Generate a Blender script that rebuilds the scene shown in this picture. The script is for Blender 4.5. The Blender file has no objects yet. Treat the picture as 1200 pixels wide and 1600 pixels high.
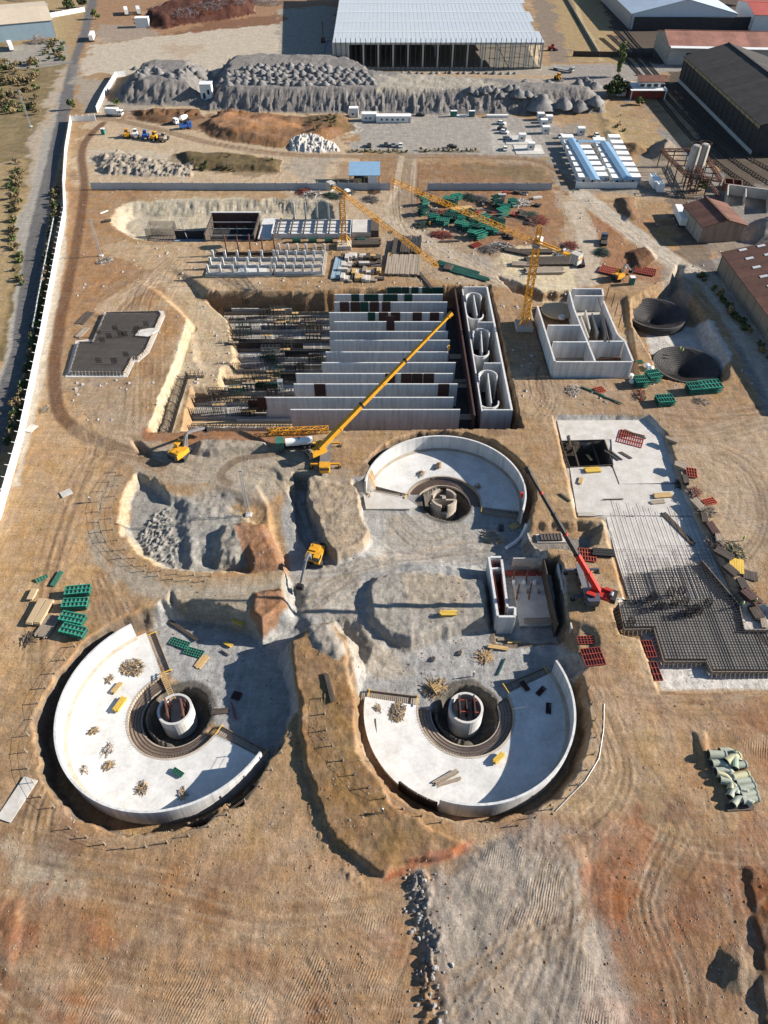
import bpy, bmesh, math, random
import numpy as np
from mathutils import Vector, Matrix, noise as mnoise
PI=math.pi; R_=math.radians
rnd=random.Random(7)
S=bpy.context.scene
col=S.collection
# ---------------------------------------------------------------- camera, sky, sun, exposure
CAM_H=120.0; FPX=1109.0; PITCH=R_(46)
cd=bpy.data.cameras.new('camera'); cam=bpy.data.objects.new('camera',cd); col.objects.link(cam)
cam.location=(0,0,CAM_H); cam.rotation_euler=(PI/2-PITCH,0,0)
cd.sensor_fit='VERTICAL'; cd.sensor_height=24; cd.lens=24*FPX/1600; cd.clip_start=1; cd.clip_end=6000
S.camera=cam
SUN_EL=R_(23.5); SUN_AZ=R_(7.5)     # the sun stands to the right (+x) and a little beyond (+y)
sdir=Vector((math.cos(SUN_EL)*math.cos(SUN_AZ),math.cos(SUN_EL)*math.sin(SUN_AZ),math.sin(SUN_EL)))
W=bpy.data.worlds.new('World'); S.world=W; W.use_nodes=True
nt=W.node_tree; bg=nt.nodes['Background']; sk=nt.nodes.new('ShaderNodeTexSky')
sk.sky_type='NISHITA'; sk.sun_disc=False; sk.sun_elevation=SUN_EL; sk.sun_rotation=PI/2-SUN_AZ
sk.altitude=800; sk.air_density=1.2; sk.dust_density=0.2; sk.ozone_density=3.0
nt.links.new(sk.outputs[0],bg.inputs[0]); bg.inputs[1].default_value=0.058
sl=bpy.data.lights.new('sun','SUN'); so=bpy.data.objects.new('sun',sl); col.objects.link(so)
sl.energy=5.0; sl.angle=R_(0.5); sl.color=(1.0,0.915,0.80)
so.rotation_euler=sdir.to_track_quat('Z','Y').to_euler()
S.view_settings.view_transform='Standard'; S.view_settings.look='None'
S.view_settings.exposure=1.22; S.view_settings.gamma=1.0; S.view_settings.use_curve_mapping=False
try:
    S.cycles.max_bounces=5; S.cycles.diffuse_bounces=3
except Exception: pass

# ---------------------------------------------------------------- helpers
def G(px,py,z=0.0):
    """survey point: where the sight line of a photo pixel meets the level z"""
    u=(px-600)/FPX; v=(py-800)/FPX
    d=(u,math.cos(PITCH)-v*math.sin(PITCH),-math.sin(PITCH)-v*math.cos(PITCH))
    t=(CAM_H-z)/-d[2]
    return Vector((d[0]*t,d[1]*t,z))
def lin(c): c/=255.0; return c/12.92 if c<=0.04045 else ((c+0.055)/1.055)**2.4
def C(r,g,b,k=0.62): return (lin(r)*k,lin(g)*k,lin(b)*k)

class M:
    """collects simple solids; build() links them as one mesh object"""
    def __init__(s): s.v=[]; s.f=[]
    def add(s,vs,fs):
        o=len(s.v); s.v+= [tuple(v) for v in vs]; s.f+= [tuple(i+o for i in f) for f in fs]; return s
    def box(s,cx,cy,z0,sx,sy,sz,rz=0.0):
        c,n=math.cos(rz),math.sin(rz); vs=[]
        for z in (z0,z0+sz):
            for a,b in ((-1,-1),(1,-1),(1,1),(-1,1)):
                x,y=a*sx/2,b*sy/2; vs.append((cx+x*c-y*n,cy+x*n+y*c,z))
        return s.add(vs,[(3,2,1,0),(4,5,6,7),(0,1,5,4),(1,2,6,5),(2,3,7,6),(3,0,4,7)])
    def beam(s,p,q,w,h=None,up=(0,0,1)):
        h=h or w; p=Vector(p); q=Vector(q); d=(q-p)
        if d.length<1e-6: return s
        d.normalize(); u=Vector(up)
        if abs(d.dot(u))>0.99: u=Vector((0,1,0))
        a=d.cross(u).normalized(); b=a.cross(d).normalized(); vs=[]
        for c in (p,q):
            for i,j in ((-1,-1),(1,-1),(1,1),(-1,1)): vs.append(c+a*(i*w/2)+b*(j*h/2))
        return s.add(vs,[(3,2,1,0),(4,5,6,7),(0,1,5,4),(1,2,6,5),(2,3,7,6),(3,0,4,7)])
    def tube(s,p,q,r,n=8,r2=None,cap=True):
        r2=r if r2 is None else r2; p=Vector(p); q=Vector(q); d=(q-p).normalized()
        u=Vector((0,0,1)) if abs(d.z)<0.9 else Vector((1,0,0))
        a=d.cross(u).normalized(); b=d.cross(a).normalized(); vs=[]
        for c,rr in ((p,r),(q,r2)):
            for i in range(n):
                t=2*PI*i/n; vs.append(c+a*(rr*math.cos(t))+b*(rr*math.sin(t)))
        fs=[(i,(i+1)%n,n+(i+1)%n,n+i) for i in range(n)]
        if cap: fs+=[tuple(range(n-1,-1,-1)),tuple(range(n,2*n))]
        return s.add(vs,fs)
    def prism(s,pts,z0,z1):
        n=len(pts); vs=[(p[0],p[1],z0) for p in pts]+[(p[0],p[1],z1) for p in pts]
        ar=sum(pts[i][0]*pts[(i+1)%n][1]-pts[(i+1)%n][0]*pts[i][1] for i in range(n))
        fs=[(i,(i+1)%n,n+(i+1)%n,n+i) for i in range(n)]+[tuple(range(n-1,-1,-1)),tuple(range(n,2*n))]
        if ar<0: fs=[tuple(reversed(f)) for f in fs]
        return s.add(vs,fs)
    def arc(s,cx,cy,prof,a0,a1,n,closed_prof=True):
        """sweep a closed (r,z) profile round a centre from a0 to a1"""
        m=len(prof); vs=[]; full=abs(a1-a0)>2*PI-1e-4; k=n if full else n+1
        for i in range(k):
            a=a0+(a1-a0)*i/n
            for r,z in prof: vs.append((cx+r*math.cos(a),cy+r*math.sin(a),z))
        fs=[]
        for i in range(n):
            j=(i+1)%k
            for e in range(m if closed_prof else m-1):
                g=(e+1)%m; fs.append((i*m+e,j*m+e,j*m+g,i*m+g))
        if not full and closed_prof: fs+=[tuple(range(m)),tuple(range((k-1)*m+m-1,(k-1)*m-1,-1))]
        return s.add(vs,fs)
    def pipe(s,pts,r,n=10):
        rs=r if isinstance(r,(list,tuple)) else [r]*len(pts)
        P=[Vector(p) for p in pts]; vs=[]; a=None
        for i,p in enumerate(P):
            d=(P[min(i+1,len(P)-1)]-P[max(i-1,0)]).normalized()
            if a is None:
                u=Vector((0,0,1)) if abs(d.z)<0.9 else Vector((1,0,0)); a=d.cross(u).normalized()
            a=(a-d*a.dot(d)).normalized(); b=d.cross(a)
            for k in range(n): t=2*PI*k/n; vs.append(p+a*(rs[i]*math.cos(t))+b*(rs[i]*math.sin(t)))
        fs=[(i*n+k,i*n+(k+1)%n,(i+1)*n+(k+1)%n,(i+1)*n+k) for i in range(len(P)-1) for k in range(n)]
        fs+=[tuple(range(n-1,-1,-1)),tuple(range((len(P)-1)*n,len(P)*n))]
        return s.add(vs,fs)
    def lattice(s,p,q,w,bay,chord,brace,tri=False,up=(0,0,1)):
        """lattice boom of square or triangular section"""
        p=Vector(p); q=Vector(q); d=(q-p); L=d.length; d.normalize(); u=Vector(up)
        if abs(d.dot(u))>0.99: u=Vector((0,1,0))
        a=d.cross(u).normalized(); b=a.cross(d).normalized()
        offs=[a*w/2-b*w/2,-a*w/2-b*w/2,b*w/2] if tri else [a*w/2+b*w/2,-a*w/2+b*w/2,-a*w/2-b*w/2,a*w/2-b*w/2]
        m=len(offs); n=max(2,int(round(L/bay)))
        for o in offs: s.beam(p+o,q+o,chord)
        for i in range(n):
            c0=p+d*(L*i/n); c1=p+d*(L*(i+1)/n)
            for k in range(m):
                o,o2=offs[k],offs[(k+1)%m]
                if (i+k)%2: s.beam(c0+o,c1+o2,brace)
                else: s.beam(c0+o2,c1+o,brace)
                s.beam(c1+o,c1+o2,brace)
        return s
    def mesh(s,name,mt=None,smooth=False):
        me=bpy.data.meshes.new(name); me.from_pydata(s.v,[],s.f)
        if mt: me.materials.append(mt)
        if smooth:
            for p in me.polygons: p.use_smooth=True
        me.update(); return me

def link(name,me,parent=None,loc=None,rz=None):
    o=bpy.data.objects.new(name,me); col.objects.link(o)
    if parent: o.parent=parent
    if loc is not None: o.location=loc
    if rz is not None: o.rotation_euler=(0,0,rz)
    return o
def part(name,m,mt,parent,loc=None,rz=None,smooth=False,kind=None,label=None):
    o=link(name,m.mesh(name,mt,smooth) if isinstance(m,M) else m,parent,loc,rz)
    if kind: o['kind']=kind
    if label: o['label']=label
    return o
def tag(o,label,cat,group=None,kind=None):
    if label: o['label']=label
    if cat: o['category']=cat
    if group: o['group']=group
    if kind: o['kind']=kind
    return o
def thing(name,label,cat,loc=(0,0,0),rz=0.0,group=None):
    o=link(name,None,None,loc,rz); o.empty_display_size=0.5
    return tag(o,label,cat,group)
def solo(name,m,mt,label,cat,loc=(0,0,0),rz=0.0,group=None,kind=None,smooth=False):
    o=link(name,m.mesh(name,mt,smooth) if isinstance(m,M) else m,None,loc,rz)
    return tag(o,label,cat,group,kind)
def copy_tree(o,parent=None):
    c=o.copy(); col.objects.link(c)
    if parent: c.parent=parent
    for ch in KIDS.get(o.name,None) or [k for k in o.children]: copy_tree(ch,c)
    return c
KIDS={}
def dup(root,loc,rz=0.0,label=None,scale=None):
    c=copy_tree(root); c.location=loc; c.rotation_euler=(0,0,rz)
    if label: c['label']=label
    if scale: c.scale=scale
    return c

# ---------------------------------------------------------------- materials
def mat(name,c,rough=0.8,var=0.15,sc=1.2,bump=0.0,metal=0.0,c2=None,sc2=None,spec=0.3,stretch=None,bsc=None):
    """procedural paint, concrete, timber...: two noise scales over a base colour, with bump"""
    m=bpy.data.materials.new(name); m.use_nodes=True; n=m.node_tree.nodes; l=m.node_tree.links
    b=n['Principled BSDF']; b.inputs['Roughness'].default_value=rough; b.inputs['Metallic'].default_value=metal
    b.inputs['Specular IOR Level'].default_value=spec
    tc=n.new('ShaderNodeTexCoord'); src=tc.outputs['Object']
    if stretch:
        mp=n.new('ShaderNodeMapping'); mp.inputs['Scale'].default_value=stretch; l.new(src,mp.inputs[0]); src=mp.outputs[0]
    def nz(scale,det=4):
        t=n.new('ShaderNodeTexNoise'); t.inputs['Scale'].default_value=scale; t.inputs['Detail'].default_value=det
        t.inputs['Roughness'].default_value=0.65; l.new(src,t.inputs['Vector']); return t.outputs['Fac']
    f1=nz(sc); f2=nz(sc*7.3)
    mx=n.new('ShaderNodeMath'); mx.operation='MULTIPLY_ADD'; l.new(f2,mx.inputs[0]); mx.inputs[1].default_value=0.5
    l.new(f1,mx.inputs[2])
    rp=n.new('ShaderNodeMapRange'); l.new(mx.outputs[0],rp.inputs[0]); rp.inputs[1].default_value=0.45; rp.inputs[2].default_value=1.05
    a=n.new('ShaderNodeMix'); a.data_type='RGBA'; l.new(rp.outputs[0],a.inputs[0])
    lo=tuple(x*(1-var) for x in c) if c2 is None else c2
    hi=tuple(min(0.9,x*(1+var)) for x in c)
    a.inputs[6].default_value=(*lo,1); a.inputs[7].default_value=(*hi,1)
    oi=n.new('ShaderNodeObjectInfo'); r2=n.new('ShaderNodeMapRange'); l.new(oi.outputs['Random'],r2.inputs[0])
    r2.inputs[3].default_value=1-var*0.5; r2.inputs[4].default_value=1+var*0.4
    h=n.new('ShaderNodeMix'); h.data_type='RGBA'; h.blend_type='MULTIPLY'; h.inputs[0].default_value=1
    l.new(a.outputs[2],h.inputs[6]); l.new(r2.outputs[0],h.inputs[7]); l.new(h.outputs[2],b.inputs['Base Color'])
    if bump:
        bp=n.new('ShaderNodeBump'); bp.inputs['Strength'].default_value=bump; bp.inputs['Distance'].default_value=0.1
        l.new(nz(bsc or sc*5,5),bp.inputs['Height']); l.new(bp.outputs[0],b.inputs['Normal'])
    return m
def cmat(name,c,px,pz,amt=0.16,stain=0.25,sc=0.25):
    """cast concrete: shutter joints every px metres along, pz metres up, lift marks and runs of staining"""
    m=mat(name,c,0.85,0.10,sc,0.25); n=m.node_tree.nodes; l=m.node_tree.links; b=n['Principled BSDF']
    base=b.inputs['Base Color'].links[0].from_socket
    tc=n.new('ShaderNodeTexCoord'); sp=n.new('ShaderNodeSeparateXYZ'); l.new(tc.outputs['Object'],sp.inputs[0])
    ge=n.new('ShaderNodeNewGeometry'); ns=n.new('ShaderNodeSeparateXYZ'); l.new(ge.outputs['Normal'],ns.inputs[0])
    ad=n.new('ShaderNodeMath'); ad.operation='ADD'; l.new(sp.outputs[0],ad.inputs[0]); l.new(sp.outputs[1],ad.inputs[1])
    def joint(src,per,w):
        d=n.new('ShaderNodeMath'); d.operation='PINGPONG'; l.new(src,d.inputs[0]); d.inputs[1].default_value=per/2
        r=n.new('ShaderNodeMath'); r.operation='LESS_THAN'; l.new(d.outputs[0],r.inputs[0]); r.inputs[1].default_value=w; return r.outputs[0]
    j1=joint(ad.outputs[0],px,0.05); j2=joint(sp.outputs[2],pz,0.05)
    mx=n.new('ShaderNodeMath'); mx.operation='MAXIMUM'; l.new(j1,mx.inputs[0]); l.new(j2,mx.inputs[1])
    av=n.new('ShaderNodeMath'); av.operation='ABSOLUTE'; l.new(ns.outputs[2],av.inputs[0])
    vt=n.new('ShaderNodeMath'); vt.operation='LESS_THAN'; l.new(av.outputs[0],vt.inputs[0]); vt.inputs[1].default_value=0.5
    mu=n.new('ShaderNodeMath'); mu.operation='MULTIPLY'; l.new(mx.outputs[0],mu.inputs[0]); l.new(vt.outputs[0],mu.inputs[1])
    # vertical runs
    mp=n.new('ShaderNodeMapping'); mp.inputs['Scale'].default_value=(1.3,1.3,0.12); l.new(tc.outputs['Object'],mp.inputs[0])
    t=n.new('ShaderNodeTexNoise'); t.inputs['Scale'].default_value=1.0; t.inputs['Detail'].default_value=5; l.new(mp.outputs[0],t.inputs[0])
    rr=n.new('ShaderNodeMapRange'); l.new(t.outputs['Fac'],rr.inputs[0]); rr.inputs[1].default_value=0.42; rr.inputs[2].default_value=0.7
    rr.inputs[3].default_value=0; rr.inputs[4].default_value=stain
    sm=n.new('ShaderNodeMath'); sm.operation='MULTIPLY_ADD'; l.new(mu.outputs[0],sm.inputs[0]); sm.inputs[1].default_value=amt; l.new(rr.outputs[0],sm.inputs[2])
    iv=n.new('ShaderNodeMath'); iv.operation='SUBTRACT'; iv.inputs[0].default_value=1; l.new(sm.outputs[0],iv.inputs[1])
    h=n.new('ShaderNodeMix'); h.data_type='RGBA'; h.blend_type='MULTIPLY'; h.inputs[0].default_value=1
    l.new(base,h.inputs[6]); l.new(iv.outputs[0],h.inputs[7]); l.new(h.outputs[2],b.inputs['Base Color'])
    return m
MT=dict(
 conc=cmat('cast_concrete',(0.54,0.54,0.535),2.4,3.6),
 conc_floor=mat('concrete_floor',(0.56,0.56,0.55),0.8,0.14,0.22,0.15,c2=(0.37,0.36,0.34)),
 conc_old=mat('weathered_concrete',(0.40,0.38,0.345),0.9,0.2,0.5,0.4),
 conc_dirty=mat('dusty_concrete',(0.36,0.31,0.25),0.9,0.3,0.4,0.4),
 blind=mat('blinding_concrete',(0.50,0.485,0.46),0.9,0.16,0.3,0.3,c2=(0.36,0.33,0.29)),
 rebar=mat('rebar',(0.045,0.038,0.036),0.7,0.4,2.0,metal=0.2),
 rebar_rust=mat('rusted_rebar',(0.10,0.055,0.035),0.8,0.4,2.0),
 steel=mat('grey_steel',(0.20,0.20,0.21),0.5,0.2,1.0,metal=0.4),
 galv=mat('galvanised_steel',(0.42,0.43,0.44),0.45,0.15,1.0,metal=0.5),
 dark=mat('dark_rubber',(0.02,0.02,0.021),0.8,0.3,2.0),
 black=mat('black_sheet',(0.035,0.034,0.036),0.7,0.4,0.6),
 glass=mat('dark_glass',(0.03,0.04,0.05),0.12,0.1,1.0,spec=0.6),
 yellow=mat('yellow_plant_paint',(0.62,0.30,0.012),0.45,0.15,1.5,c2=(0.40,0.20,0.03)),
 crane_yel=mat('tower_crane_yellow',(0.62,0.29,0.02),0.5,0.15,1.5),
 red=mat('red_crane_paint',(0.42,0.030,0.022),0.45,0.2,1.5),
 form_red=mat('red_formwork',(0.30,0.045,0.03),0.6,0.3,1.0,c2=(0.13,0.04,0.03)),
 form_red_lt=mat('faded_red_formwork',(0.46,0.10,0.06),0.6,0.25,1.0),
 form_dark=mat('oiled_formwork',(0.07,0.035,0.03),0.7,0.4,1.0),
 green=mat('green_formwork',(0.018,0.14,0.10),0.6,0.4,0.7,c2=(0.05,0.10,0.075)),
 green_lt=mat('pale_green_formwork',(0.03,0.30,0.20),0.55,0.25,1.0),
 green_dk=mat('dark_green_panel',(0.012,0.06,0.045),0.6,0.3,1.0),
 ply=mat('plywood',(0.42,0.31,0.19),0.8,0.2,1.0,stretch=(1,4,4)),
 timber=mat('sawn_timber',(0.46,0.31,0.14),0.8,0.25,1.0,stretch=(1,5,5)),
 timber_yel=mat('yellow_formwork_timber',(0.55,0.36,0.06),0.7,0.2,1.0),
 timber_grey=mat('weathered_timber',(0.27,0.22,0.17),0.85,0.35,1.0,stretch=(1,5,5)),
 timber_dk=mat('dark_timber',(0.07,0.055,0.045),0.85,0.4,1.0),
 white=mat('white_paint',(0.72,0.72,0.70),0.5,0.08,0.8),
 cabin=mat('cabin_cladding',(0.62,0.63,0.63),0.55,0.08,0.8),
 blueroof=mat('blue_roof_sheet',(0.20,0.33,0.47),0.45,0.12,0.5,metal=0.1),
 blue=mat('blue_paint',(0.03,0.10,0.34),0.45,0.2,1.0),
 bluegrey=mat('bluegrey_cladding',(0.22,0.30,0.36),0.6,0.1,0.3),
 tealt=mat('teal_plastic',(0.01,0.16,0.15),0.5,0.15,1.0),
 bark=mat('bark',(0.10,0.07,0.045),0.95,0.3,3.0,0.5),
 leaf=mat('leaves',(0.10,0.125,0.04),0.7,0.45,1.5),
 leaf_dk=mat('dark_leaves',(0.06,0.085,0.03),0.7,0.45,1.5),
 leaf_dry=mat('dry_leaves',(0.22,0.17,0.09),0.8,0.4,1.5),
 rust=mat('rusted_sheet',(0.15,0.068,0.045),0.8,0.3,0.25,c2=(0.085,0.04,0.03)),
 rust_lt=mat('rust_streaked_roof',(0.27,0.13,0.095),0.75,0.3,0.12,c2=(0.17,0.075,0.055)),
 darkroof=mat('weathered_dark_roof',(0.045,0.04,0.038),0.9,0.4,0.25),
 gravel=mat('grey_gravel',(0.165,0.16,0.158),0.95,0.4,0.9,1.0,bsc=1.6),
 soil=mat('brown_soil',(0.26,0.15,0.075),0.95,0.35,0.5,0.8),
 soil_red=mat('red_soil',(0.27,0.115,0.05),0.95,0.35,0.5,0.8),
 rock=mat('grey_rock',(0.30,0.285,0.27),0.95,0.3,0.7,0.8),
 rock_white=mat('white_rubble',(0.55,0.53,0.50),0.95,0.25,0.7,0.8),
 pvc=mat('pale_green_pipe',(0.31,0.33,0.27),0.6,0.15,1.0),
 matgrey=mat('mat_underlay',(0.15,0.145,0.14),0.9,0.3,0.4),
 cone=mat('coated_cone',(0.075,0.073,0.073),0.8,0.4,0.5),
 skin=mat('skin',(0.35,0.20,0.13),0.7,0.1,3),
 hivis=mat('hi_vis_yellow',(0.45,0.62,0.05),0.7,0.1,3),
 cloth=mat('work_clothes',(0.06,0.07,0.10),0.9,0.2,3),
)
# ---------------------------------------------------------------- terrain
def axis(segs):
    out=[segs[0][0]]
    for a,b,s0,s1 in segs:
        x=out[-1]
        while x<b:
            t=(x-a)/(b-a); x+=s0+(s1-s0)*max(0,min(1,t)); out.append(x)
    return np.array(out)
_xp=axis([(0,62,.27,.27),(62,78,.3,.36),(78,160,.36,.8),(160,320,.9,3),(320,700,4,40),(700,2600,60,300)])
GX=np.concatenate([-_xp[:0:-1],_xp])
GY=np.concatenate([[-900,-400,-150,-60,-20],axis([(5,75,.27,.27),(75,135,.3,.36),(135,260,.34,.75),(260,680,.8,2.6),(680,1000,4,30),(1000,3600,60,300)])])
X,Y=np.meshgrid(GX,GY); NY,NX=X.shape
def vnoise(x,y,sc,seed):
    r=np.random.RandomState(seed); T=r.rand(256,256).astype(np.float32)
    u=x/sc+seed*13.7; v=y/sc+seed*7.3; i=np.floor(u).astype(int); j=np.floor(v).astype(int)
    a=(u-i); b=(v-j); a=a*a*(3-2*a); b=b*b*(3-2*b); i0=i%256; i1=(i+1)%256; j0=j%256; j1=(j+1)%256
    return ((T[j0,i0]*(1-a)+T[j0,i1]*a)*(1-b)+(T[j1,i0]*(1-a)+T[j1,i1]*a)*b)*2-1
def fbm(x,y,sc,seed,o=4,g=0.5):
    s=0;a=1;t=0
    for k in range(o): s=s+a*vnoise(x,y,sc/2**k,seed+k); t+=a; a*=g
    return s/t
FAR=np.clip((Y-150)/350,0,1)
WX=fbm(X,Y,9,3,4)*1.0; WY=fbm(X,Y,9,31,4)*1.0
N1=fbm(X,Y,1.6,5,3); N3=fbm(X,Y,5,9,4); N12=fbm(X,Y,22,15,4); N40=fbm(X,Y,60,25,3)
Z=np.zeros_like(X); COL=np.zeros(X.shape+(3,),np.float32); RIP=np.zeros_like(X); ROUGHB=np.full_like(X,0.35)
# soil of the site: brown, tan and orange drifts
def cm(a,b,t): t=np.clip(t,0,1)[...,None]; return a*(1-t)+b*t
c_br=np.array(C(178,142,100)); c_tan=np.array(C(204,174,134)); c_or=np.array(C(182,130,78)); c_dk=np.array(C(130,98,74)); c_gr=np.array(C(168,158,146))
ss=lambda a,b,t: np.clip((t-a)/(b-a),0,1)**2*(3-2*np.clip((t-a)/(b-a),0,1))
COL[:]=c_br
COL[:]=cm(COL,c_tan,ss(-.15,.5,N12)*0.8); COL[:]=cm(COL,c_or,ss(.05,.6,fbm(X,Y,17,77,4))*0.6)
COL[:]=cm(COL,c_dk,ss(.2,.7,fbm(X,Y,7,91,4))*0.55); COL[:]=cm(COL,c_gr,ss(.25,.7,fbm(X,Y,26,51,4))*0.45)
def bbox(pts,m):
    xs=[p[0] for p in pts]; ys=[p[1] for p in pts]
    i0=max(0,np.searchsorted(GX,min(xs)-m)-1); i1=min(NX,np.searchsorted(GX,max(xs)+m)+1)
    j0=max(0,np.searchsorted(GY,min(ys)-m)-1); j1=min(NY,np.searchsorted(GY,max(ys)+m)+1)
    return slice(j0,j1),slice(i0,i1)
def seg_d(x,y,a,b):
    dx,dy=b[0]-a[0],b[1]-a[1]; L=dx*dx+dy*dy+1e-9
    t=np.clip(((x-a[0])*dx+(y-a[1])*dy)/L,0,1); return np.hypot(x-a[0]-t*dx,y-a[1]-t*dy),t
def pts_of(p,z=0): return [tuple(G(a,b,z)[:2]) for a,b in p]
def sdf(pts,m,warp):
    """signed distance (inside positive) of a polygon on the grid"""
    s=bbox(pts,m+2*warp); x=X[s]+WX[s]*warp; y=Y[s]+WY[s]*warp
    d=np.full(x.shape,1e9); ins=np.zeros(x.shape,bool); n=len(pts)
    for i in range(n):
        a,b=pts[i],pts[(i+1)%n]; d=np.minimum(d,seg_d(x,y,a,b)[0])
        c=((a[1]>y)!=(b[1]>y)); 
        with np.errstate(divide='ignore',invalid='ignore'): ins^=c&(x<(b[0]-a[0])*(y-a[1])/(b[1]-a[1]+1e-12)+a[0])
    return s,np.where(ins,d,-d)
def paint(p,c,soft=1.0,warp=1.0,al=1.0,brk=0.0,px=True,z=0,rip=None,rb=None):
    pts=pts_of(p,z) if px else p
    s,d=sdf(pts,soft*2+3+4*warp,warp)
    d=d+(N3[s]*1.6+N1[s]*.9+N12[s]*2.2)*min(warp,2)*(1+2.5*FAR[s])*.9
    t=ss(-soft/2,soft/2,d)*al
    if brk: t=t*np.clip(1-brk*ss(-.2,.5,N3[s]+.5*N1[s]),0,1)
    COL[s]=cm(COL[s],np.array(c),t)
    if rip is not None: RIP[s]=RIP[s]*(1-t)+rip*t
    if rb is not None: ROUGHB[s]=ROUGHB[s]*(1-t)+rb*t
def circle(cx,cy,r,n=40,a0=0,a1=2*PI): return [(cx+r*math.cos(a0+(a1-a0)*i/n),cy+r*math.sin(a0+(a1-a0)*i/n)) for i in range(n)]
def dig(p,depth,slope,warp=0.6,px=True,face=None,rough=0.25,z=0):
    """excavate: floor at -depth reached over a bank `slope` metres wide"""
    pts=pts_of(p,z) if px else p
    s,d=sdf(pts,1,warp); sl=slope*(1+.35*N12[s]+.25*N3[s])
    d=d+(.38*N1[s]+.45*N3[s])*min(1,warp*2)*np.clip(slope,.3,1.6); t=np.clip(d/sl,0,1); t=t+.06*N1[s]*np.sin(PI*t)*min(1,warp*3)
    zz=-depth*t+rough*N3[s]*np.where(d>0,1,0)*.5
    Z[s]=np.where(d>0,np.minimum(Z[s],zz),Z[s])
    if face is not None:
        k=ss(0.0,.15,d/sl)*ss(1.15,.85,d/sl)*.85; COL[s]=cm(COL[s],np.array(face),k)
def fill(p,h,slope,warp=0.8,px=True,c=None,lump=0.3,add=False,ls=None,rb=None,z=0):
    """heap or raised ground: top h above datum (or above what is there)"""
    pts=pts_of(p,z) if px else p
    s,d=sdf(pts,1,warp); d=d+(.35*N1[s]+.5*N3[s])*min(1,warp); t=np.clip(d/(slope*(1+.3*N3[s])),0,1); t=t*.6+.4*t*t*(3-2*t)
    n=(N3[s]*.7+N1[s]*.4) if ls is None else fbm(X[s],Y[s],ls,7,4)
    zz=t*(h+lump*n)
    Z[s]=np.where(d>0,(Z[s]+zz) if add else (Z[s]*(1-t)+(h+lump*n)*t),Z[s])
    if c is not None:
        k=ss(-.1,.5,d)*.95; COL[s]=cm(COL[s],np.array(c),k)
    if rb is not None: ROUGHB[s]=np.where(d>0,rb,ROUGHB[s])
def near_line(pts,m,warp):
    s=bbox(pts,m+1); x=X[s]+WX[s]*warp; y=Y[s]+WY[s]*warp; D=np.full(x.shape,1e9); SG=np.zeros(x.shape); TT=np.zeros(x.shape); acc=0
    for a,b in zip(pts[:-1],pts[1:]):
        d,t=seg_d(x,y,a,b); L=math.hypot(b[0]-a[0],b[1]-a[1]); cr=(b[0]-a[0])*(y-a[1])-(b[1]-a[1])*(x-a[0])
        u=d<D; D=np.where(u,d,D); SG=np.where(u,np.sign(cr),SG); TT=np.where(u,acc+t*L,TT); acc+=L
    return s,D,SG,TT,acc
def stroke(p,w,c,soft=.6,warp=.3,al=1.0,brk=0.0,z=0,px=True,rb=None,rip=None):
    s,D,_,_,_=near_line(pts_of(p,z) if px else p,w/2+soft,warp); t=ss(w/2+soft/2,w/2-soft/2,D)*al
    if brk: t=t*np.clip(1-brk*ss(-.2,.4,N3[s]+.6*N1[s]),0,1)
    COL[s]=cm(COL[s],np.array(c),t)
    if rb is not None: ROUGHB[s]=ROUGHB[s]*(1-t)+rb*t
    if rip is not None: RIP[s]=RIP[s]*(1-t)+rip*t
def ruts(p,w,per=.9,c=None,al=.5,depth=.08,warp=.3,z=0,smooth=3):
    """wheel tracks running along a line: parallel ruts, real grooves with turned soil"""
    pts=catmull(pts_of(p,z),smooth); s,D,SG,T,L=near_line(pts,w/2,warp)
    k=ss(w/2,w/2-.6,D); ph=D*SG*2*PI/per+2.5*fbm(T,D*SG,12,44,2)
    wv=np.cos(ph)*ss(-.5,.25,fbm(T/5,D*SG,2.2,63,3))
    Z[s]+=-depth*np.clip(wv,-.6,1)*k
    if c is not None: COL[s]=cm(COL[s],np.array(c),np.clip(wv,0,1)*k*al)
def tyres(p,passes,spread,seed,z=0,al=.5,depth=.06,c=None,gauge=1.15,wd=.3):
    """tyre tracks: pairs of pressed wheel lines, several passes wandering over one route"""
    q=np.random.RandomState(seed); base=catmull(pts_of(p,z),4)
    for k in range(passes):
        o=q.normal(0,spread); o2=o+q.normal(0,spread*.6); n=len(base); P=[]
        for i,a in enumerate(base):
            b=base[min(n-1,i+1)]; e=base[max(0,i-1)]; l=math.hypot(b[0]-e[0],b[1]-e[1])+1e-6; t=i/(n-1); off=o*(1-t)+o2*t+.5*math.sin(t*5+k); P.append((a[0]-(b[1]-e[1])/l*off,a[1]+(b[0]-e[0])/l*off))
        s,D,SG,T,L=near_line(P,gauge+1.2,.12); fade=ss(0,.12,T/L)*ss(1,.88,T/L)*ss(-.6,.1,fbm(T/4,T*0+k*7,3,55+seed,3))
        for sg in (-1,1):
            g=np.exp(-((D*SG-sg*gauge)/wd)**2)*fade; rim=np.exp(-((np.abs(D*SG-sg*gauge)-wd*1.7)/.2)**2)*fade
            Z[s]+=(-depth*g+depth*.5*rim)*.55
            cc=np.array(c if c is not None else C(128,100,74)) if q.rand()<.6 else np.array(C(206,180,148)); COL[s]=cm(COL[s],cc,g*al*.62)
def catmull(P,n):
    if len(P)<3 or n<2: return P
    Q=[P[0]]+list(P)+[P[-1]]; o=[]
    for i in range(1,len(Q)-2):
        for k in range(n):
            t=k/n; f=lambda a: .5*((2*Q[i][a])+(-Q[i-1][a]+Q[i+1][a])*t+(2*Q[i-1][a]-5*Q[i][a]+4*Q[i+1][a]-Q[i+2][a])*t*t+(-Q[i-1][a]+3*Q[i][a]-3*Q[i+1][a]+Q[i+2][a])*t**3)
            o.append((f(0),f(1)))
    return o+[P[-1]]
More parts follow.
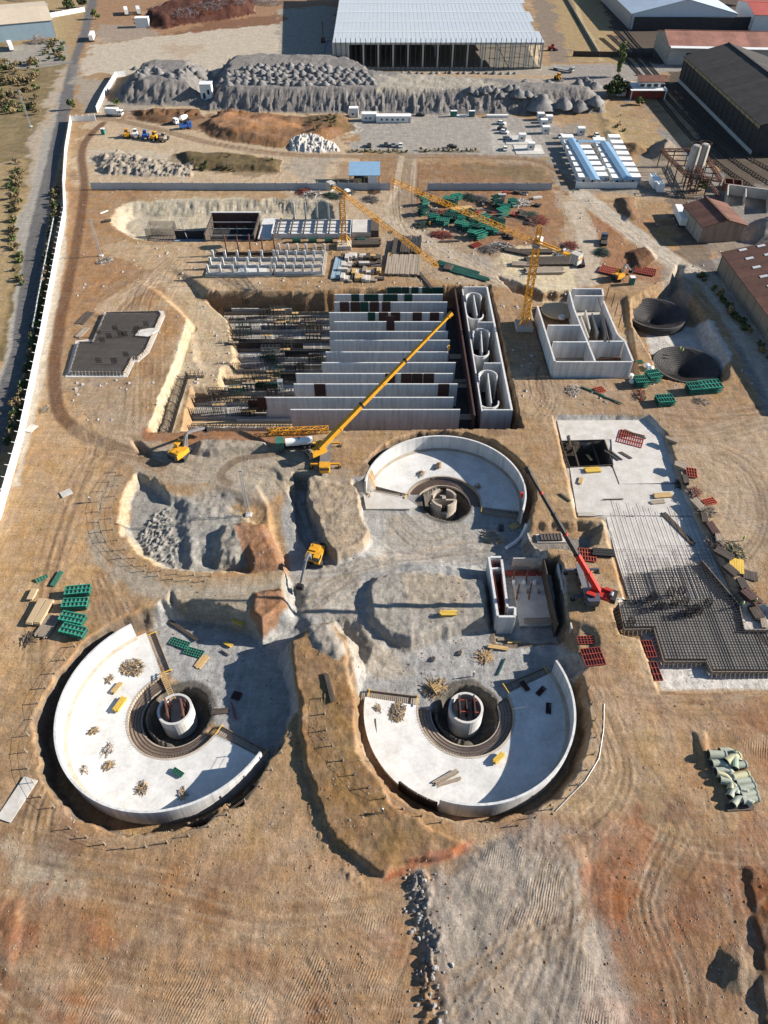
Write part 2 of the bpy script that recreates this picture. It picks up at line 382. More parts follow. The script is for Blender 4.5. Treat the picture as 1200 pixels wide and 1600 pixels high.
def ramp(p,w,soft=2.0,flat=True):
    """graded haul road: list of (px,py,level)"""
    pts=[tuple(G(a,b,c)[:2]) for a,b,c in p]; zs=[c for _,_,c in p]; L=[0]
    for a,b in zip(pts[:-1],pts[1:]): L.append(L[-1]+math.hypot(b[0]-a[0],b[1]-a[1]))
    s,D,_,T,_=near_line(pts,w/2+soft,.3); zl=np.interp(T,L,zs); t=ss(w/2+soft,w/2,D)
    Z[s]=Z[s]*(1-t)+zl*t
def rubble(p,h,sc,warp=1.0,seed=1,px=True):
    """broken lumps scattered over an area (geometry)"""
    pts=pts_of(p) if px else p; s,d=sdf(pts,1,warp); t=ss(0,1.5,d)
    n=vnoise(X[s],Y[s],sc,seed)*.6+vnoise(X[s],Y[s],sc*.5,seed+9)*.5
    Z[s]+=t*h*np.clip(np.abs(n)*1.6-.2,0,1)

# site colours (sunlit appearance scaled to reflectance)
K_PALE=C(205,190,168); K_SAND=C(196,170,136); K_TAN=C(188,156,120); K_GREY=C(172,164,152); K_GRAVEL=C(158,152,144); K_GRDK=C(128,124,119)
K_ORANGE=C(176,112,66); K_RED=C(150,86,54); K_BROWN=C(150,108,72); K_DKBR=C(104,72,50); K_WET=C(122,86,60)
K_ASPH=C(118,116,116); K_ASPH2=C(150,146,140); K_DRY=C(180,152,104); K_SCRUB=C(124,110,76); K_OLIVE=C(92,88,54); K_WHITE=C(216,210,200); K_RAIL=C(92,80,70)
CLL=(-39.9,67.0); CLR=(15.7,67.3); CUP=(14.8,124.2)
# ---- far ground
paint([(-400,-80),(140,-80),(120,100),(75,250),(40,400),(10,560),(-60,760),(-400,760)],K_DRY,2,2,.9)
paint([(-200,20),(110,95),(85,190),(60,300),(-200,330)],K_SCRUB,3,3,.8,.4)
paint([(0,258),(45,245),(35,300),(10,420),(0,430),(-40,420)],K_DRY,2,2,.9,.3)
stroke([(28,262),(18,340),(25,390),(30,440),(18,500),(5,560)],3.5,K_OLIVE,1.5,1,.7,.4)
stroke([(-20,262),(30,250)],3,K_TAN,1,.5)
paint([(-60,85),(95,60),(112,96),(60,108),(-60,112)],K_GREY,1,1)
paint([(98,103),(110,103),(97,150),(84,205),(60,260),(50,305),(38,305),(50,213),(72,160)],C(190,172,148),1,1)
paint([(92,140),(64,225),(50,290),(24,365),(32,410),(10,550),(-25,670),(10,640),(38,540),(55,420),(78,290),(100,160)],C(178,171,160),.8,.4,rb=.1)
paint([(150,0),(560,-60),(545,10),(330,52),(140,64)],C(170,128,92),2,2,.9)
paint([(158,40),(235,38),(250,62),(150,68)],K_GREY,2,1,.6)
paint([(330,35),(545,10),(545,28),(260,60),(230,62)],C(140,96,68),2,2,.9)
paint([(135,70),(260,56),(380,42),(540,35),(540,120),(250,115),(180,118),(125,118)],K_PALE,1.5,1)
paint([(260,75),(310,70),(300,95),(270,98)],K_TAN,4,3,.5)
paint([(440,15),(530,10),(530,125),(440,115)],C(176,166,152),2,1)
paint([(520,100),(1000,100),(1000,150),(520,150)],C(178,166,150),2,1)
paint([(600,110),(950,118),(900,126),(600,121)],C(196,164,124),1,1,.8)
paint([(843,-60),(960,-60),(965,75),(965,98),(885,98)],K_DRY,1.5,1)
stroke([(900,0),(910,40),(925,60),(940,95)],3,C(200,180,130),1,.5,.8); stroke([(890,0),(905,40)],3,K_SCRUB,1,1,.6)
paint([(815,-60),(840,-60),(888,98),(862,98)],C(150,132,115),1,1)
paint([(925,-60),(1300,-60),(1300,320),(1150,300),(1060,170),(1040,115),(960,60)],K_RAIL,2,1,.95)
paint([(880,103),(1060,98),(1075,108),(950,135),(885,135),(870,115)],C(166,158,150),1,1)
paint([(960,155),(1000,155),(1062,248),(1120,330),(1200,430),(1400,640),(1400,560),(1200,330),(1120,270),(1060,222),(1000,160)],C(150,144,138),1.5,.8)
for pl,hh in (([(222,30),(262,12),(300,8),(345,4),(396,8),(400,22),(360,30),(300,38),(260,46),(232,44)],6),([(300,6),(350,-6),(395,-4),(400,6),(350,10)],4)):
    fill(pl,hh,8,2,c=C(92,50,42),lump=2.4,ls=7,rb=.9)
# between heaps and fence
paint([(150,160),(330,160),(560,170),(560,245),(600,292),(120,292),(130,190)],C(208,182,148),2,2,.85)
paint([(160,160),(230,160),(230,180),(160,176)],C(170,160,145),1.5,1,.8)
paint([(550,178),(800,180),(865,195),(905,250),(840,248),(640,240),(545,235)],C(176,168,158),1.5,1)
paint([(543,196),(560,190),(560,215),(545,215)],K_WHITE,1,1,.8)
stroke([(543,236),(635,238)],3,K_SCRUB,1,1,.8,.3); stroke([(657,237),(745,237)],3,K_SCRUB,1,1,.7,.3)
paint([(765,190),(795,188),(810,240),(770,240)],C(196,190,178),1,.5,.9)
paint([(862,205),(905,190),(935,240),(990,300),(880,300),(850,250)],C(160,152,142),2,1,.8)
paint([(905,165),(960,160),(1035,225),(1020,245),(930,225)],K_DRY,2,2,.9,.3)
paint([(990,235),(1060,230),(1110,300),(1040,310),(985,290)],C(158,146,132),2,1,.8)
paint([(150,235),(310,240),(300,278),(145,275)],K_PALE,2,1.5,.7)
paint([(180,178),(310,170),(420,180),(545,180),(545,225),(430,215),(300,205)],C(150,108,72),2,2,.8)
paint([(275,240),(440,248),(435,272),(280,268)],C(120,98,62),2,2,.8,.3)
paint([(445,250),(520,245),(505,280),(470,284)],K_GREY,2,1.5,.6)
paint([(640,255),(840,255),(865,295),(640,297)],K_BROWN,2,1.5,.8,.3); paint([(720,258),(840,258),(850,282),(740,270)],K_SCRUB,3,2,.7,.4)
paint([(520,255),(620,250),(625,290),(520,292)],K_BROWN,2,1.5,.5)
# material yard and the ground south of the fence
paint([(640,300),(880,300),(890,330),(860,420),(740,420),(650,350)],C(160,112,72),2,1.5,.8)
paint([(885,318),(960,350),(1000,400),(1060,440),(960,440),(905,400)],C(168,112,70),2,1.5,.8)
paint([(868,300),(905,320),(925,400),(915,470),(880,440),(885,350)],C(190,166,140),2,1,.8)
paint([(745,425),(800,385),(905,390),(905,455),(860,470)],C(226,206,168),1,.8,.95)
paint([(1060,420),(1130,400),(1200,420),(1200,520),(1150,470),(1100,440)],C(168,158,148),2,1)
paint([(1095,410),(1135,400),(1200,540),(1300,760),(1230,760),(1160,560)],C(158,150,144),1.5,.8)
paint([(1040,290),(1110,300),(1110,420),(1060,400)],C(112,100,92),2,1.5,.7)
paint([(1065,310),(1200,290),(1200,440),(1110,390)],C(152,142,132),2,1.5,.7)
paint([(440,298),(640,298),(630,350),(520,345)],C(196,172,142),2,1.5,.8)
paint([(590,345),(660,330),(760,380),(800,440),(720,440),(610,440)],C(186,164,136),3,2,.7)
paint([(670,380),(760,400),(770,420),(690,400)],K_GREY,2,1.5,.8)
# around the basins
paint([(90,290),(160,300),(170,380),(250,430),(240,480),(110,480)],C(176,130,86),3,2,.7)
paint([(160,380),(330,370),(500,430),(330,450),(270,450)],C(204,174,136),3,2,.7)
paint([(105,590),(200,590),(215,680),(140,650)],C(176,150,122),3,2,.7)
paint([(160,640),(330,690),(470,720),(450,760),(330,760),(200,720)],C(184,158,128),3,2,.8)
paint([(20,640),(110,620),(170,740),(150,900),(60,1050),(0,1100),(-60,900)],C(204,162,110),4,2,.65)
paint([(820,600),(1020,590),(1200,640),(1200,720),(1000,690),(860,650)],C(172,142,112),3,2,.7)
paint([(1030,690),(1200,650),(1200,900),(1150,960),(1090,800)],C(188,162,132),3,2,.8)
paint([(1190,770),(1260,750),(1260,830),(1190,830)],C(150,128,106),3,2,.6)
paint([(865,1000),(960,1000),(1010,1080),(1200,1090),(1200,1140),(960,1140),(900,1060)],C(176,136,98),3,2,.7)
paint([(-60,1290),(300,1310),(700,1330),(1260,1290),(1260,1700),(-60,1700)],C(168,124,90),6,2,.35,.3)
# foreground drifts
paint([(0,1310),(100,1330),(120,1400),(60,1420),(0,1400)],C(196,178,152),3,2,.8)
paint([(0,1390),(40,1410),(30,1480),(10,1600),(-60,1700)],C(150,100,62),2,1.5,.8)
paint([(900,1320),(1180,1330),(1180,1640),(940,1640)],C(148,110,80),5,3,.7)
paint([(890,1430),(960,1420),(970,1460),(900,1470)],C(150,92,52),3,2,.8,.3)
for (a,b,r,k) in ((940,1535,14,C(196,140,80)),(1105,1350,12,C(186,130,80)),(330,1415,25,C(140,92,58)),(250,1380,16,C(178,122,72)),(60,1390,14,C(150,88,50)),(1000,1270,15,K_RED),(1055,1275,10,C(120,80,58)),(40,1480,18,K_RED)):
    q=G(a,b); paint(circle(q.x,q.y,r*.11),k,2,2,.6,px=False)
# ---- excavations
FACE=C(176,150,116)
SANDP=[(171,347),(174,336),(182,326),(196,319),(220,315),(300,313),(430,310),(500,312),(520,320),(525,345),(440,374),(400,377),(240,378),(210,372),(186,361)]
dig(SANDP,4,5.5,.5,face=C(196,180,154))
paint(SANDP,C(204,190,164),1.5,1)
dig([(255,434),(275,447),(310,455),(500,455),(600,448),(722,446),(766,446),(818,669),(500,673),(229,673),(264,585),(296,500),(290,470)],8,1.6,.35,face=C(150,112,78))
paint([(225,676),(262,585),(292,497),(297,487),(318,500),(290,590),(262,676)],C(206,186,152),.6,.3)
fill([(232,676),(262,590),(292,505),(335,478),(352,500),(345,585),(300,592),(282,676)],-3.4,1.2,.4,lump=.2)
ramp([(235,425,0),(275,452,-1.5),(330,505,-3.8),(340,560,-4.2)],9,3)
paint([(228,425),(262,428),(330,470),(360,500),(345,590),(290,590),(300,500),(285,462)],C(196,172,138),2,1,.9)
# pit round each clarifier and the lower working floor between them
LOWC=C(176,175,173)
dig(circle(CLL[0]-.6,CLL[1]-.4,23.6,48),5.2,1.6,.5,px=False,face=C(120,110,98))
dig(circle(CLR[0]+.2,CLR[1]-.2,22.6,48),5.2,1.6,.5,px=False,face=C(150,122,92))
dig(circle(CUP[0],CUP[1],21.9,48),5.2,1.4,.4,px=False,face=C(120,104,88))
LOW=[(222,968),(250,937),(285,950),(395,974),(447,950),(440,905),(452,880),(446,840),(432,800),(448,760),(475,738),(500,740),(575,745),(700,735),(825,790),(838,850),(880,880),(888,990),(925,1040),(800,1110),(640,1110),(560,1060),(542,1000),(520,970),(480,983),(447,1006),(461,1060),(461,1110),(400,1190),(330,1110),(230,1000)]
dig(LOW,5.0,2.2,.6,face=C(176,152,120))
paint([(a,b) for a,b in LOW],LOWC,1.5,.5)
paint([(455,870),(560,900),(800,850),(700,800),(600,800),(590,870),(520,900)],C(184,174,160),2,1.2,.7,z=-4)
paint([(450,900),(560,900),(600,1010),(640,1050),(560,1050),(500,970),(470,960)],C(186,176,160),2,1.2,.7,z=-4)
MID=[(432,745),(470,738),(500,745),(560,800),(600,838),(660,846),(740,856),(768,872),(765,965),(700,990),(640,1010),(560,1040),(530,975),(480,985),(440,965),(443,880)]
fill(MID,-2.7,5,1,lump=.2)
dig([(456,736),(486,738),(478,768),(488,800),(500,838),(508,856),(478,848),(466,830),(458,790)],4.0,.7,.6,face=C(150,140,126))
# ground left standing between the pits
fill([(500,738),(545,742),(562,775),(566,805),(580,828),(566,850),(545,862),(522,872),(503,850),(490,800),(478,770),(480,745)],.35,.8,1.1,c=C(182,160,132),lump=.35)
fill([(585,889),(640,880),(725,888),(765,890),(768,960),(735,972),(690,985),(640,1000),(600,990),(572,962),(566,915)],-1.2,1.5,1.2,c=C(176,168,156),lump=.3)
paint([(625,890),(728,890),(728,950),(640,950)],C(180,164,142),1.5,.5,.8)
ramp([(340,742,0),(415,745,-.4),(440,790,-1.4),(448,850,-2.6),(470,900,-2.8)],5,1.2)
ramp([(520,735,-.1),(560,735,-.1)],6,2)
ramp([(905,1000,-1.0),(870,1010,-4.5)],5,2)
# deep holes inside the tanks and under the slab sump
for c_ in (CLL,CLR,CUP):
    pass
def sector_px(c,a0,a1,r0,r1):
    if a1<a0: a1+=2*PI
    return circle(c[0],c[1],r1,30,a0,a1)+[(c[0]+r1*math.cos(a1),c[1]+r1*math.sin(a1))]+list(reversed(circle(c[0],c[1],r0,24,a0,a1)))
def ang0(c,px,py,z): p=G(px,py,z); return math.atan2(p.y-c[1],p.x-c[0])
for c_,f0,f1,R0 in ((CLL,ang0(CLL,229,992,-4.3),ang0(CLL,393,1176,-4.3),20.4),(CLR,ang0(CLR,564,1088,-4.3),ang0(CLR,864,1050,-4.3),19.5),(CUP,ang0(CUP,818,799,-4.3),ang0(CUP,577,757,-4.3),19.2)):
    dig(sector_px(c_,f0,f1,5.5,R0),6.0,.5,0,px=False,rough=.05)
    dig(sector_px(c_,f0,f1,5.5,9.3),7.2,.5,0,px=False,rough=.05)
    dig(circle(c_[0]+.6,c_[1]-.1,6.5,28),9.4,1.0,.4,px=False,face=C(120,112,102))
    paint(circle(c_[0]+.5,c_[1],7.0,28),C(112,106,98),.8,.3,px=False)
# the half filled pit on the left
dig([(213,738),(193,762),(183,800),(190,838),(213,868),(255,888),(320,894),(384,897),(440,890),(446,872),(410,815),(340,772),(268,772),(243,748)],2.2,2.0,.5,face=C(206,186,152))
paint([(213,745),(197,770),(192,800),(200,836),(220,860),(260,880),(320,886),(385,876),(380,800),(320,780),(262,765),(243,752)],C(168,164,156),1.5,.6)
paint([(262,765),(290,770),(330,800),(420,790),(430,750),(340,745)],C(178,160,138),2.5,1.5,.8)
rubble([(232,790),(262,780),(285,850),(272,884),(225,858),(210,835)],.8,.8,seed=3); rubble([(290,770),(330,780),(345,830),(310,860),(285,830)],.5,1.0,seed=4); rubble([(330,820),(385,812),(398,850),(372,882),(335,884)],.7,1.3,seed=6)
fill([(276,768),(340,757),(430,785),(440,868),(385,880),(312,870),(280,845),(270,800)],-.9,3.2,1.2,lump=.4)
fill([(328,842),(345,815),(385,812),(398,850),(372,882),(335,884)],1.9,3,.8,c=C(166,158,146),lump=.5,add=True)
fill([(362,818),(378,812),(418,814),(450,880),(438,892),(385,896),(376,850)],.6,2.0,.5,c=C(160,112,78),lump=.45)
fill([(285,835),(310,838),(320,880),(290,888),(278,868)],1.6,3,.6,lump=.4,add=True)
paint([(190,745),(165,775),(158,810),(170,850),(200,880),(255,905),(330,908),(440,890),(440,912),(330,930),(230,915),(170,880),(145,830),(148,780),(175,735)],C(178,156,128),1.5,.6,.8)
paint([(262,700),(470,690),(560,740),(500,745),(440,775),(340,765),(270,762),(205,735)],C(178,168,150),2.5,1.5,.75)
paint([(150,800),(175,880),(260,915),(330,928),(440,903),(440,920),(390,930),(395,965),(300,945),(220,930),(150,900),(130,850)],C(176,166,148),2.5,1.5,.75)
paint([(275,770),(340,760),(375,775),(365,812),(330,825),(285,840)],C(172,166,156),2,1.2,.8)
dig([(258,945),(266,918),(281,955),(268,958)],2.5,2,.3)
fill([(394,925),(440,918),(450,948),(405,986),(388,960)],.7,1.4,.5,c=C(162,114,78),lump=.5)
dig([(203,686),(222,690),(240,706),(252,714),(235,716),(212,705)],1.6,1.2,.3)
fill([(305,692),(340,683),(420,690),(420,705),(330,716),(305,712)],1.4,1.5,.5,c=C(170,158,140),lump=.4)
paint([(225,668),(480,670),(480,692),(300,694),(225,690)],C(164,110,70),1,.6,.9)
# slab, pumping station, digester cones
SLAB=[(868,655),(1012,655),(1034,676),(1060,756),(1085,808),(1120,880),(1152,945),(1200,952),(1260,1000),(1260,1072),(1035,1074),(1030,1058),(1005,990),(975,985),(962,942),(985,938),(958,860),(945,808),(902,806),(885,725)]
dig([(862,648),(1014,648),(1042,676),(1070,756),(1095,808),(1135,880),(1166,940),(1212,948),(1280,1000),(1280,1085),(1030,1086),(1000,1000),(968,990),(955,950),(975,935),(952,862),(940,812),(900,810),(880,728)],1.5,.9,.3)
paint(SLAB,C(214,208,198),.6,.25,z=-1.4)
paint([(1030,1040),(1130,1050),(1260,1050),(1260,1076),(1035,1078)],C(228,222,214),.6,.25,z=-1.4)
dig(pts_of([(878,691),(943,689),(957,726),(891,730)],-1.4),6,.3,0,px=False)
paint(pts_of([(876,690),(944,688),(958,727),(890,731)],-1.4),C(90,78,66),.5,.1,px=False)
dig([(762,866),(876,866),(890,990),(772,990)],6.2,1.4,.3,face=C(118,98,78))
dig([(812,818),(905,812),(945,815),(935,850),(900,862),(835,858)],2.2,1.5,.5)
paint([(815,835),(925,830),(925,850),(835,856)],C(150,142,132),1,.5)
dig([(985,468),(1012,452),(1045,436),(1058,412),(1070,415),(1068,450),(1096,480),(1126,530),(1141,565),(1139,590),(1115,606),(1080,602),(1032,592),(1012,550),(983,500)],4.5,3,.4,face=C(168,136,100))
paint([(1010,510),(1060,505),(1110,520),(1135,575),(1120,600),(1040,590),(1015,545)],C(216,210,202),1,.5,z=-4.5)
paint([(1040,420),(1075,420),(1075,470),(1030,470)],C(160,150,138),2,1,.8)
dig([(775,430),(850,455),(905,452),(905,470),(845,470),(800,455)],3,2,.5,face=C(150,112,74))
dig([(825,465),(980,462),(1000,592),(856,592)],1.0,1.0,.3)
paint([(812,560),(835,520),(860,590),(870,640),(820,620)],C(180,150,120),2,1,.7)
# raised ground in the foreground
fill([(447,1008),(482,986),(520,972),(541,1002),(554,1080),(558,1180),(602,1246),(680,1292),(738,1318),(700,1336),(642,1346),(600,1374),(568,1352),(520,1322),(500,1262),(478,1200),(466,1150),(463,1090)],1.15,.6,1.4,c=C(158,120,76),lump=.25)
paint([(470,1060),(540,1090),(556,1190),(610,1260),(690,1310),(600,1330),(520,1260),(480,1150)],C(146,114,70),2,1.5,.7,.3)
paint([(596,1376),(642,1342),(740,1312),(738,1330),(660,1356),(620,1376)],C(176,104,58),.8,.6)
rubble([(455,1110),(474,1200),(498,1268),(520,1328),(568,1362),(606,1382),(560,1390),(505,1335),(476,1260),(450,1150)],.5,1.0,seed=12)
fill([(475,985),(520,975),(545,1020),(530,1040),(490,1020)],.8,2,.6,c=C(168,160,150),lump=.3,add=True)
GREYF=[(738,1326),(690,1345),(648,1362),(642,1390),(648,1420),(662,1450),(654,1480),(650,1520),(662,1560),(672,1600),(690,1660),(985,1660),(965,1560),(935,1480),(928,1420),(935,1350),(900,1300),(830,1290)]
fill(GREYF,.7,2.6,1.2,lump=.2)
paint(GREYF,C(172,161,149),4,2,.92,rb=.35)
paint([(645,1360),(662,1356),(668,1420),(690,1480),(672,1540),(690,1600),(668,1600),(648,1520),(660,1460),(640,1400)],C(150,146,142),.8,1,.8)
rubble([(640,1360),(672,1352),(680,1420),(700,1470),(680,1540),(695,1610),(650,1610),(645,1520),(655,1470),(632,1400)],.9,.9,seed=5)
paint([(920,1420),(935,1350),(905,1310),(960,1310),(1000,1400),(980,1440)],C(140,98,68),2,1.5,.7)
fill([(1158,1355),(1215,1350),(1260,1640),(1195,1640),(1186,1560),(1180,1480),(1166,1420)],.7,1.0,1.4,lump=.4)
paint([(1158,1355),(1260,1350),(1260,1640),(1190,1640),(1180,1480)],C(112,76,50),1,.6)
fill([(0,1385),(38,1402),(40,1440),(25,1500),(8,1600),(-30,1600),(-30,1400)],.35,1.2,1.0,lump=.5)
fill([(1125,1480),(1150,1470),(1178,1500),(1184,1535),(1160,1556),(1130,1545),(1118,1510)],3.2,4.2,.6,c=C(150,128,104),lump=.25,add=True,rb=.6)
for px_,py_ in ((1025,489),(1072,569)):
    q=G(px_,py_,-1.9); dig(circle(q.x,q.y,8.6),8,5,0,px=False,rough=.02)
fill([(1080,1135),(1110,1140),(1110,1230),(1095,1210)],.5,1.0,.5,lump=.2)
dig([(78,1200),(130,1270),(152,1296),(200,1306),(320,1290),(410,1200),(380,1260),(240,1286)],5,1.2,.5)
# tower crane and spoil areas at the back
fill([(310,195),(345,175),(420,178),(480,185),(545,180),(548,205),(500,228),(430,232),(360,222),(325,215)],2.6,7,1.5,c=C(150,106,68),lump=1.8,ls=14)
paint([(345,185),(430,190),(470,205),(400,212),(340,205)],C(184,132,86),2,1.5,.9)
paint([(460,180),(545,180),(545,210),(480,200)],C(110,92,58),2,2,.7,.4)
fill([(275,240),(345,238),(445,250),(440,270),(290,266)],1.6,4,1.5,c=C(112,94,60),lump=1.2,ls=9)
fill([(200,172),(310,170),(320,185),(260,195),(215,190)],1.2,5,1.5,c=C(120,84,54),lump=1.0,ls=9)
fill([(145,245),(190,238),(240,250),(300,258),(305,272),(240,278),(160,272)],1.2,4,1.2,c=C(172,160,144),lump=.9,ls=5)
rubble([(145,245),(190,238),(240,250),(305,262),(300,277),(160,274)],1.5,1.9,seed=8)
fill([(452,224),(475,216),(520,222),(532,236),(500,240),(455,237)],1.6,4,.8,c=C(222,216,208),lump=.8,ls=4)
rubble([(452,224),(475,216),(520,222),(532,236),(500,240),(455,237)],1.3,1.5,seed=9)
fill([(930,165),(965,190),(985,228),(940,222)],.8,5,1.5,lump=1.0,ls=9)
fill([(960,225),(1000,222),(1020,240),(985,245)],2.0,6,1,c=C(150,118,80),lump=.5)
fill([(1010,240),(1025,222),(1048,218),(1066,240),(1050,252),(1020,252)],5,8,.8,c=C(156,140,122),lump=.3)
fill([(1160,352),(1185,342),(1240,360),(1240,392),(1180,385),(1160,375)],5,7,.8,c=C(150,142,134),lump=.3)
fill([(975,395),(1010,385),(1030,400),(1005,425),(985,420)],1.6,3,.8,c=C(110,72,48),lump=.5)
fill([(960,310),(990,308),(1000,345),(975,348)],1.6,3,.8,c=C(140,104,74),lump=.6)
fill([(760,70),(845,70),(845,110),(790,108)],.3,4,1,c=C(214,196,160),lump=.2)
# road on the left, verge and dirt roads
ROAD=[(-60,800),(-20,690),(0,600),(17,550),(37,400),(60,300),(73,250),(93,157),(107,100),(125,50),(137,0),(148,-70),(163,-70),(152,0),(139,50),(120,100),(113,157),(92,250),(80,300),(67,400),(47,550),(28,610),(0,715),(-30,800)]
paint(ROAD,K_ASPH,.5,.1,rb=.05)
paint([(113,100),(125,100),(120,130),(110,130)],K_ASPH2,1,.5,.5)
stroke([(-40,100),(60,102),(108,97)],5,K_ASPH2,1,.3,.9)
paint([(115,120),(165,122),(178,128),(150,185),(135,185),(120,170)],C(176,164,148),1.5,1,.9)
DR=C(160,130,100)
stroke([(150,185),(185,188),(260,205),(320,222),(400,236),(470,243),(600,245),(700,243),(800,247),(845,252),(880,280),(905,302),(960,335),(1020,380),(1080,420),(1130,470)],5.0,DR,1.2,.3,.9)
stroke([(637,245),(632,300),(635,345)],9,C(164,140,116),1.5,.4,.9); stroke([(628,245),(620,290),(606,330)],2.5,C(210,190,162),1,.3,.8); stroke([(648,250),(644,300)],2,C(206,184,154),1,.3,.7); stroke([(628,350),(612,325),(625,312)],4,C(178,156,130),1,.4,.7)
stroke([(905,302),(990,365),(1060,415),(1110,440),(1180,540),(1240,640)],9,C(208,194,174),2,.8,.95); stroke([(895,320),(915,360),(922,400),(918,440)],8,C(204,186,162),2,.8,.9); stroke([(250,428),(200,460),(165,480)],7,C(206,178,144),2,1,.7); stroke([(610,345),(660,370),(720,410),(790,440)],9,C(204,184,158),2,1,.8)
stroke(catmull(pts_of([(162,192),(138,215),(128,240),(132,290),(125,350),(112,420),(95,500),(85,580),(92,640),(120,672),(165,692),(215,712),(250,730)]),4),3.6,C(120,84,58),1.2,.25,.9,px=False,rb=.5)
stroke([(120,672),(180,705),(260,735)],5,C(176,146,114),2,.5,.6)
stroke(catmull(pts_of([(440,708),(380,716),(350,733),(347,748),(358,755)]),4),2.2,C(132,110,88),.8,.2,.8,px=False)
paint([(98,296),(108,300),(100,420),(75,560),(30,760),(20,760),(60,560),(85,400)],C(206,196,180),.6,.3,.8)
# wheel tracks, each run of ruts its own line
TR=C(120,96,72); TRL=C(206,180,146)
for p,w,per in (([(60,1100),(70,950),(110,800),(150,720),(200,700)],6,1.2),([(150,900),(190,980)],7,1.0),([(130,760),(150,690),(130,640)],5,1.1),([(320,740),(250,710),(170,690)],6,1.1),
  ([(0,1350),(120,1370),(260,1400),(420,1440),(640,1420)],6,1.3),([(700,1640),(780,1500),(840,1400),(880,1320)],9,1.1),([(840,1640),(880,1500),(890,1400),(860,1330)],8,1.0),([(680,1560),(800,1480),(920,1400)],7,1.2),
  ([(900,1060),(930,1110),(960,1200),(930,1260),(860,1310)],9,1.1),([(960,1100),(1080,1110),(1220,1105)],6,1.3),([(1000,1280),(1080,1320),(1200,1345)],6,1.2),([(1060,1280),(1000,1400),(1040,1520),(1060,1640)],8,1.3),
  ([(350,1500),(420,1560),(500,1640)],5,1.4),([(100,1500),(200,1540),(330,1560)],6,1.3),([(480,1480),(520,1560),(560,1640)],4,1.5),([(1100,700),(1170,740),(1190,820),(1150,880)],10,1.4),([(1000,680),(1100,680),(1200,650)],6,1.3),
  ([(830,660),(850,620),(830,560)],6,1.2),([(640,430),(720,420),(790,450)],8,1.6),([(260,420),(200,440),(150,470)],9,1.7),([(280,400),(220,460),(200,600)],8,1.6)):
    ruts(p,w*.6,per*.8,TR,.2,.03); tyres(p,int(3+w*.6),w*.3,int(abs(p[0][0])+per*100)%997)
for p,w,per in (([(450,900),(520,900),(600,880),(700,860),(790,850)],8,1.0),([(470,960),(520,930),(560,900)],7,1.0),([(480,880),(470,820),(440,760),(380,740)],6,1.0),([(540,950),(580,1010),(640,1040)],7,1.1),([(600,800),(660,850),(740,830)],6,1.1)):
    tyres(p,int(3+w*.6),w*.3,int(abs(p[0][0])+per*100)%997,z=-3.5,c=C(140,124,104))
_rt=random.Random(77)
for k in range(70):
    x0=_rt.uniform(-20,1220); y0=_rt.uniform(1270,1620) if k<48 else _rt.uniform(1080,1280)
    if 655<x0<960 and y0>1310: continue
    q=G(x0,y0); a_=_rt.uniform(-.6,.9); w_=_rt.uniform(1,4); l_=_rt.uniform(3,9); c_,s_=math.cos(a_),math.sin(a_)
    paint([(q.x+u*l_*c_-v*w_*s_,q.y+u*l_*s_+v*w_*c_) for u,v in ((-1,0),(-.5,.9),(.4,1),(1,.1),(.5,-.8),(-.4,-1))],_rt.choice([C(142,92,60),C(150,98,62),C(204,170,132),C(176,108,62),C(124,88,64),C(190,160,128)]),2,2,_rt.uniform(.3,.65),.5,px=False)
for k in range(24):
    x0=_rt.uniform(-40,1240); y0=_rt.uniform(1330,1640); a_=_rt.uniform(-.5,.9) if x0<640 else _rt.uniform(.9,2.1); L_=_rt.uniform(120,330); b_=_rt.uniform(-.5,.5)
    tyres([(x0-L_*math.cos(a_-b_),y0-L_*math.sin(a_-b_)),(x0,y0),(x0+L_*math.cos(a_+b_),y0+L_*math.sin(a_+b_))],_rt.randint(1,3),1.2,300+k,al=.35,depth=.05,c=C(136,112,88))
for k,p in enumerate(([(160,190),(260,207),(330,224),(470,243)],[(600,246),(760,246),(850,254),(905,302)],[(905,302),(985,362),(1070,420),(1150,500)],[(634,250),(632,345),(700,395),(800,450)],[(330,432),(230,445),(170,500),(130,480)],[(280,400),(230,470),(215,600),(210,690)],[(1010,640),(1110,650),(1220,640)],[(870,620),(850,560),(835,600),(860,650)],[(440,712),(560,735),(600,735)],[(150,1100),(70,1230),(40,1330)])):
    tyres(p,6,2.0,600+k,al=.45)
# ripple marks left by tracked plant
for p in ([(260,1440),(420,1470),(640,1450),(650,1640),(230,1640)],[(80,1480),(250,1480),(330,1560),(300,1640),(20,1640)],[(480,1350),(600,1400),(640,1460),(500,1470)],[(680,1330),(800,1310),(900,1330),(880,1480),(700,1500)],[(700,1480),(930,1480),(980,1640),(700,1640)],[(1140,1140),(1220,1130),(1220,1200),(1150,1190)],[(270,840),(320,850),(330,890),(280,885)],[(150,890),(185,900),(200,960),(160,950)],[(305,692),(420,690),(420,706),(320,716)]):
    s,d=sdf(pts_of(p),1,2.0); RIP[s]=np.maximum(RIP[s],ss(-1,3,d)*ss(-.35,.25,N12[s]+.6*N3[s]))
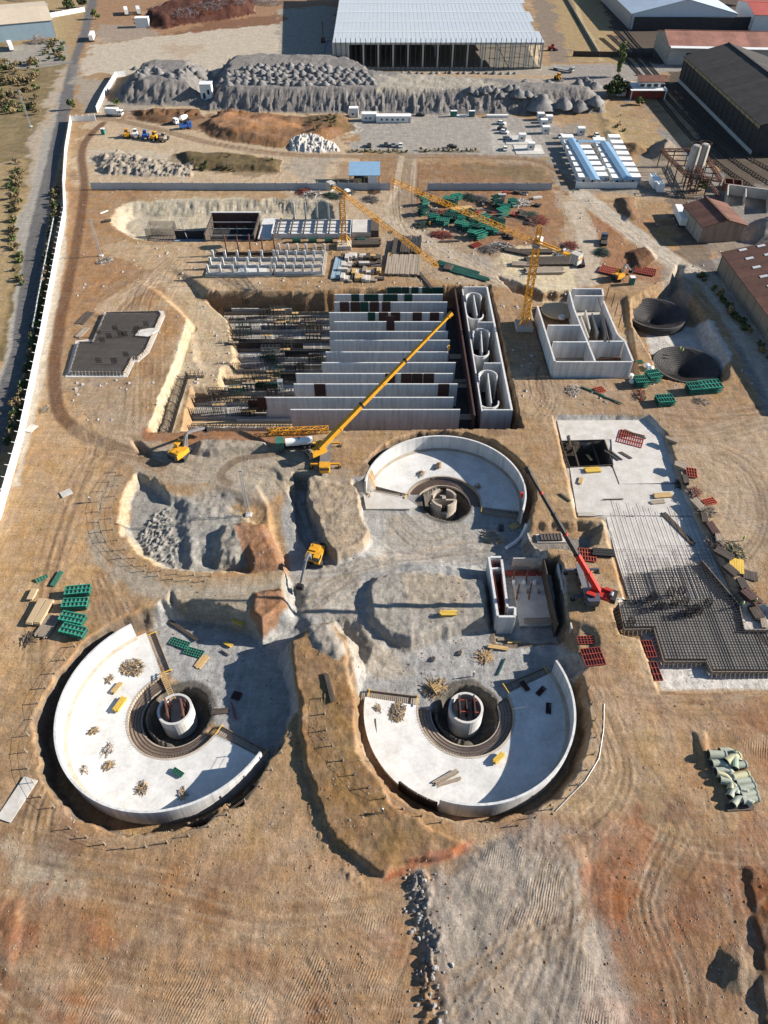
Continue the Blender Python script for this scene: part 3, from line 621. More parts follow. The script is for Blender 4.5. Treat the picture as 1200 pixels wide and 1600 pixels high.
# heaps of crushed stone along the back: one long dump bank
KST=C(146,142,140)
fill([(178,150),(205,118),(235,108),(325,108),(340,130),(330,166),(250,166),(185,162)],8.5,15,1.5,c=KST,lump=.8,ls=8,rb=.9)
BANK=[(320,172),(330,128),(345,106),(400,100),(560,106),(600,128),(700,136),(800,143),(900,150),(948,158),(945,176),(800,180),(560,178),(400,176)]
fill(BANK,8.5,12,1.6,c=KST,lump=.6,ls=7,rb=.9)
paint([(570,116),(700,112),(790,135),(640,142),(590,138)],C(188,178,162),2,1,z=9)
s=bbox(pts_of([(170,180),(950,100)]),2); Z[s]+=np.where(Z[s]>1,(.55*np.abs(np.sin((X[s]+9*N12[s]+4*fbm(X[s],X[s]*0,14,88,3))*.5))+1.5*N3[s]+.9*N1[s])*ss(9.5,4,Z[s]),0)
# general roughness of earth (not on asphalt or concrete)
Z+=(.12*N3+.09*N1)*np.where(ROUGHB>.1,1,0)*np.clip(1.3-FAR,.3,1)
rel=np.where(ROUGHB>.1,1,0)
def ground_mat():
    m=bpy.data.materials.new('site_earth'); m.use_nodes=True; n=m.node_tree.nodes; l=m.node_tree.links; b=n['Principled BSDF']
    b.inputs['Roughness'].default_value=.95; b.inputs['Specular IOR Level'].default_value=.15
    at=n.new('ShaderNodeAttribute'); at.attribute_name='earth'; ar=n.new('ShaderNodeAttribute'); ar.attribute_name='relief'
    sr=n.new('ShaderNodeSeparateColor'); l.new(ar.outputs['Color'],sr.inputs[0])
    tc=n.new('ShaderNodeTexCoord')
    def nz(sc,det=5,rg=.65,v=None):
        t=n.new('ShaderNodeTexNoise'); t.inputs['Scale'].default_value=sc; t.inputs['Detail'].default_value=det; t.inputs['Roughness'].default_value=rg
        l.new(v or tc.outputs['Object'],t.inputs['Vector']); return t.outputs['Fac']
    def mr(src,a,b_,c,d):
        t=n.new('ShaderNodeMapRange'); l.new(src,t.inputs[0]); t.inputs[1].default_value=a; t.inputs[2].default_value=b_; t.inputs[3].default_value=c; t.inputs[4].default_value=d; return t.outputs[0]
    def op(o,a,b_):
        t=n.new('ShaderNodeMath'); t.operation=o
        for i,v in enumerate((a,b_)):
            if isinstance(v,(int,float)): t.inputs[i].default_value=v
            else: l.new(v,t.inputs[i])
        return t.outputs[0]
    ms=n.new('ShaderNodeMapping'); ms.inputs['Scale'].default_value=(.9,.16,1); ms.inputs['Rotation'].default_value=(0,0,.5); l.new(tc.outputs['Object'],ms.inputs[0])
    ms2=n.new('ShaderNodeMapping'); ms2.inputs['Scale'].default_value=(.13,.8,1); ms2.inputs['Rotation'].default_value=(0,0,.25); l.new(tc.outputs['Object'],ms2.inputs[0])
    f=op('MULTIPLY',op('MULTIPLY',mr(nz(.35,8,.75),.32,.68,.80,1.17),op('MULTIPLY',mr(nz(2.2,8,.85),.34,.66,.70,1.28),mr(nz(7,4,.8),.3,.7,.78,1.22))),op('MULTIPLY',mr(nz(1,6,.7,ms.outputs[0]),.35,.65,.86,1.12),mr(nz(1,6,.7,ms2.outputs[0]),.35,.65,.86,1.12)))
    st=n.new('ShaderNodeTexVoronoi'); st.inputs['Scale'].default_value=1.7; l.new(tc.outputs['Object'],st.inputs['Vector'])
    stone=mr(st.outputs['Distance'],.06,.13,1,0); pick=mr(nz(.5,3),.52,.62,0,1)
    stn=op('MULTIPLY',op('MULTIPLY',stone,pick),sr.outputs[1])
    w=n.new('ShaderNodeTexWave'); w.inputs['Scale'].default_value=.8; w.inputs['Distortion'].default_value=16; w.inputs['Detail'].default_value=4; w.inputs['Detail Scale'].default_value=.16; w.inputs['Detail Roughness'].default_value=.45
    mp=n.new('ShaderNodeMapping'); mp.inputs['Rotation'].default_value=(0,0,.35); l.new(tc.outputs['Object'],mp.inputs[0]); l.new(mp.outputs[0],w.inputs['Vector'])
    rip=op('MULTIPLY',op('MULTIPLY',w.outputs['Fac'],sr.outputs[0]),mr(nz(.16,5),.45,.6,0,1))
    mul=n.new('ShaderNodeMix'); mul.data_type='RGBA'; mul.blend_type='MULTIPLY'; mul.inputs[0].default_value=1
    l.new(at.outputs['Color'],mul.inputs[6]); l.new(f,mul.inputs[7])
    hs=n.new('ShaderNodeHueSaturation'); l.new(mul.outputs[2],hs.inputs['Color']); l.new(mr(nz(.12,5),.3,.7,.496,.506),hs.inputs['Hue']); l.new(mr(nz(.2,5),.3,.7,.80,1.08),hs.inputs['Saturation'])
    m2=n.new('ShaderNodeMix'); m2.data_type='RGBA'; l.new(op('MULTIPLY',stn,.6),m2.inputs[0]); l.new(hs.outputs[0],m2.inputs[6]); m2.inputs[7].default_value=(*C(196,182,164),1)
    l.new(m2.outputs[2],b.inputs['Base Color'])
    h=op('ADD',op('ADD',op('MULTIPLY',nz(1.1,9,.72),sr.outputs[1]),op('MULTIPLY',stn,.3)),op('MULTIPLY',rip,.13))
    bp=n.new('ShaderNodeBump'); bp.inputs['Strength'].default_value=1.0; bp.inputs['Distance'].default_value=.6; l.new(h,bp.inputs['Height']); l.new(bp.outputs[0],b.inputs['Normal'])
    return m
_lum=(COL*np.array([.3,.5,.2])).sum(-1,keepdims=True); COL[:]=COL*.9+_lum*.1*np.array([1.05,1.0,.90])
def build_ground():
    me=bpy.data.meshes.new('site_ground'); nv=NX*NY
    co=np.stack([X,Y,Z],-1).reshape(-1,3).astype(np.float32)
    idx=np.arange(nv).reshape(NY,NX); q=np.stack([idx[:-1,:-1],idx[:-1,1:],idx[1:,1:],idx[1:,:-1]],-1).reshape(-1,4)
    me.vertices.add(nv); me.vertices.foreach_set('co',co.ravel())
    nf=len(q); me.loops.add(nf*4); me.polygons.add(nf)
    me.loops.foreach_set('vertex_index',q.ravel().astype(np.int32)); me.polygons.foreach_set('loop_start',np.arange(0,nf*4,4,dtype=np.int32))
    me.polygons.foreach_set('use_smooth',np.ones(nf,bool))
    a=me.attributes.new('earth','FLOAT_COLOR','POINT'); a.data.foreach_set('color',np.concatenate([COL.reshape(-1,3),np.ones((nv,1))],1).astype(np.float32).ravel())
    rb=np.clip(ROUGHB,0,1).reshape(-1,1); a=me.attributes.new('relief','FLOAT_COLOR','POINT')
    a.data.foreach_set('color',np.concatenate([RIP.reshape(-1,1),rb,rb*0,rb*0+1],1).astype(np.float32).ravel())
    me.update(calc_edges=True); me.materials.append(ground_mat())
    o=link('site_ground',me); o['kind']='structure'; o['label']='brown and grey earth of the construction site'
build_ground()
def hz(x,y):
    i=min(NX-2,max(0,int(np.searchsorted(GX,x))-1)); j=min(NY-2,max(0,int(np.searchsorted(GY,y))-1))
    a=(x-GX[i])/(GX[i+1]-GX[i]); b=(y-GY[j])/(GY[j+1]-GY[j])
    return float((Z[j,i]*(1-a)+Z[j,i+1]*a)*(1-b)+(Z[j+1,i]*(1-a)+Z[j+1,i+1]*a)*b)
def on(px,py):
    """point of the built ground under a photo pixel"""
    z=0.0
    for _ in range(12): p=G(px,py,z); z=z*.4+.6*hz(p.x,p.y)
    p=G(px,py,z); return Vector((p.x,p.y,hz(p.x,p.y)))
# ---------------------------------------------------------------- concrete works
def ang(c,px,py,z): p=G(px,py,z); return math.atan2(p.y-c[1],p.x-c[0])
def ring_prof(r0,r1,z0,z1): return [(r0,z0),(r1,z0),(r1,z1),(r0,z1)]
def clarifier(c,R,w0,w1,f0,f1,label,seg=14,tower=0,shutter=None,steps=()):
    cx,cy=c; t=thing('settling_tank',label,'settling tank',(cx,cy,-4.6))
    zb=-4.6; Z_=lambda z:z-zb
    if w1<w0: w1+=2*PI
    if f1<f0: f1+=2*PI
    for i in range(seg):
        a0=w0+(w1-w0)*i/seg; a1=w0+(w1-w0)*(i+1)/seg-(.0018 if i<seg-1 else 0)
        m=M().arc(0,0,ring_prof(R-.42,R,Z_(-5.0),Z_(0.0)),a0,a1,8)
        part('wall_segment',m,MT['conc'],t)
    m=M().arc(0,0,[(9.5,Z_(-5.5)),(R-.42,Z_(-5.2)),(R-.42,Z_(-4.3)),(9.5,Z_(-4.95))],f0,f1,64); part('floor_slab',m,MT['conc_floor'],t)
    part('wall_haunch',M().arc(0,0,[(R-1.15,Z_(-4.5)),(R-.43,Z_(-4.5)),(R-.43,Z_(-4.05)),(R-1.15,Z_(-4.25))],w0,w1,64),MT['conc_dirty'],t)
    m=M().arc(0,0,[(9.1,Z_(-6.6)),(9.47,Z_(-6.6)),(9.47,Z_(-4.93)),(9.1,Z_(-4.93))],f0,f1,48); part('inner_kerb',m,MT['conc_dirty'],t)
    m=M().arc(0,0,ring_prof(6.6,9.08,Z_(-6.4),Z_(-5.75)),f0,f1,48); rs=part('ring_slab',m,MT['conc_dirty'],t)
    m=M()
    for i in range(110):
        a=f0+(f1-f0)*(i+.5)/110; ca,sa=math.cos(a),math.sin(a)
        m.beam((6.8*ca,6.8*sa,Z_(-5.7)),(9.0*ca,9.0*sa,Z_(-5.7)),.05)
        if i%2: m.beam((9.0*ca,9.0*sa,Z_(-5.7)),(9.0*ca,9.0*sa,Z_(-4.5)),.05)
    for r in (7.0,7.6,8.2,8.8): m.arc(0,0,ring_prof(r-.03,r+.03,Z_(-5.72),Z_(-5.66)),f0,f1,40)
    part('ring_reinforcement',m,MT['rebar_rust'],t,kind='stuff')
    # raw radial ends with their stop boards and starter bars
    for a,sg in ((f0,-1),(f1,1)):
        ca,sa=math.cos(a),math.sin(a); nx,ny=-sa*sg,ca*sg
        m=M().prism([(9.3*ca,9.3*sa),((R-.5)*ca,(R-.5)*sa),((R-.5)*ca+nx*1.7,(R-.5)*sa+ny*1.7),(9.3*ca+nx*1.7,9.3*sa+ny*1.7)],Z_(-5.6),Z_(-5.15)); part('construction_joint',m,MT['conc_dirty'],t)
        m=M()
        for k in range(26):
            r=9.5+(R-10.2)*k/25; m.beam((r*ca,r*sa,Z_(-4.75)),(r*ca+nx*1.6,r*sa+ny*1.6,Z_(-4.75)),.05); m.beam((r*ca+nx*.3,r*sa+ny*.3,Z_(-5.1)),(r*ca+nx*.3,r*sa+ny*.3,Z_(-4.3)),.05)
        part('starter_bars',m,MT['rebar_rust'],t,kind='stuff')
        m=M().beam((9.3*ca+nx*1.8,9.3*sa+ny*1.8,Z_(-4.95)),((R-.5)*ca+nx*1.8,(R-.5)*sa+ny*1.8,Z_(-4.95)),.12,.6); part('stop_board',m,MT['timber_grey'],t)
        for r in (9.5,R-1):
            m=M().beam((r*ca-nx*.3,r*sa-ny*.3,Z_(-4.5)),(r*ca+nx*2,r*sa+ny*2,Z_(-4.5)),.16).beam((r*ca+nx*2,r*sa+ny*2,Z_(-4.5)),(r*ca+nx*2,r*sa+ny*2,Z_(-5.3)),.14); part('walkway_clamp',m,MT['timber_yel'],t)
    if shutter:
        s0,s1=shutter; n=4
        for i in range(n):
            a0=s0+(s1-s0)*i/n; a1=s0+(s1-s0)*(i+.94)/n
            m=M().arc(0,0,ring_prof(R-.1,R,Z_(-5),Z_(-1.6)),a0,a1,5)
            for q in range(6):
                a=a0+(a1-a0)*q/5; ca,sa=math.cos(a),math.sin(a); m.beam(((R+.12)*ca,(R+.12)*sa,Z_(-5)),((R+.12)*ca,(R+.12)*sa,Z_(-1.5)),.15)
            for zz in (-4.4,-3.2,-2.0): m.arc(0,0,ring_prof(R-.28,R-.12,Z_(zz),Z_(zz+.16)),a0,a1,5)
            part('curved_shutter',m,MT['timber_dk'],t)
    return t
def centre_well(c,label,kind,top=-3.4):
    cx,cy=c; t=thing('centre_well',label,'concrete well',(cx,cy,-9.2)); h=top+9.2
    if kind=='slots':
        part('well_base',M().arc(0,0,ring_prof(2.7,3.25,0,h-2.4),0,2*PI,32),MT['conc_dirty'],t)
        for k in range(4):
            a=PI/4+k*PI/2; part('well_pier',M().arc(0,0,ring_prof(2.7,3.25,h-2.4,h),a-.52,a+.52,8),MT['conc_dirty'],t)
        part('cross_wall',M().box(0,0,h-3.2,5.4,.5,2.4),MT['conc_dirty'],t); part('centre_pier',M().box(0,-.2,h-3.2,.9,.9,3.4),MT['conc_dirty'],t)
    else:
        part('well_wall',M().arc(0,0,ring_prof(2.85,3.3,0,h),0,2*PI,36),MT['conc_floor'],t)
        part('well_floor',M().arc(0,0,[(0,.2),(2.85,.2),(2.85,h-2.2),(0,h-2.2)],0,2*PI,24),MT['conc_old'],t)
        mtl=MT['form_dark'] if kind=='red' else MT['rust']
        for x in ((-1.5,1.5) if kind!='red' else (-1.3,0,1.5)):
            m=M().box(x,0,h-2.2,.25,3.9 if x else 2.0,3.0 if kind!='red' else 3.6,.35 if kind!='red' else 0)
            for q in range(5): m.box(x+.2,-1.6+q*.8,h-2.2,.14,.14,3.0,.0)
            part('inner_shutter',m,mtl,t)
        if kind=='red':
            for y in (-1.2,1.2): part('shutter_brace',M().beam((-2,y,h+.8),(2.2,y,h+.3),.15),MT['form_red'],t)
    return t
zf=-4.3
LLw0=ang(CLL,206,977,0); LLw1=ang(CLL,409,1176,0); LLf0=ang(CLL,229,992,zf); LLf1=ang(CLL,393,1176,zf)
clarifier(CLL,20.9,LLw0,LLw1,LLf0,LLf1,'bottom left round concrete settling tank with its wall poured on left and bottom sides')
centre_well(CLL,'round concrete centre well with two brown shutters inside, in bottom left tank','brown')
LRw0=ang(CLR,687,1250,0); LRw1=ang(CLR,871,1031,0); LRf0=ang(CLR,564,1088,zf); LRf1=ang(CLR,864,1050,zf)
clarifier(CLR,20.0,LRw0,LRw1,LRf0,LRf1,'bottom right round concrete settling tank with wall on right only and dark shutter',shutter=(ang(CLR,623,1222,-1.6),LRw0-.01))
centre_well(CLR,'round concrete centre well filled with dark red shutters, in bottom right tank','red')
UPw0=ang(CUP,822,798,0); UPw1=ang(CUP,577,752,0); UPf0=ang(CUP,818,799,zf); UPf1=ang(CUP,577,757,zf)
clarifier(CUP,19.7,UPw0,UPw1,UPf0,UPf1,'upper round concrete settling tank with tall curved wall along its far side')
centre_well(CUP,'slotted round concrete centre well with a cross wall, in upper tank','slots')
p=[G(a,b,-4.9) for a,b in ((566,765),(634,778),(652,792),(640,796),(572,796))]
solo('footing_slab',M().prism([(q.x-p[0].x,q.y-p[0].y) for q in p],-.9,.25),MT['blind'],'pale wedge of concrete with bar ends left of upper settling tank','concrete slab',(p[0].x,p[0].y,-4.9))
# ---- aeration basin
bo=G(600,600,-8); B=thing('aeration_basin','large sunken concrete basin with long parallel cross walls and half poured lanes','concrete basin',(bo.x,bo.y,-8))
BZ=8.0
def bl(p): return (p.x-bo.x,p.y-bo.y,p.z+8)
walls=[(604,693,449),(523,692,460),(522,699,472),(514,693,488.5),(522,697,502.7),(515,700,518),(515,703,531.7),(509,700,550),(503,712,566.7),(462,708,583.7),(459,715,600),(413,709,621),(454,719,640)]
panels={0:[(605,627,'g'),(628,639,'g'),(643,654,'g'),(660,693,'g')],1:[(549,561,'g'),(569,591,'g'),(599,621,'g'),(632,644,'g')],2:[(531,545,'r'),(548,562,'r'),(563,575,'g'),(578,592,'r'),(597,610,'r')],
 3:[(575,586,'g'),(592,606,'r'),(611,625,'r'),(645,659,'r'),(672,686,'r')],4:[(604,616,'r')],9:[(602,617,'r'),(627,643,'r'),(644,660,'r'),(662,678,'r')],10:[(491,508,'r'),(685,702,'r')],11:[(402,415,'r')]}
def shutter_panel(w,h,mt,name,parent,loc,rz=0,depth=.12,ribs=None,label=None):
    """a steel shutter: face sheet with frame and ribs standing out on the near side"""
    m=M().box(0,0,0,w,.06,h); n=ribs or max(3,int(w/.45))
    for i in range(n+1): m.box(-w/2+w*i/n,-depth/2-.03,0,.08,depth,h)
    for i in range(5): m.box(0,-depth/2-.031,h*i/4-(.08 if i==4 else 0),w,depth*.8,.08)
    return part(name,m,mt,parent,loc,rz,label=label)
WY=[]
for i,(xl,xr,yy) in enumerate(walls):
    a=G(xl,yy,0); b=G(xr,yy,0); y=a.y; WY.append(y); L=b.x-a.x
    w=part('cross_wall',M().box(0,0,0,L,.42,BZ+.05),MT['conc'],B,bl(Vector(((a.x+b.x)/2,y,-8))))
    for (p0,p1,k) in panels.get(i,()):
        q0=G(p0,yy,0).x; q1=G(p1,yy,0).x; h=4.2 if i!=0 else 5.0
        if i==4: h=6.2
        shutter_panel(q1-q0,h,MT['green_dk'] if k=='g' else MT['form_dark'],'formwork_panel',w,((q0+q1)/2-(a.x+b.x)/2,-.28,BZ+.25-h if i!=4 else BZ-4.0))
# side channel and inlet chambers on the east
def wall_line(p,q,z0,z1,t,name,mt,parent,org):
    d=q-p; L=math.hypot(d.x,d.y); mid=(p+q)/2
    return part(name,M().box(0,0,0,L,t,z1-z0),mt,parent,(mid.x-org.x,mid.y-org.y,z0-org.z),math.atan2(d.y,d.x))
O=Vector((bo.x,bo.y,-8))
wall_line(G(711,450),G(742,648),-8,-.2,.45,'channel_wall',MT['form_dark'],B,O)
wall_line(G(723,449),G(754,641),-8,-.6,.4,'chamber_wall',MT['conc'],B,O)
wall_line(G(761,448),G(800,641),-8,0,.55,'chamber_wall',MT['conc'],B,O)
for a,b,y in ((723,761,448),(745,773,503),(755,784,567),(753,800,640)): wall_line(G(a,y)+Vector((.3,0,0)),G(b,y)-Vector((.32,0,0)),-8,-.02,.42,'chamber_wall',MT['conc'],B,O)
for (cx,y0,y1,rx,lx) in ((739,457,494,12,744),(750.5,513,552,13,752),(761,578,632,14.5,766)):
    a=G(cx,y0); b=G(lx,y1); r=(G(cx+rx,y0).x-G(cx-rx,y0).x)/2; dy=a.y-b.y
    c1=Vector((a.x,a.y-r,0)); c2=Vector((b.x,b.y+r*.9,0)); r2=r*1.02
    def loc(c): return (c.x-O.x,c.y-O.y,0)
    m=M().arc(0,0,ring_prof(r-.2,r+.1,0,BZ),-.15*PI,1.02*PI,20).box(r*math.cos(1.0*PI)+.05,-1.2,0,.3,2.6,BZ)
    part('spiral_wall',m,MT['conc'],B,loc(c1))
    m=M().arc(0,0,ring_prof(r2-.2,r2+.1,0,BZ-.9),-1.02*PI,0.06*PI,20); part('spiral_wall',m,MT['conc'],B,loc(c2))
    wall_line(Vector((c1.x+.2,c1.y+r*.55,0)),Vector((c2.x+.5,c2.y-r2*.5,0)),-8,-.3,.3,'divider_wall',MT['conc'],B,O)
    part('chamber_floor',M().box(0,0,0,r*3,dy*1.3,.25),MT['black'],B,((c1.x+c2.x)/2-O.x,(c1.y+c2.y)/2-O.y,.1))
# west half: lane floors, kickers, starter bars, still open
xr_=[G(x,w[2],0).x for w,x in zip(walls,[w[0] for w in walls])]
lanes=[(1,355,'blind'),(2,352,'conc_dirty'),(3,358,'blind'),(4,357,'blind'),(5,350,'conc_old'),(6,347,'blind'),(7,346,'blind'),(8,300,'ply'),(9,290,'conc_old'),(10,283,'ply'),(11,275,'conc_old'),(12,262,'ply')]
rb=random.Random(11)
for i,xl,mk in lanes:
    y1=WY[i-1]; y0=WY[i]; yy=walls[i][2]; x0=G(xl,yy+16,-7.6).x; x1=xr_[i]+.2
    part('lane_floor',M().box(0,0,0,x1-x0,(y1-y0)*.84,.3),MT[mk],B,((x0+x1)/2-O.x,y0+(y1-y0)*.47-O.y,.25+.25*rb.random()))
    part('wall_kicker',M().box(0,0,0,x1-x0,.5,1.0+.6*rb.random()),MT[rb.choice(['blind','conc_old','blind','timber_grey'])],B,((x0+x1)/2-O.x-.1,y0-O.y,.2))
    m=M(); n=int((x1-x0)/.55); hh=2.4 if rb.random()<.6 else 4.0
    for k in range(n):
        x=x0+(x1-x0)*k/n; h=hh+rb.random()*.7
        if rb.random()<.85: m.beam((x,-.2,.8),(x+rb.uniform(-.06,.06),-.2,h),.10); m.beam((x+.25,.2,.8),(x+.25,.2,h),.10)
    for z in np.arange(1.4,hh,.8): m.beam((x0,.22,z),(x1,.22,z),.05)
    for k in range(int((x1-x0)/.9)):                # floor mat
        x=x0+.9*k; m.beam((x,.5,.62),(x,(y1-y0)*.6,.62),.06)
    for k in range(4): m.beam((x0,.8+k*(y1-y0)*.14,.66),(x1,.8+k*(y1-y0)*.14,.66),.06)
    part('lane_reinforcement',m,MT['rebar'],B,(-O.x,y0-O.y,0),kind='stuff')
# half built timber shutters and frames in the lanes
for (px,py,w,h,k) in ((372,466,8,4,'green_dk'),(410,466,7,4,'green_dk'),(455,470,9,3.2,'timber_dk'),(480,483,12,1.4,'timber_grey'),(400,482,26,1.6,'timber_dk'),(420,540,22,2.2,'black'),(455,556,16,3.0,'black'),(460,590,8,2.6,'timber_dk'),(418,606,7,2.8,'green_dk'),(380,612,1,3,'green'),(406,640,6,4.5,'form_dark'),(470,574,14,2.0,'conc_old'),(350,475,6,1.3,'timber_dk')):
    q=G(px,py,-6.5); m=M().box(0,0,0,w,.18,h)
    for k2 in range(int(w/1.1)+1): m.box(-w/2+k2*1.1,-.2,0,.14,.22,h+.3)
    for z in (.4,h*.55,h-.2): m.box(0,-.22,z,w,.2,.16)
    part('lane_shutter',m,MT[k],B,(q.x-O.x,q.y-O.y,.5))
for (a,b,y,h) in ((361,455,482,2.6),(407,505,508.5,2.4),(357,383,496,2.0),(357,440,540,1.2),(353,412,562,1.2),(367,452,645,2.2),(370,455,655,1.4)):
    p=G(a,y,h-8);q=G(b,y,h-8); part('kicker_top',M().box(0,0,0,q.x-p.x,.45,h),MT['blind'],B,((p.x+q.x)/2-O.x,p.y-O.y,.05))
for k in range(44):
    py=rb.uniform(462,655); px=rb.uniform(355 if py<570 else 300,500 if py<600 else 440); q=G(px,py,-6.5); h=rb.uniform(3,6.5); w=rb.uniform(2,6); m=M()
    for xx in np.arange(-w/2,w/2+.1,1.2):
        for yy in (-.6,.6): m.beam((xx,yy,0),(xx,yy,h),.13)
    for z in np.arange(1.2,h,1.3):
        for yy in (-.6,.6): m.beam((-w/2,yy,z),(w/2,yy,z),.09)
    part('scaffold_frame',m,MT[rb.choice(['rebar','green_dk','steel','rebar'])],B,(q.x-O.x,q.y-O.y,.4),kind='stuff'); part('scaffold_deck',M().box(0,0,h*.7,w,1.1,.1),MT[rb.choice(['timber_grey','timber','timber_dk'])],B,(q.x-O.x,q.y-O.y,.4))
m=M(); p0=G(291,583,-2); p1=G(262,676,-2)
for k in range(90):
    t=k/89; p=p0.lerp(p1,t)-O; m.beam((p.x,p.y,.2),(p.x,p.y,6.2+.6*math.sin(k)),.1); m.beam((p.x+.4,p.y,.2),(p.x+.4,p.y,6.0),.1)
for z in np.arange(.6,6.2,.5): m.beam((p0.x-O.x,p0.y-O.y,z),(p1.x-O.x,p1.y-O.y,z),.06)
part('end_wall_reinforcement',m,MT['rebar'],B,kind='stuff')
for k in range(7):
    m=M().beam((0,0,0),(2.6,.3,-2.5),.2); p=p0.lerp(p1,(k+.5)/7)-O; part('raking_prop',m,MT['timber_dk'],B,(p.x-2.4,p.y,6.5))
q=G(440,480,0); post=M().lattice((0,0,0),(0,0,7.4),1.1,1.1,.1,.07); part('access_tower',post,MT['galv'],B,(G(445,475,-8).x-O.x,G(455,487,-8).y-O.y,.2))
post=M().lattice((0,0,0),(0,0,6),1.3,1.1,.12,.08).box(0,0,6,1.6,1.6,.1); part('access_tower',post,MT['galv'],B,(G(440,618,-7).x-O.x,G(440,618,-7).y-O.y,.3))
for (px,py) in ((716,560),(723,600),(727,605),(731,655)):
    m=M(); 
    for k in range(5): m.box(0,k*.5,0,3.6,.3,.14)
    q=G(px-4,py,-4); part('channel_walkway',m,MT['timber_grey'],B,(q.x-O.x,q.y-O.y,4))
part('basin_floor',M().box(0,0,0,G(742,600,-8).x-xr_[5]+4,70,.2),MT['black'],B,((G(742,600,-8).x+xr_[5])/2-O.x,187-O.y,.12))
# ---- compartment tank
ko=Vector((*G(930,540,0)[:2],-1)); K=thing('compartment_tank','open topped concrete tank split into square compartments beside the round cone pits','concrete tank',ko)
def kw(a,b,z1=5.0,t=.5,mt='conc',name='tank_wall'): return wall_line(G(*a,z1),G(*b,z1),-1,z1,t,name,MT[mt],K,ko)
e=Vector((.27,0,0))
kw((840,478),(867,564)); 
for (a,b,y,z) in ((867,989,565,4.99),(863,918,534,4.98),(919,975,533,4.98),(855,908,508,4.97),(897,943,462,4.97),(893,941,451,4.96)):
    wall_line(G(a,y,z)+e,G(b,y,z)-e,-1,z,.5,'tank_wall',MT['conc'],K,ko)
kw((989,564),(977,534)); kw((897,482),(930,564),4.9); kw((943,470),(965,522),4.4); kw((890,455),(897,482),4.8); kw((941,451),(943,462),4.8)
kw((977,534),(965,522),4.4)
for (a,b,c_) in (((852,520),(905,520),'rust'),((868,552),(925,552),'timber_grey'),((935,552),(985,552),'rust'),((905,500),(950,500),'conc_old')):
    p=G(*a,-.5);q=G(*b,-.5); part('tank_floor',M().box(0,0,0,q.x-p.x+.5,9,.3),MT[c_],K,((p.x+q.x)/2-ko.x,p.y-ko.y,.3))
for (px,py,px2,py2) in ((925,490,935,520),(915,485,922,515),(908,495,920,528),(940,495,948,525)):
    p=G(px,py,2);q=G(px2,py2,2); wall_line(p,q,-1,2.2,.35,'baffle_wall',MT['conc_old'],K,ko)
part('shoring_beam',M().beam(G(935,465,5.4)-ko,G(952,535,5.4)-ko,.3),MT['timber_dk'],K)
for (px,py) in ((955,480),(960,495),(966,512),(946,470)): part('timber_prop',M().beam(G(px,py,0)-ko,G(px+6,py-22,4)-ko,.25),MT['timber_dk'],K)
q=G(872,482,1.5); part('round_hatch',M().arc(0,0,[(0,0),(5.2,0),(5.2,.4),(0,.9)],0,2*PI,28),MT['ply'],K,(q.x-ko.x,q.y-ko.y,1.6)); part('hatch_neck',M().tube((0,0,0),(0,0,1),1.1,14),MT['conc'],K,(q.x-ko.x+.5,q.y-ko.y-4.5,1.6))
# ---- digester cones
for (px,py,r,zc,lab) in ((1025,489,9.4,-1.9,'far dark cone shaped digester base lined with reinforcement'),(1072,569,9.3,-1.9,'near dark cone shaped digester base with two workers on its rim')):
    c=G(px,py,zc); t=thing('digester_cone',lab,'concrete cone',(c.x,c.y,zc-3))
    part('cone_shell',M().arc(0,0,[(r-.9,-.5),(r+.3,-.5),(r+.3,3.0),(r,3.0),(.6,-1.2),(.6,-1.8)],0,2*PI,56),MT['cone'],t)
    m=M()
    for k in range(72):
        a=2*PI*k/72; ca,sa=math.cos(a),math.sin(a); m.beam((.9*ca,.9*sa,-.95),((r)*ca,(r)*sa,3.15),.04)
        m.beam((r*ca,r*sa,3.0),(r*ca,r*sa,3.5),.07)
    for k in range(1,15): rr=r*k/15; m.arc(0,0,ring_prof(rr-.03,rr+.03,-1.33+4.4*rr/r,-1.23+4.4*rr/r),0,2*PI,48)
    part('cone_reinforcement',m,MT['rebar'],t,kind='stuff')
    part('rim_band',M().arc(0,0,ring_prof(r+.32,r+.6,1.2,2.6),0,2*PI,56),MT['black'],t)
def bars(m,poly,ang_,sp,w,z,jit=0.0,seed=1):
    """reinforcing bars ruled across a polygon"""
    r=random.Random(seed); c,s_=math.cos(ang_),math.sin(ang_); P=[(x*c+y*s_,-x*s_+y*c) for x,y in poly]
    v=min(p[1] for p in P)+sp/2; vm=max(p[1] for p in P)
    while v<vm:
        xs=[]
        for i in range(len(P)):
            a,b=P[i],P[(i+1)%len(P)]
            if (a[1]>v)!=(b[1]>v): xs.append(a[0]+(b[0]-a[0])*(v-a[1])/(b[1]-a[1]))
        xs.sort()
        for a,b in zip(xs[::2],xs[1::2]):
            a+=r.uniform(-jit,jit); b+=r.uniform(-jit,jit)
            m.beam((a*c-v*s_,a*s_+v*c,z),(b*c-v*s_,b*s_+v*c,z),w)
        v+=sp*(1+r.uniform(-.15,.15))
    return m
def poly_l(pts,z,o): return [((G(a,b,z)-o).x,(G(a,b,z)-o).y) for a,b in pts]
so_=G(1000,800,-1.4); SL=thing('foundation_slab','long pale foundation slab with reinforcement mats and a deep square sump','foundation slab',so_)
def slabpart(name,pts,z0,z1,mt): return part(name,M().prism(poly_l(pts,-1.4,so_),z0,z1),MT[mt],SL)
slabpart('slab_bay',[(870,657),(1010,657),(1032,676),(1022,684),(890,690),(878,690)],-.5,.12,'blind')
slabpart('slab_bay',[(955,686),(1033,678),(1058,755),(968,757),(958,730)],-.5,.16,'blind')
slabpart('slab_bay',[(890,730),(956,731),(966,757),(1060,757),(1083,806),(946,806),(902,804)],-.5,.10,'blind')
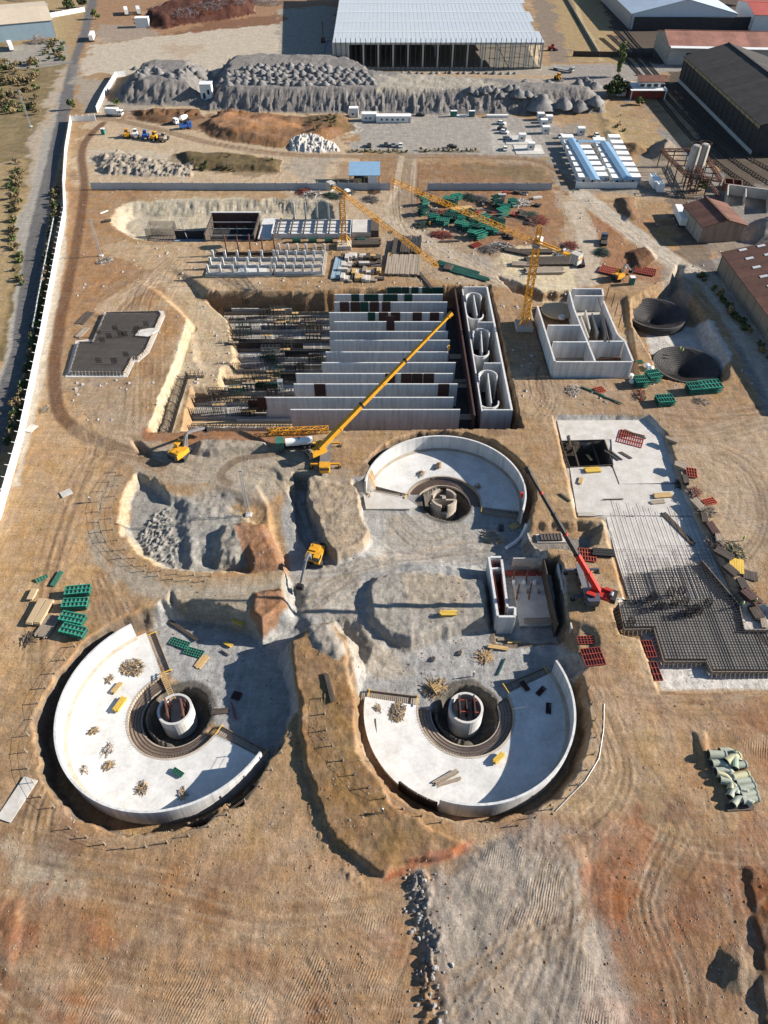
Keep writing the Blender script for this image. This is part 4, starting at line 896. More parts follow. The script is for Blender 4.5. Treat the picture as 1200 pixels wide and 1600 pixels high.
slabpart('slab_bay',[(947,808),(1084,808),(1118,878),(1155,950),(985,940),(962,868)],-.5,.06,'blind')
da=G(945,810,-1.4);db=G(1000,1000,-1.4); A1=math.atan2(db.y-da.y,db.x-da.x)
m=M(); bars(m,poly_l([(955,790),(1080,800),(1155,945),(985,938),(960,850)],-1.4,so_),A1,1.15,.045,.30,2.0,3); part('bottom_bars',m,MT['rebar_rust'],SL,kind='stuff')
m=M(); bars(m,poly_l([(972,868),(1106,862),(1155,945),(985,938)],-1.4,so_),A1,.85,.042,.33,1.5,4); bars(m,poly_l([(970,858),(1100,848),(1155,945),(985,938)],-1.4,so_),A1+PI/2,1.2,.042,.42,1.5,5); part('middle_bars',m,MT['rebar'],SL,kind='stuff')
RAFT=[(966,938),(985,937),(978,898),(1030,890),(1098,878),(1155,946),(1163,985),(1205,985),(1260,1050),(1112,1050),(1104,1034),(1037,1034),(1022,983),(975,984)]
slabpart('raft_block',[(967,939),(1150,939),(1163,985),(1200,985),(1240,1048),(1112,1048),(1104,1032),(1039,1032),(1024,981),(976,982)],.1,.55,'matgrey')
m=M(); bars(m,poly_l(RAFT,-.6,so_),A1,.6,.08,1.0,.3,6); bars(m,poly_l(RAFT,-.6,so_),A1+PI/2,.65,.08,1.12,.3,7); part('top_mat',m,MT['rebar'],SL,kind='stuff')
for a,b in (((966,938),(975,984)),((975,984),(1022,983)),((1022,983),(1037,1034)),((1037,1034),(1104,1034)),((1104,1034),(1112,1050)),((1112,1050),(1260,1050)),((966,938),(984,937)),((1098,878),(1155,946)),((1155,946),(1163,985)),((1163,985),(1205,985))):
    p=G(*a,-.4);q=G(*b,-.4); w=wall_line(p,q,-1.4,-.2,.1,'edge_form',MT['timber_grey'],SL,so_)
    L=math.hypot(q.x-p.x,q.y-p.y); mm=M()
    for k in range(int(L/.9)+1): mm.beam((-L/2+k*.9,-.05,1.2),(-L/2+k*.9,-.9,.05),.12); mm.box(-L/2+k*.9,-.1,0,.12,.12,1.5)
    part('form_brace',mm,MT['timber_grey'],w,kind='stuff')
rk=random.Random(5)
for (px,py) in ((1047,928),(1063,927),(1053,943),(1068,943),(1015,940),(1020,935),(1090,958),(1085,955),(1105,945),(1075,960),(985,975),(1030,950)):
    q=G(px,py,-.3); m=M()
    for k in range(16): a=2*PI*k/16; m.beam((.7*math.cos(a),.7*math.sin(a),0),(.7*math.cos(a),.7*math.sin(a),1.6+rk.random()*.4),.07)
    for z in (.4,1.0,1.5): m.arc(0,0,ring_prof(.68,.74,z,z+.06),0,2*PI,10)
    part('column_starter',m,MT['rebar'],SL,(q.x-so_.x,q.y-so_.y,1.0))
# sump: dug below the slab and lined with boards
su=[(876,690),(944,688),(958,727),(890,731)]; sp_=poly_l(su,-1.4,so_)
for i in range(4):
    a=Vector((*sp_[i],0));b=Vector((*sp_[(i+1)%4],0)); d=b-a; n=max(2,int(d.length/1.5))
    for k in range(n):
        p=a.lerp(b,(k+.5)/n); part('sump_board',M().box(0,0,0,d.length/n-.06,.18,4.6),MT['timber_dk'],SL,(p.x,p.y,-4.3),math.atan2(d.y,d.x))
for (a,b) in (((895,694),(905,729)),((925,692),(938,727))): part('sump_beam',M().beam(Vector((*poly_l([a],-2.5,so_)[0],-1.4)),Vector((*poly_l([b],-2.5,so_)[0],-1.4)),.4),MT['timber_dk'],SL)
part('sump_plank',M().beam(Vector((*poly_l([(917,710)],-4,so_)[0],-2.6)),Vector((*poly_l([(923,724)],-4,so_)[0],-1.5)),.7,.1),MT['timber'],SL)
# ---- rebar raft on the left
lo=G(180,540,0); LR_=thing('raft_foundation','dark reinforcement raft on the left with white timber edge forms','foundation slab',(lo.x,lo.y,0))
RL=[(166,490),(248,488),(252,492),(228,548),(216,560),(207,560),(194,584),(110,583),(124,536),(146,536)]
part('blinding',M().prism(poly_l([(163,488),(256,486),(258,494),(233,552),(216,566),(210,566),(199,590),(102,590),(118,533),(145,530)],0,lo),0,.14),MT['blind'],LR_)
part('raft_block',M().prism(poly_l(RL,.5,lo),.14,.6),MT['matgrey'],LR_)
m=M(); bars(m,poly_l(RL,.7,lo),0.02,.62,.10,.95,.3,8); bars(m,poly_l(RL,.7,lo),PI/2-.17,.62,.10,1.05,.3,9)
part('top_mat',m,MT['rebar'],LR_,kind='stuff')
for i in range(len(RL)):
    p=G(*RL[i],.5);q=G(*RL[(i+1)%len(RL)],.5); w=wall_line(p,q,.02,1.05,.1,'edge_form',MT['timber_grey'],LR_,lo)
    L=math.hypot(q.x-p.x,q.y-p.y); mm=M()
    for k in range(int(L/1.0)+1): mm.beam((-L/2+k,-.05,1.0),(-L/2+k,.8,.1),.12); mm.box(-L/2+k,.1,0,.1,.1,1.3)
    part('form_brace',mm,MT['blind'],w,kind='stuff')
for k in range(14):
    px=rk.uniform(125,235); py=rk.uniform(500,575)
    if px+ (py-490)*.2<130 or px>250-(py-490)*.5: continue
    q=G(px,py,.8); m=M()
    for j in range(10): m.beam((j*.18,0,0),(j*.18,.05,1.7+rk.random()*.5),.07)
    m.beam((0,0,.9),(1.7,0,.9),.06); part('column_starter',m,MT['rebar'],LR_,(q.x-lo.x,q.y-lo.y,.9))
q=G(229,520,.8); part('pour_patch',M().prism([(-3,-2),(1,-2.6),(3.4,1),(3,2.4),(0,2),(-2.6,1)],0,.3),MT['blind'],LR_,(q.x-lo.x,q.y-lo.y,.85))
# ---- pumping station in its pit
po=G(815,920,-6); PH=thing('pump_station','pumping station under construction with narrow red lined chamber and struts across floor','concrete building',(po.x,po.y,-6))
def pw(a,b,z0,z1,t,mt,name='station_wall'): return wall_line(G(*a,z1),G(*b,z1),z0,z1,t,name,MT[mt],PH,po)
pw((764,870),(778,962),-6,0,.5,'conc'); pw((784,874),(793,948),-6,0,.5,'conc'); pw((766,870),(783,870),-6,-.02,.5,'conc'); pw((779,963),(805,963),-6,-.03,.5,'conc'); pw((805,962),(805,949),-6,-.03,.5,'conc'); pw((794,949),(804,949),-6,-.04,.4,'conc')
pw((768,888),(783,887),-6,-.3,.35,'conc')
for (a,b) in (((769,872),(780,950)),((781,874),(790,948))): pw(a,b,-5.5,-.8,.12,'form_red','inner_shutter')
p=G(768,880,-5);q=G(800,960,-5); part('chamber_floor',M().box(0,0,0,3.4,11,.2),MT['form_red'],PH,((p.x+q.x)/2-po.x-.8,(p.y+q.y)/2-po.y,.6))
part('station_floor',M().prism(poly_l([(797,880),(862,878),(874,975),(812,978)],-5.5,po),0,.5),MT['blind'],PH)
for (x0,y0,x1,y1) in ((806,882,802,906),(826,884,822,908),(812,912,807,936),(831,910,826,936)): part('raking_strut',M().beam(G(x0,y0,-1.5)-po,G(x1,y1,-5.4)-po,.35),MT['rust'],PH)
pw((850,872),(872,975),-6,-1.2,.25,'timber_dk','timber_wall'); pw((872,880),(894,982),-6,-.6,.3,'conc_old','timber_wall'); pw((802,872),(850,872),-6,-2.2,.25,'conc_old','timber_wall')
for k in range(12):
    p=G(797+k*5.5,896+14*(k%3),-5.2); part('shutter_stack',M().box(0,0,0,.5+1.6*(k%3==0),.9,.7),MT[['form_red','white','timber_grey'][k%3]],PH,(p.x-po.x,p.y-po.y,.5))
for k in range(5):
    p=G(818,968+k*2.4,-5.3); q=G(862,967+k*2.4,-5.3); part('scaffold_board',M().beam(p-po+Vector((0,0,.3+.2*k)),q-po+Vector((0,0,.3+.2*k)),.35,.08),MT['timber_grey'],PH)
# ---------------------------------------------------------------- machines
def wheel_mesh(r,w):
    return M().tube((-w/2,0,r),(w/2,0,r),r,12), M().tube((-w/2-.02,0,r),(w/2+.02,0,r),r*.55,8)
def heading(a,b): d=Vector(b)-Vector(a); return math.atan2(d.y,d.x)-PI/2
def excavator(label,body,reach,tip_z=0.3,sc=1.0):
    """tracked excavator: body point, bucket point"""
    body=Vector(body); reach=Vector(reach); d=reach-body; L=math.hypot(d.x,d.y); rz=math.atan2(d.y,d.x)-PI/2
    t=thing('excavator',label,'excavator',body,rz)
    for s in (-1,1):
        pr=[(-2.2,.45),(-1.9,.05),(1.9,.05),(2.2,.45),(1.9,.95),(-1.9,.95)]
        m=M(); m.add([(s*1.25+q*.3,a,b) for q in (-1,1) for a,b in pr],[tuple(range(6)),tuple(range(11,5,-1))]+[(i,i+6,(i+1)%6+6,(i+1)%6) for i in range(6)])
        tr=part('track',m,MT['dark'],t,rz=.35); m=M()
        for k in range(12): m.box(s*1.25,-1.8+k*.33,.94,.62,.12,.06)
        part('track_shoe',m,MT['steel'],tr)
    part('undercarriage',M().box(0,0,.4,2.0,2.2,.6),MT['dark'],t,rz=.35)
    b=part('engine_house',M().prism([(-1.35,-2.4),(1.35,-2.4),(1.5,-1.2),(1.5,1.2),(.2,1.3),(-.2,1.3),(-1.5,.4),(-1.5,-1.2)],1.0,2.15),MT['yellow'],t)
    part('engine_cover',M().box(.3,-1.3,2.15,2.0,1.6,.25),MT['yellow'],b); part('exhaust',M().tube((.8,-1.6,2.4),(.8,-1.6,2.9),.09),MT['dark'],b)
    part('counterweight',M().prism([(-1.35,-2.42),(1.35,-2.42),(1.1,-2.95),(-1.1,-2.95)],1.0,2.2),MT['dark'],t)
    c=part('cab',M().box(-.95,.75,1.0,1.05,1.7,1.95),MT['yellow'],t); part('cab_window',M().box(-.95,.85,1.75,1.11,1.6,.95),MT['glass'],c); part('cab_roof',M().box(-.95,.75,2.95,1.1,1.75,.08),MT['yellow'],c)
    kz=4.6; ky=L*.52
    part('boom',M().beam((.2,.9,1.6),(.2,ky*.6,kz),.5,.7).beam((.2,ky*.6,kz),(.2,ky,kz-.5),.45,.6),MT['steel'],t)
    part('stick',M().beam((.2,ky-.5,kz-.3),(.2,L-.4,1.2+tip_z),.4,.5),MT['steel'],t)
    for s in (-.3,.3): part('boom_ram',M().tube((.2+s,1.4,1.5),(.2+s,ky*.55,kz-.6),.11),MT['galv'],t)
    m=M(); m.add([(.2+x,L+y,tip_z+z) for x in (-.65,.65) for y,z in ((-.3,1.3),(.35,1.2),(.6,.4),(.1,-.1),(-.5,.2))],[(0,1,2,3,4),(9,8,7,6,5)]+[(i,i+5,(i+1)%5+5,(i+1)%5) for i in (0,1,2,3)])
    bk=part('bucket',m,MT['dark'],t); m=M()
    for k in range(5): m.beam((-.4+.3*k,L-.5,tip_z+.2),(-.4+.3*k,L-.75,tip_z-.05),.1)
    part('bucket_teeth',m,MT['steel'],bk); t.scale=(sc,sc,sc)
    return t
excavator('yellow tracked excavator digging below the big basin with its arm raised to the right',on(284,712),on(318,684),1.2,1.15)
excavator('yellow tracked excavator on the low working floor between the round tanks',on(492,876),on(474,916),.2,1.15)
def carrier(t,n_axle,L,w,paint_,cabm,cab_end=1):
    part('chassis',M().box(0,0,.9,w*.86,L,.5),MT['dark'],t)
    part('deck',M().box(0,-cab_end*L*.08,1.4,w,L*.80,.22),paint_,t)
    c=part('driver_cab',M().prism([(-w/2,0),(w/2,0),(w/2,1.9),(w/2-.3,2.2),(-w/2+.3,2.2),(-w/2,1.9)],.8,2.7),cabm,t,(0,cab_end*(L/2-2.0),0),0 if cab_end>0 else PI)
    part('windscreen',M().box(0,1.95,1.7,w-.3,.55,.7),MT['glass'],c); part('cab_side_window',M().box(0,1.2,1.7,w+.04,.8,.65),MT['glass'],c)
    tm,rm=wheel_mesh(.62,.5); tmm=tm.mesh('tyre',MT['dark']); rmm=rm.mesh('rim',MT['steel'])
    for k in range(n_axle):
        for s in (-1,1):
            wh=part('wheel',tmm,None,t,(s*(w/2-.25),-L/2+1.4+(L-3)*k/(n_axle-1),0)); part('rim',rmm,None,wh)
def mobile_crane(label,base,rz,pivot,tip,mcol,fly,n_sec=6,w0=1.05,w1=.5,hook=True,seccols=None,L=12.5,body=None):
    t=thing('mobile_crane',label,'mobile crane',base,rz); body=body or mcol; carrier(t,4,L,2.6,MT['steel'],body,cab_end=-1)
    for y in (-L*.28,L*.36):
        for s in (-1,1):
            o=part('outrigger',M().box(s*2.3,y,1.0,2.6,.45,.4).beam((s*3.5,y,1.2),(s*3.5,y,.15),.25),body,t); part('outrigger_pad',M().box(s*3.5,y,.02,.9,.9,.14),MT['dark'],o)
    inv=Matrix.Translation(Vector(base))@Matrix.Rotation(rz,4,'Z'); inv=inv.inverted()
    P=inv@Vector(pivot); T=inv@Vector(tip); d=T-P; az=math.atan2(d.y,d.x)-PI/2
    u=part('superstructure',M().box(0,-.6,1.65,2.6,4.2,.9).box(.9,-1.8,2.55,.7,1.6,.5),mcol,t,(P.x-0,P.y-0,0),az)
    part('counterweight',M().box(0,-3.2,1.7,2.8,1.1,1.2),MT['dark'],u); cb=part('operator_cab',M().box(-1.75,1.2,1.65,.95,1.9,1.5),mcol,u); part('cab_window',M().box(-1.77,1.3,2.3,.95,1.8,.7),MT['glass'],cb)
    m=M().tube((-.5,-2.6,2.8),(.5,-2.6,2.8),.45,12); part('winch',m,MT['steel'],u)
    P=P+Vector((0,0,0)); m=[]
    for k in range(n_sec):
        a=max(0,k/n_sec-.02); b=(k+1)/n_sec+(0.0 if k<n_sec-1 else 0); w=w0+(w1-w0)*k/(n_sec-1)
        mt=mcol if not seccols else seccols[k]
        s=part('boom_section',M().beam(P+d*a,P+d*b,w,w*1.15),mt,t)
        if k<n_sec-1: part('boom_collar',M().beam(P+d*(b-.012),P+d*b,w*1.12,w*1.3),MT['dark'] if k%2 else mcol,s)
        m.append(s)
    dn=d.normalized()
    part('luffing_ram',M().tube(P+Vector((0,0,-.3))+dn*2.0*0+Vector((d.x,d.y,0)).normalized()*1.6-Vector((0,0,.6)),P+dn*7-Vector((0,0,.5)),.22),MT['galv'],t)
    h=part('boom_head',M().beam(T-dn*.6,T+dn*.7,w1*1.3,w1*2.0),seccols[-1] if seccols else mcol,t); part('head_sheave',M().tube(T+Vector((-.3,0,-.4)),T+Vector((.3,0,-.4)),.35,10),MT['dark'],h)
    if hook:
        part('hoist_rope',M().beam(T+dn*.5,T+dn*.5-Vector((0,0,hook)),.06),MT['dark'],t)
        part('hook_block',M().box(T.x+dn.x*.5,T.y+dn.y*.5,T.z-hook-1.2,.5,.5,1.2),mcol,t)
    return t
yb=on(509,716)
mobile_crane('yellow mobile crane with very long telescopic boom reaching over the basin walls',yb,0.03,G(499,701,2.6),G(703,492,27),MT['yellow'],None,6,1.15,.55,9)
rbp=on(915,918)
mobile_crane('red mobile crane with dark telescopic boom leaning over to the upper left',rbp,heading(on(922,940),on(904,880)),G(935,924,2.4),G(825,735,29),MT['red'],None,6,.95,.42,6,[MT['red'],MT['red'],MT['black'],MT['black'],MT['black'],MT['black']],11.0,MT['cloth'])
q=on(466,677); a=on(440,679); b=on(488,677)
solo('lattice_section',M().lattice((-8,0,.8),(8,0,.8),1.3,1.6,.16,.1),MT['crane_yel'],'orange lattice crane section lying beside the yellow mobile crane','crane section',q+Vector((0,0,.1)),heading(a,b)+PI/2)
# lorries
def truck(label,loc,rz,cabm,kind,L=8.5,w=2.5,bodym=None,cat='lorry',name='lorry'):
    t=thing(name,label,cat,loc,rz)
    part('chassis',M().box(0,0,.6,w*.7,L,.35),MT['dark'],t)
    c=part('cab',M().prism([(-w/2,0),(w/2,0),(w/2,1.6),(w/2-.2,1.95),(-w/2+.2,1.95),(-w/2,1.6)],.6,2.9),cabm,t,(0,L/2-2.0,0)); part('windscreen',M().box(0,1.75,1.75,w-.3,.5,.85),MT['glass'],c); part('side_window',M().box(0,1.0,1.8,w+.04,.8,.7),MT['glass'],c)
    B=L-2.4
    if kind=='box': part('cargo_box',M().box(0,-1.15,.98,w,B,2.6),bodym,t)
    if kind=='tank':
        part('tank',M().tube((0,-L/2+.1,1.9),(0,L/2-2.5,1.9),1.05,16),bodym,t); m=M()
        for k in range(3): m.box(0,-L/2+1+k*B/3,.95,2.0,.25,.6)
        part('tank_saddle',m,MT['dark'],t); part('tank_hatch',M().tube((0,-1.2,2.9),(0,-1.2,3.1),.35,10),MT['steel'],t)
    if kind=='tipper':
        m=M().box(0,-1.15,1.0,w,B,.15).box(-w/2+.05,-1.15,1.15,.1,B,1.1).box(w/2-.05,-1.15,1.15,.1,B,1.1).box(0,-1.15-B/2+.05,1.15,w-.2,.1,1.1).box(0,-1.15+B/2-.05,1.15,w-.2,.1,1.4); part('tipper_body',m,bodym,t)
    if kind=='flat':
        part('flat_bed',M().box(0,-1.15,.98,w,B,.2),bodym,t); part('headboard',M().box(0,-1.15+B/2-.1,1.18,w,.12,.9),MT['steel'],t)
    if kind=='mixer':
        part('mixer_drum',M().pipe([(0,1.2,2.0),(0,.4,2.1),(0,-1.6,2.35),(0,-3.2,2.7)],[.7,1.15,1.2,.6],14),bodym,t); part('chute',M().beam((0,-3.4,2.6),(0,-4.2,1.2),.5,.12),MT['steel'],t)
    tm,rm=wheel_mesh(.5,.45); a=tm.mesh('tyre',MT['dark']); r=rm.mesh('rim',MT['steel'])
    for y in (L/2-1.2,-L/2+2.4,-L/2+1.2):
        for s in (-1,1): wh=part('wheel',a,None,t,(s*(w/2-.2),y,0)); part('rim',r,None,wh)
    return t
def put(px,py,ax,ay): p=on(px,py); return p,heading(p,on(ax,ay))
p,r=put(461,699,438,701); truck('green lorry carrying a long white tank, left of the yellow mobile crane',p,r,MT['green'],'tank',9.5,2.6,MT['white'])
p,r=put(180,181,198,182); truck('white box lorry parked inside the gate by the white wall',p,r,MT['white'],'box',9,2.5,MT['white'])
p,r=put(285,192,270,196); truck('white mixer lorry on the haul road below the left heap',p,r,MT['white'],'mixer',9,2.6,MT['white'])
p,r=put(291,201,306,199); truck('small blue tipper lorry beside the white mixer lorry',p,r,MT['blue'],'tipper',6,2.3,MT['blue'])
p,r=put(880,111,895,114); truck('long grey flat lorry standing between the steel hall and heaps',p,r,MT['galv'],'flat',13,2.6,MT['galv'])
p,r=put(943,380,943,372); truck('small dark lorry on bare red soil near the site road',p,r,MT['cloth'],'flat',6,2.3,MT['timber_dk'])
p,r=put(75,8,70,18)
def trailer(label,px,py,ax,ay,L,mt,group=None):
    p,r=put(px,py,ax,ay); t=thing('trailer',label,'trailer',p,r,group)
    part('trailer_box',M().box(0,0,.95,2.6,L,2.7),mt,t); part('trailer_roof',M().box(0,0,3.652,2.64,L+.04,.06),mt,t); part('trailer_frame',M().box(0,0,.55,1.4,L*.9,.38),MT['dark'],t)
    m,_=wheel_mesh(.5,.5); a=m.mesh('wheel',MT['dark'])
    for y in (-L/2+1.2,-L/2+2.4):
        for s in (-1,1): part('wheel',a,None,t,(s*1.05,y,0))
    part('landing_leg',M().box(0,L/2-2,.02,1.8,.2,.9),MT['steel'],t)
trailer('white box trailer beside the blue grey warehouse',18,77,24,90,13,MT['white'])
trailer('white trailer on the dry grass, left of a pair by the scrap heap',198,22,195,10,12,MT['white'])
trailer('white trailer on the dry grass, right of a pair by the scrap heap',217,21,213,9,12,MT['cabin'])
trailer('long white trailer parked at the kerb of the asphalt road',145,62,149,50,13,MT['white'])
trailer('white trailer beside the rusty gabled shed',1061,345,1052,325,13,MT['white'])
# cars: one of each build, then copies
def car_proto(paintm,label,hatch=False):
    t=thing('parked_car',label,'car',(0,0,0),0,'cars parked on the gravel yard')
    pr=[(-2.1,.3),(2.1,.3),(2.15,.7),(1.5,.9),(-1.9,.95),(-2.15,.75)]
    m=M(); n=len(pr); m.add([(x*.88,a,b) for x in (-1,1) for a,b in pr],[tuple(range(n)),tuple(range(2*n-1,n-1,-1))]+[(i,i+n,(i+1)%n+n,(i+1)%n) for i in range(n)]); part('body',m,paintm,t)
    gl=[(-1.75,.93),(.9,.9),(.25,1.42),(-1.2,1.45)]; m=M(); m.add([(x*(.82-.12*(b>1)),a,b) for x in (-1,1) for a,b in gl],[(0,1,2,3),(7,6,5,4)]+[(i,i+4,(i+1)%4+4,(i+1)%4) for i in range(4)]); g=part('windows',m,MT['glass'],t)
    part('roof',M().prism([(-.66,-1.2),(.66,-1.2),(.66,.25),(-.66,.25)],1.43,1.5),paintm,t)
    tm,rm=wheel_mesh(.33,.22); a=tm.mesh('wheel',MT['dark'])
    for y in (-1.3,1.35):
        for s in (-1,1): part('wheel',a,None,t,(s*.8,y,0))
    return t
CP={'w':car_proto(MT['white'],'white car parked first in the row at the right side of gravel yard'),'d':car_proto(MT['black'],'dark car parked alone at the left front edge of gravel yard'),'s':car_proto(MT['galv'],'silver grey car parked third in the short row at front of gravel yard')}
cars=[('d',577,229,577,215,0),('d',603,228,603,215,'black car parked second from left in front row of gravel yard'),('s',615,228,615,215,0),('w',626,229,626,215,'white car at right end of short front row on gravel yard'),('d',706,231,718,231,'black car parked crosswise near the dry hedge strip'),
 ('w',783,194,795,196,0),('d',784,203,796,204,'black car parked between two white cars at yard edge'),('w',787,208,799,210,'white car below the black car at right edge of gravel yard'),('s',793,218,806,219,'silver car parked alone below the row at right edge of gravel yard'),('w',789,234,787,224,'white car nearest the dirt road at right of gravel yard'),
 ('w',878,215,890,213,'white car parked beside the blue roofed cabin camp'),('d',657,181,670,182,'black car parked behind the long white site office'),('w',932,214,940,222,'small white van on dry grass above the cabin camp'),('s',70,8,80,8,'grey car in the far scrap yard by the blue grey warehouse')]
used=set()
for k,px,py,ax,ay,lab in cars:
    p,r=put(px,py,ax,ay)
    if k not in used: used.add(k); o=CP[k]; o.location=p; o.rotation_euler=(0,0,r); o.scale=(1.1,1.1,1.1)
    else: o=dup(CP[k],p,r,lab,(1.1,1.1,1.1))
    if lab: o['label']=lab
# machines parked in a huddle by the haul road
for (px,py,ax,ay,mt,lab) in ((199,214,199,205,'yellow','yellow loader at left end of the huddle of machines'),(213,214,215,204,'white','white machine second in the huddle of machines'),(228,216,232,206,'blue','blue machine in middle of the huddle of machines'),(243,218,250,214,'yellow','yellow machine right of the blue one in the huddle'),(257,220,262,216,'timber_grey','grey machine at right end of the huddle of machines'),(862,79,868,79,'red','red loader standing beside the steel hall'),(872,125,878,128,'yellow','yellow loader dumping at right end of gravel bank')):
    p,r=put(px,py,ax,ay); t=thing('loader',lab,'loader',p,r); mm=MT[mt]
    part('body',M().prism([(-1.2,-2.4),(1.2,-2.4),(1.2,.6),(-1.2,.6)],.9,2.2),mm,t); c=part('cab',M().box(0,.1,2.2,1.5,1.5,1.4),mm,t); part('cab_window',M().box(0,.1,2.5,1.56,1.56,.8),MT['glass'],c)
    part('loader_arm',M().beam((-.7,.6,1.8),(-.7,3.0,.8),.25).beam((.7,.6,1.8),(.7,3.0,.8),.25),mm,t); part('loader_bucket',M().box(0,3.3,.2,2.8,.9,.9),MT['steel'],t)
    tm,rm=wheel_mesh(.8,.6); a=tm.mesh('wheel',MT['dark'])
    for y in (-1.6,1.3):
        for s in (-1,1): part('wheel',a,None,t,(s*1.15,y,0))
p,r=put(507,96,517,88); t=thing('boom_lift','blue boom lift standing in the shadow left of the steel hall','boom lift',p,r)
part('base',M().box(0,0,.5,2.4,4,.8),MT['blue'],t); part('turret',M().box(0,-.6,1.3,1.8,2.2,.9),MT['blue'],t); part('lower_boom',M().beam((0,-1,2),(0,3,7),.45),MT['blue'],t); part('upper_boom',M().beam((0,3,7),(0,8,9.5),.35),MT['blue'],t); part('basket',M().box(0,8.6,8.6,2.2,1,1.1),MT['steel'],t)
a=wheel_mesh(.5,.4)[0].mesh('wheel',MT['dark'])
for y in (-1.4,1.4):
    for s in (-1,1): part('wheel',a,None,t,(s*1.1,y,0))
p,r=put(505,66,505,60); t=thing('piling_rig','dark tracked drilling rig in shadow beside the steel hall','drilling rig',p,r); part('track',M().box(-1,0,0,.6,4,.9),MT['dark'],t); part('track',M().box(1,0,0,.6,4,.9),MT['dark'],t); part('body',M().box(0,-.3,.9,2.5,3.6,1.6),MT['rust'],t); part('mast',M().lattice((0,2.1,.6),(0,2.1,11),.7,1,.12,.08),MT['rust'],t)
# a yellow loader and a red lorry body near the cones
p,r=put(966,435,958,443); 
excavator('yellow backhoe standing among red trays near the far cone pit',on(966,436),on(984,428),.4,1.0)
# ---- tower cranes
def tower_crane(label,base,h,jib,cjib,apex,mw=1.7,trolley=.6,cabside=1):
    t=thing('tower_crane',label,'tower crane',base); b=Vector(base)
    part('ballast_base',M().box(0,0,-.2,5.2,5.2,1.6),MT['conc_old'],t); m=M()
    for s in (-1,1):
        for u in (-1,1): m.beam((s*2.4,u*2.4,1.4),(s*.8,u*.8,4.2),.22)
    part('base_strut',m,MT['crane_yel'],t)
    n=max(2,int(h/4))
    for k in range(n): part('mast_section',M().lattice((0,0,1.4+(h-2.4)*k/n),(0,0,1.4+(h-2.4)*(k+1)/n-.06),mw,1.5,.26,.13),MT['crane_yel'],t)
    part('slewing_ring',M().tube((0,0,h-1.0),(0,0,h-.2),1.35,16),MT['steel'],t)
    J=Vector(jib)-b; K=Vector(cjib)-b; J.z=K.z=h+.4; ju=Vector((J.x,J.y,0)).normalized(); side=Vector((-ju.y,ju.x,0))*cabside
    L=Vector((J.x,J.y,0)).length; nj=max(3,int(L/9)); o=Vector((0,0,h+.4))
    for k in range(nj): part('jib_section',M().lattice(o+ju*(L*k/nj),o+ju*(L*(k+1)/nj-.05),1.4,1.7,.13,.065,tri=True),MT['crane_yel'],t)
    part('counter_jib',M().beam(o+side*.7,K+side*.7,.25,.4).beam(o-side*.7,K-side*.7,.25,.4).beam(o*.5+K*.5+Vector((0,0,.1)),K+Vector((0,0,.1)),1.6,.12),MT['crane_yel'],t)
    for k in range(4):
        c=K-(K-o).normalized()*(.5+.7*k); part('counterweight',M().box(0,0,-1.6,.55,2.2,2.8),MT['conc_old'],t,c,math.atan2(K.y,K.x))
    part('hoist_winch',M().tube(o*.4+K*.6+side*.6+Vector((0,0,.6)),o*.4+K*.6-side*.6+Vector((0,0,.6)),.5,10),MT['steel'],t)
    c=part('crane_cab',M().box(0,0,-1.4,1.5,1.9,2.1),MT['white'],t,o+side*1.7+ju*.8,math.atan2(ju.y,ju.x)-PI/2); part('cab_window',M().box(0,.3,-.6,1.56,1.5,.9),MT['glass'],c)
    if apex:
        part('tower_head',M().lattice(o,o+Vector((0,0,apex)),1.1,1.4,.2,.12),MT['crane_yel'],t); ap=o+Vector((0,0,apex))
        part('pendant',M().beam(ap,o+ju*L*.38+Vector((0,0,.8)),.08),MT['steel'],t); part('pendant',M().beam(ap,o+ju*L*.75+Vector((0,0,.8)),.08),MT['steel'],t); part('pendant',M().beam(ap,K+Vector((0,0,.3)),.08),MT['steel'],t)
    c=o+ju*L*trolley; part('trolley',M().box(0,0,-1.3,1.4,1.4,.4),MT['steel'],t,c,math.atan2(ju.y,ju.x)); part('hoist_rope',M().beam(c+Vector((0,0,-1.3)),c+Vector((0,0,-8)),.06),MT['dark'],t); part('hook_block',M().box(0,0,-9,.5,.5,1),MT['crane_yel'],t,c)
    return t
b1=on(538,386); tower_crane('yellow tower crane without a head whose jib points to the lower right',(b1.x,b1.y,0),19.5,G(683,413,20),G(513,287,20),0,trolley=.55)
b2=G(818,512,0); tower_crane('tall yellow tower crane with a pointed head whose jib crosses the material yard',(b2.x,b2.y,0),27.4,G(612,280,28),G(908,404,28),4.6,trolley=.7,cabside=-1)
# lattice lamp masts standing on the site
for (px,py,h,lab) in ((389,805,14,'slender grey lattice mast on the spoil in the half filled pit'),(158,400,13,'slender grey lattice mast beside the dark haul road'),(48,198,16,'tall pale power mast on the scrub left of asphalt road')):
    p=on(px,py); t=thing('lattice_mast',lab,'mast',p); part('mast_footing',M().box(0,0,-.3,1.4,1.4,.6),MT['conc'],t); part('mast_lattice',M().lattice((0,0,.3),(0,0,h),.6,1.0,.07,.04),MT['galv'],t); part('mast_head',M().box(0,0,h,.9,.3,.3),MT['galv'],t)
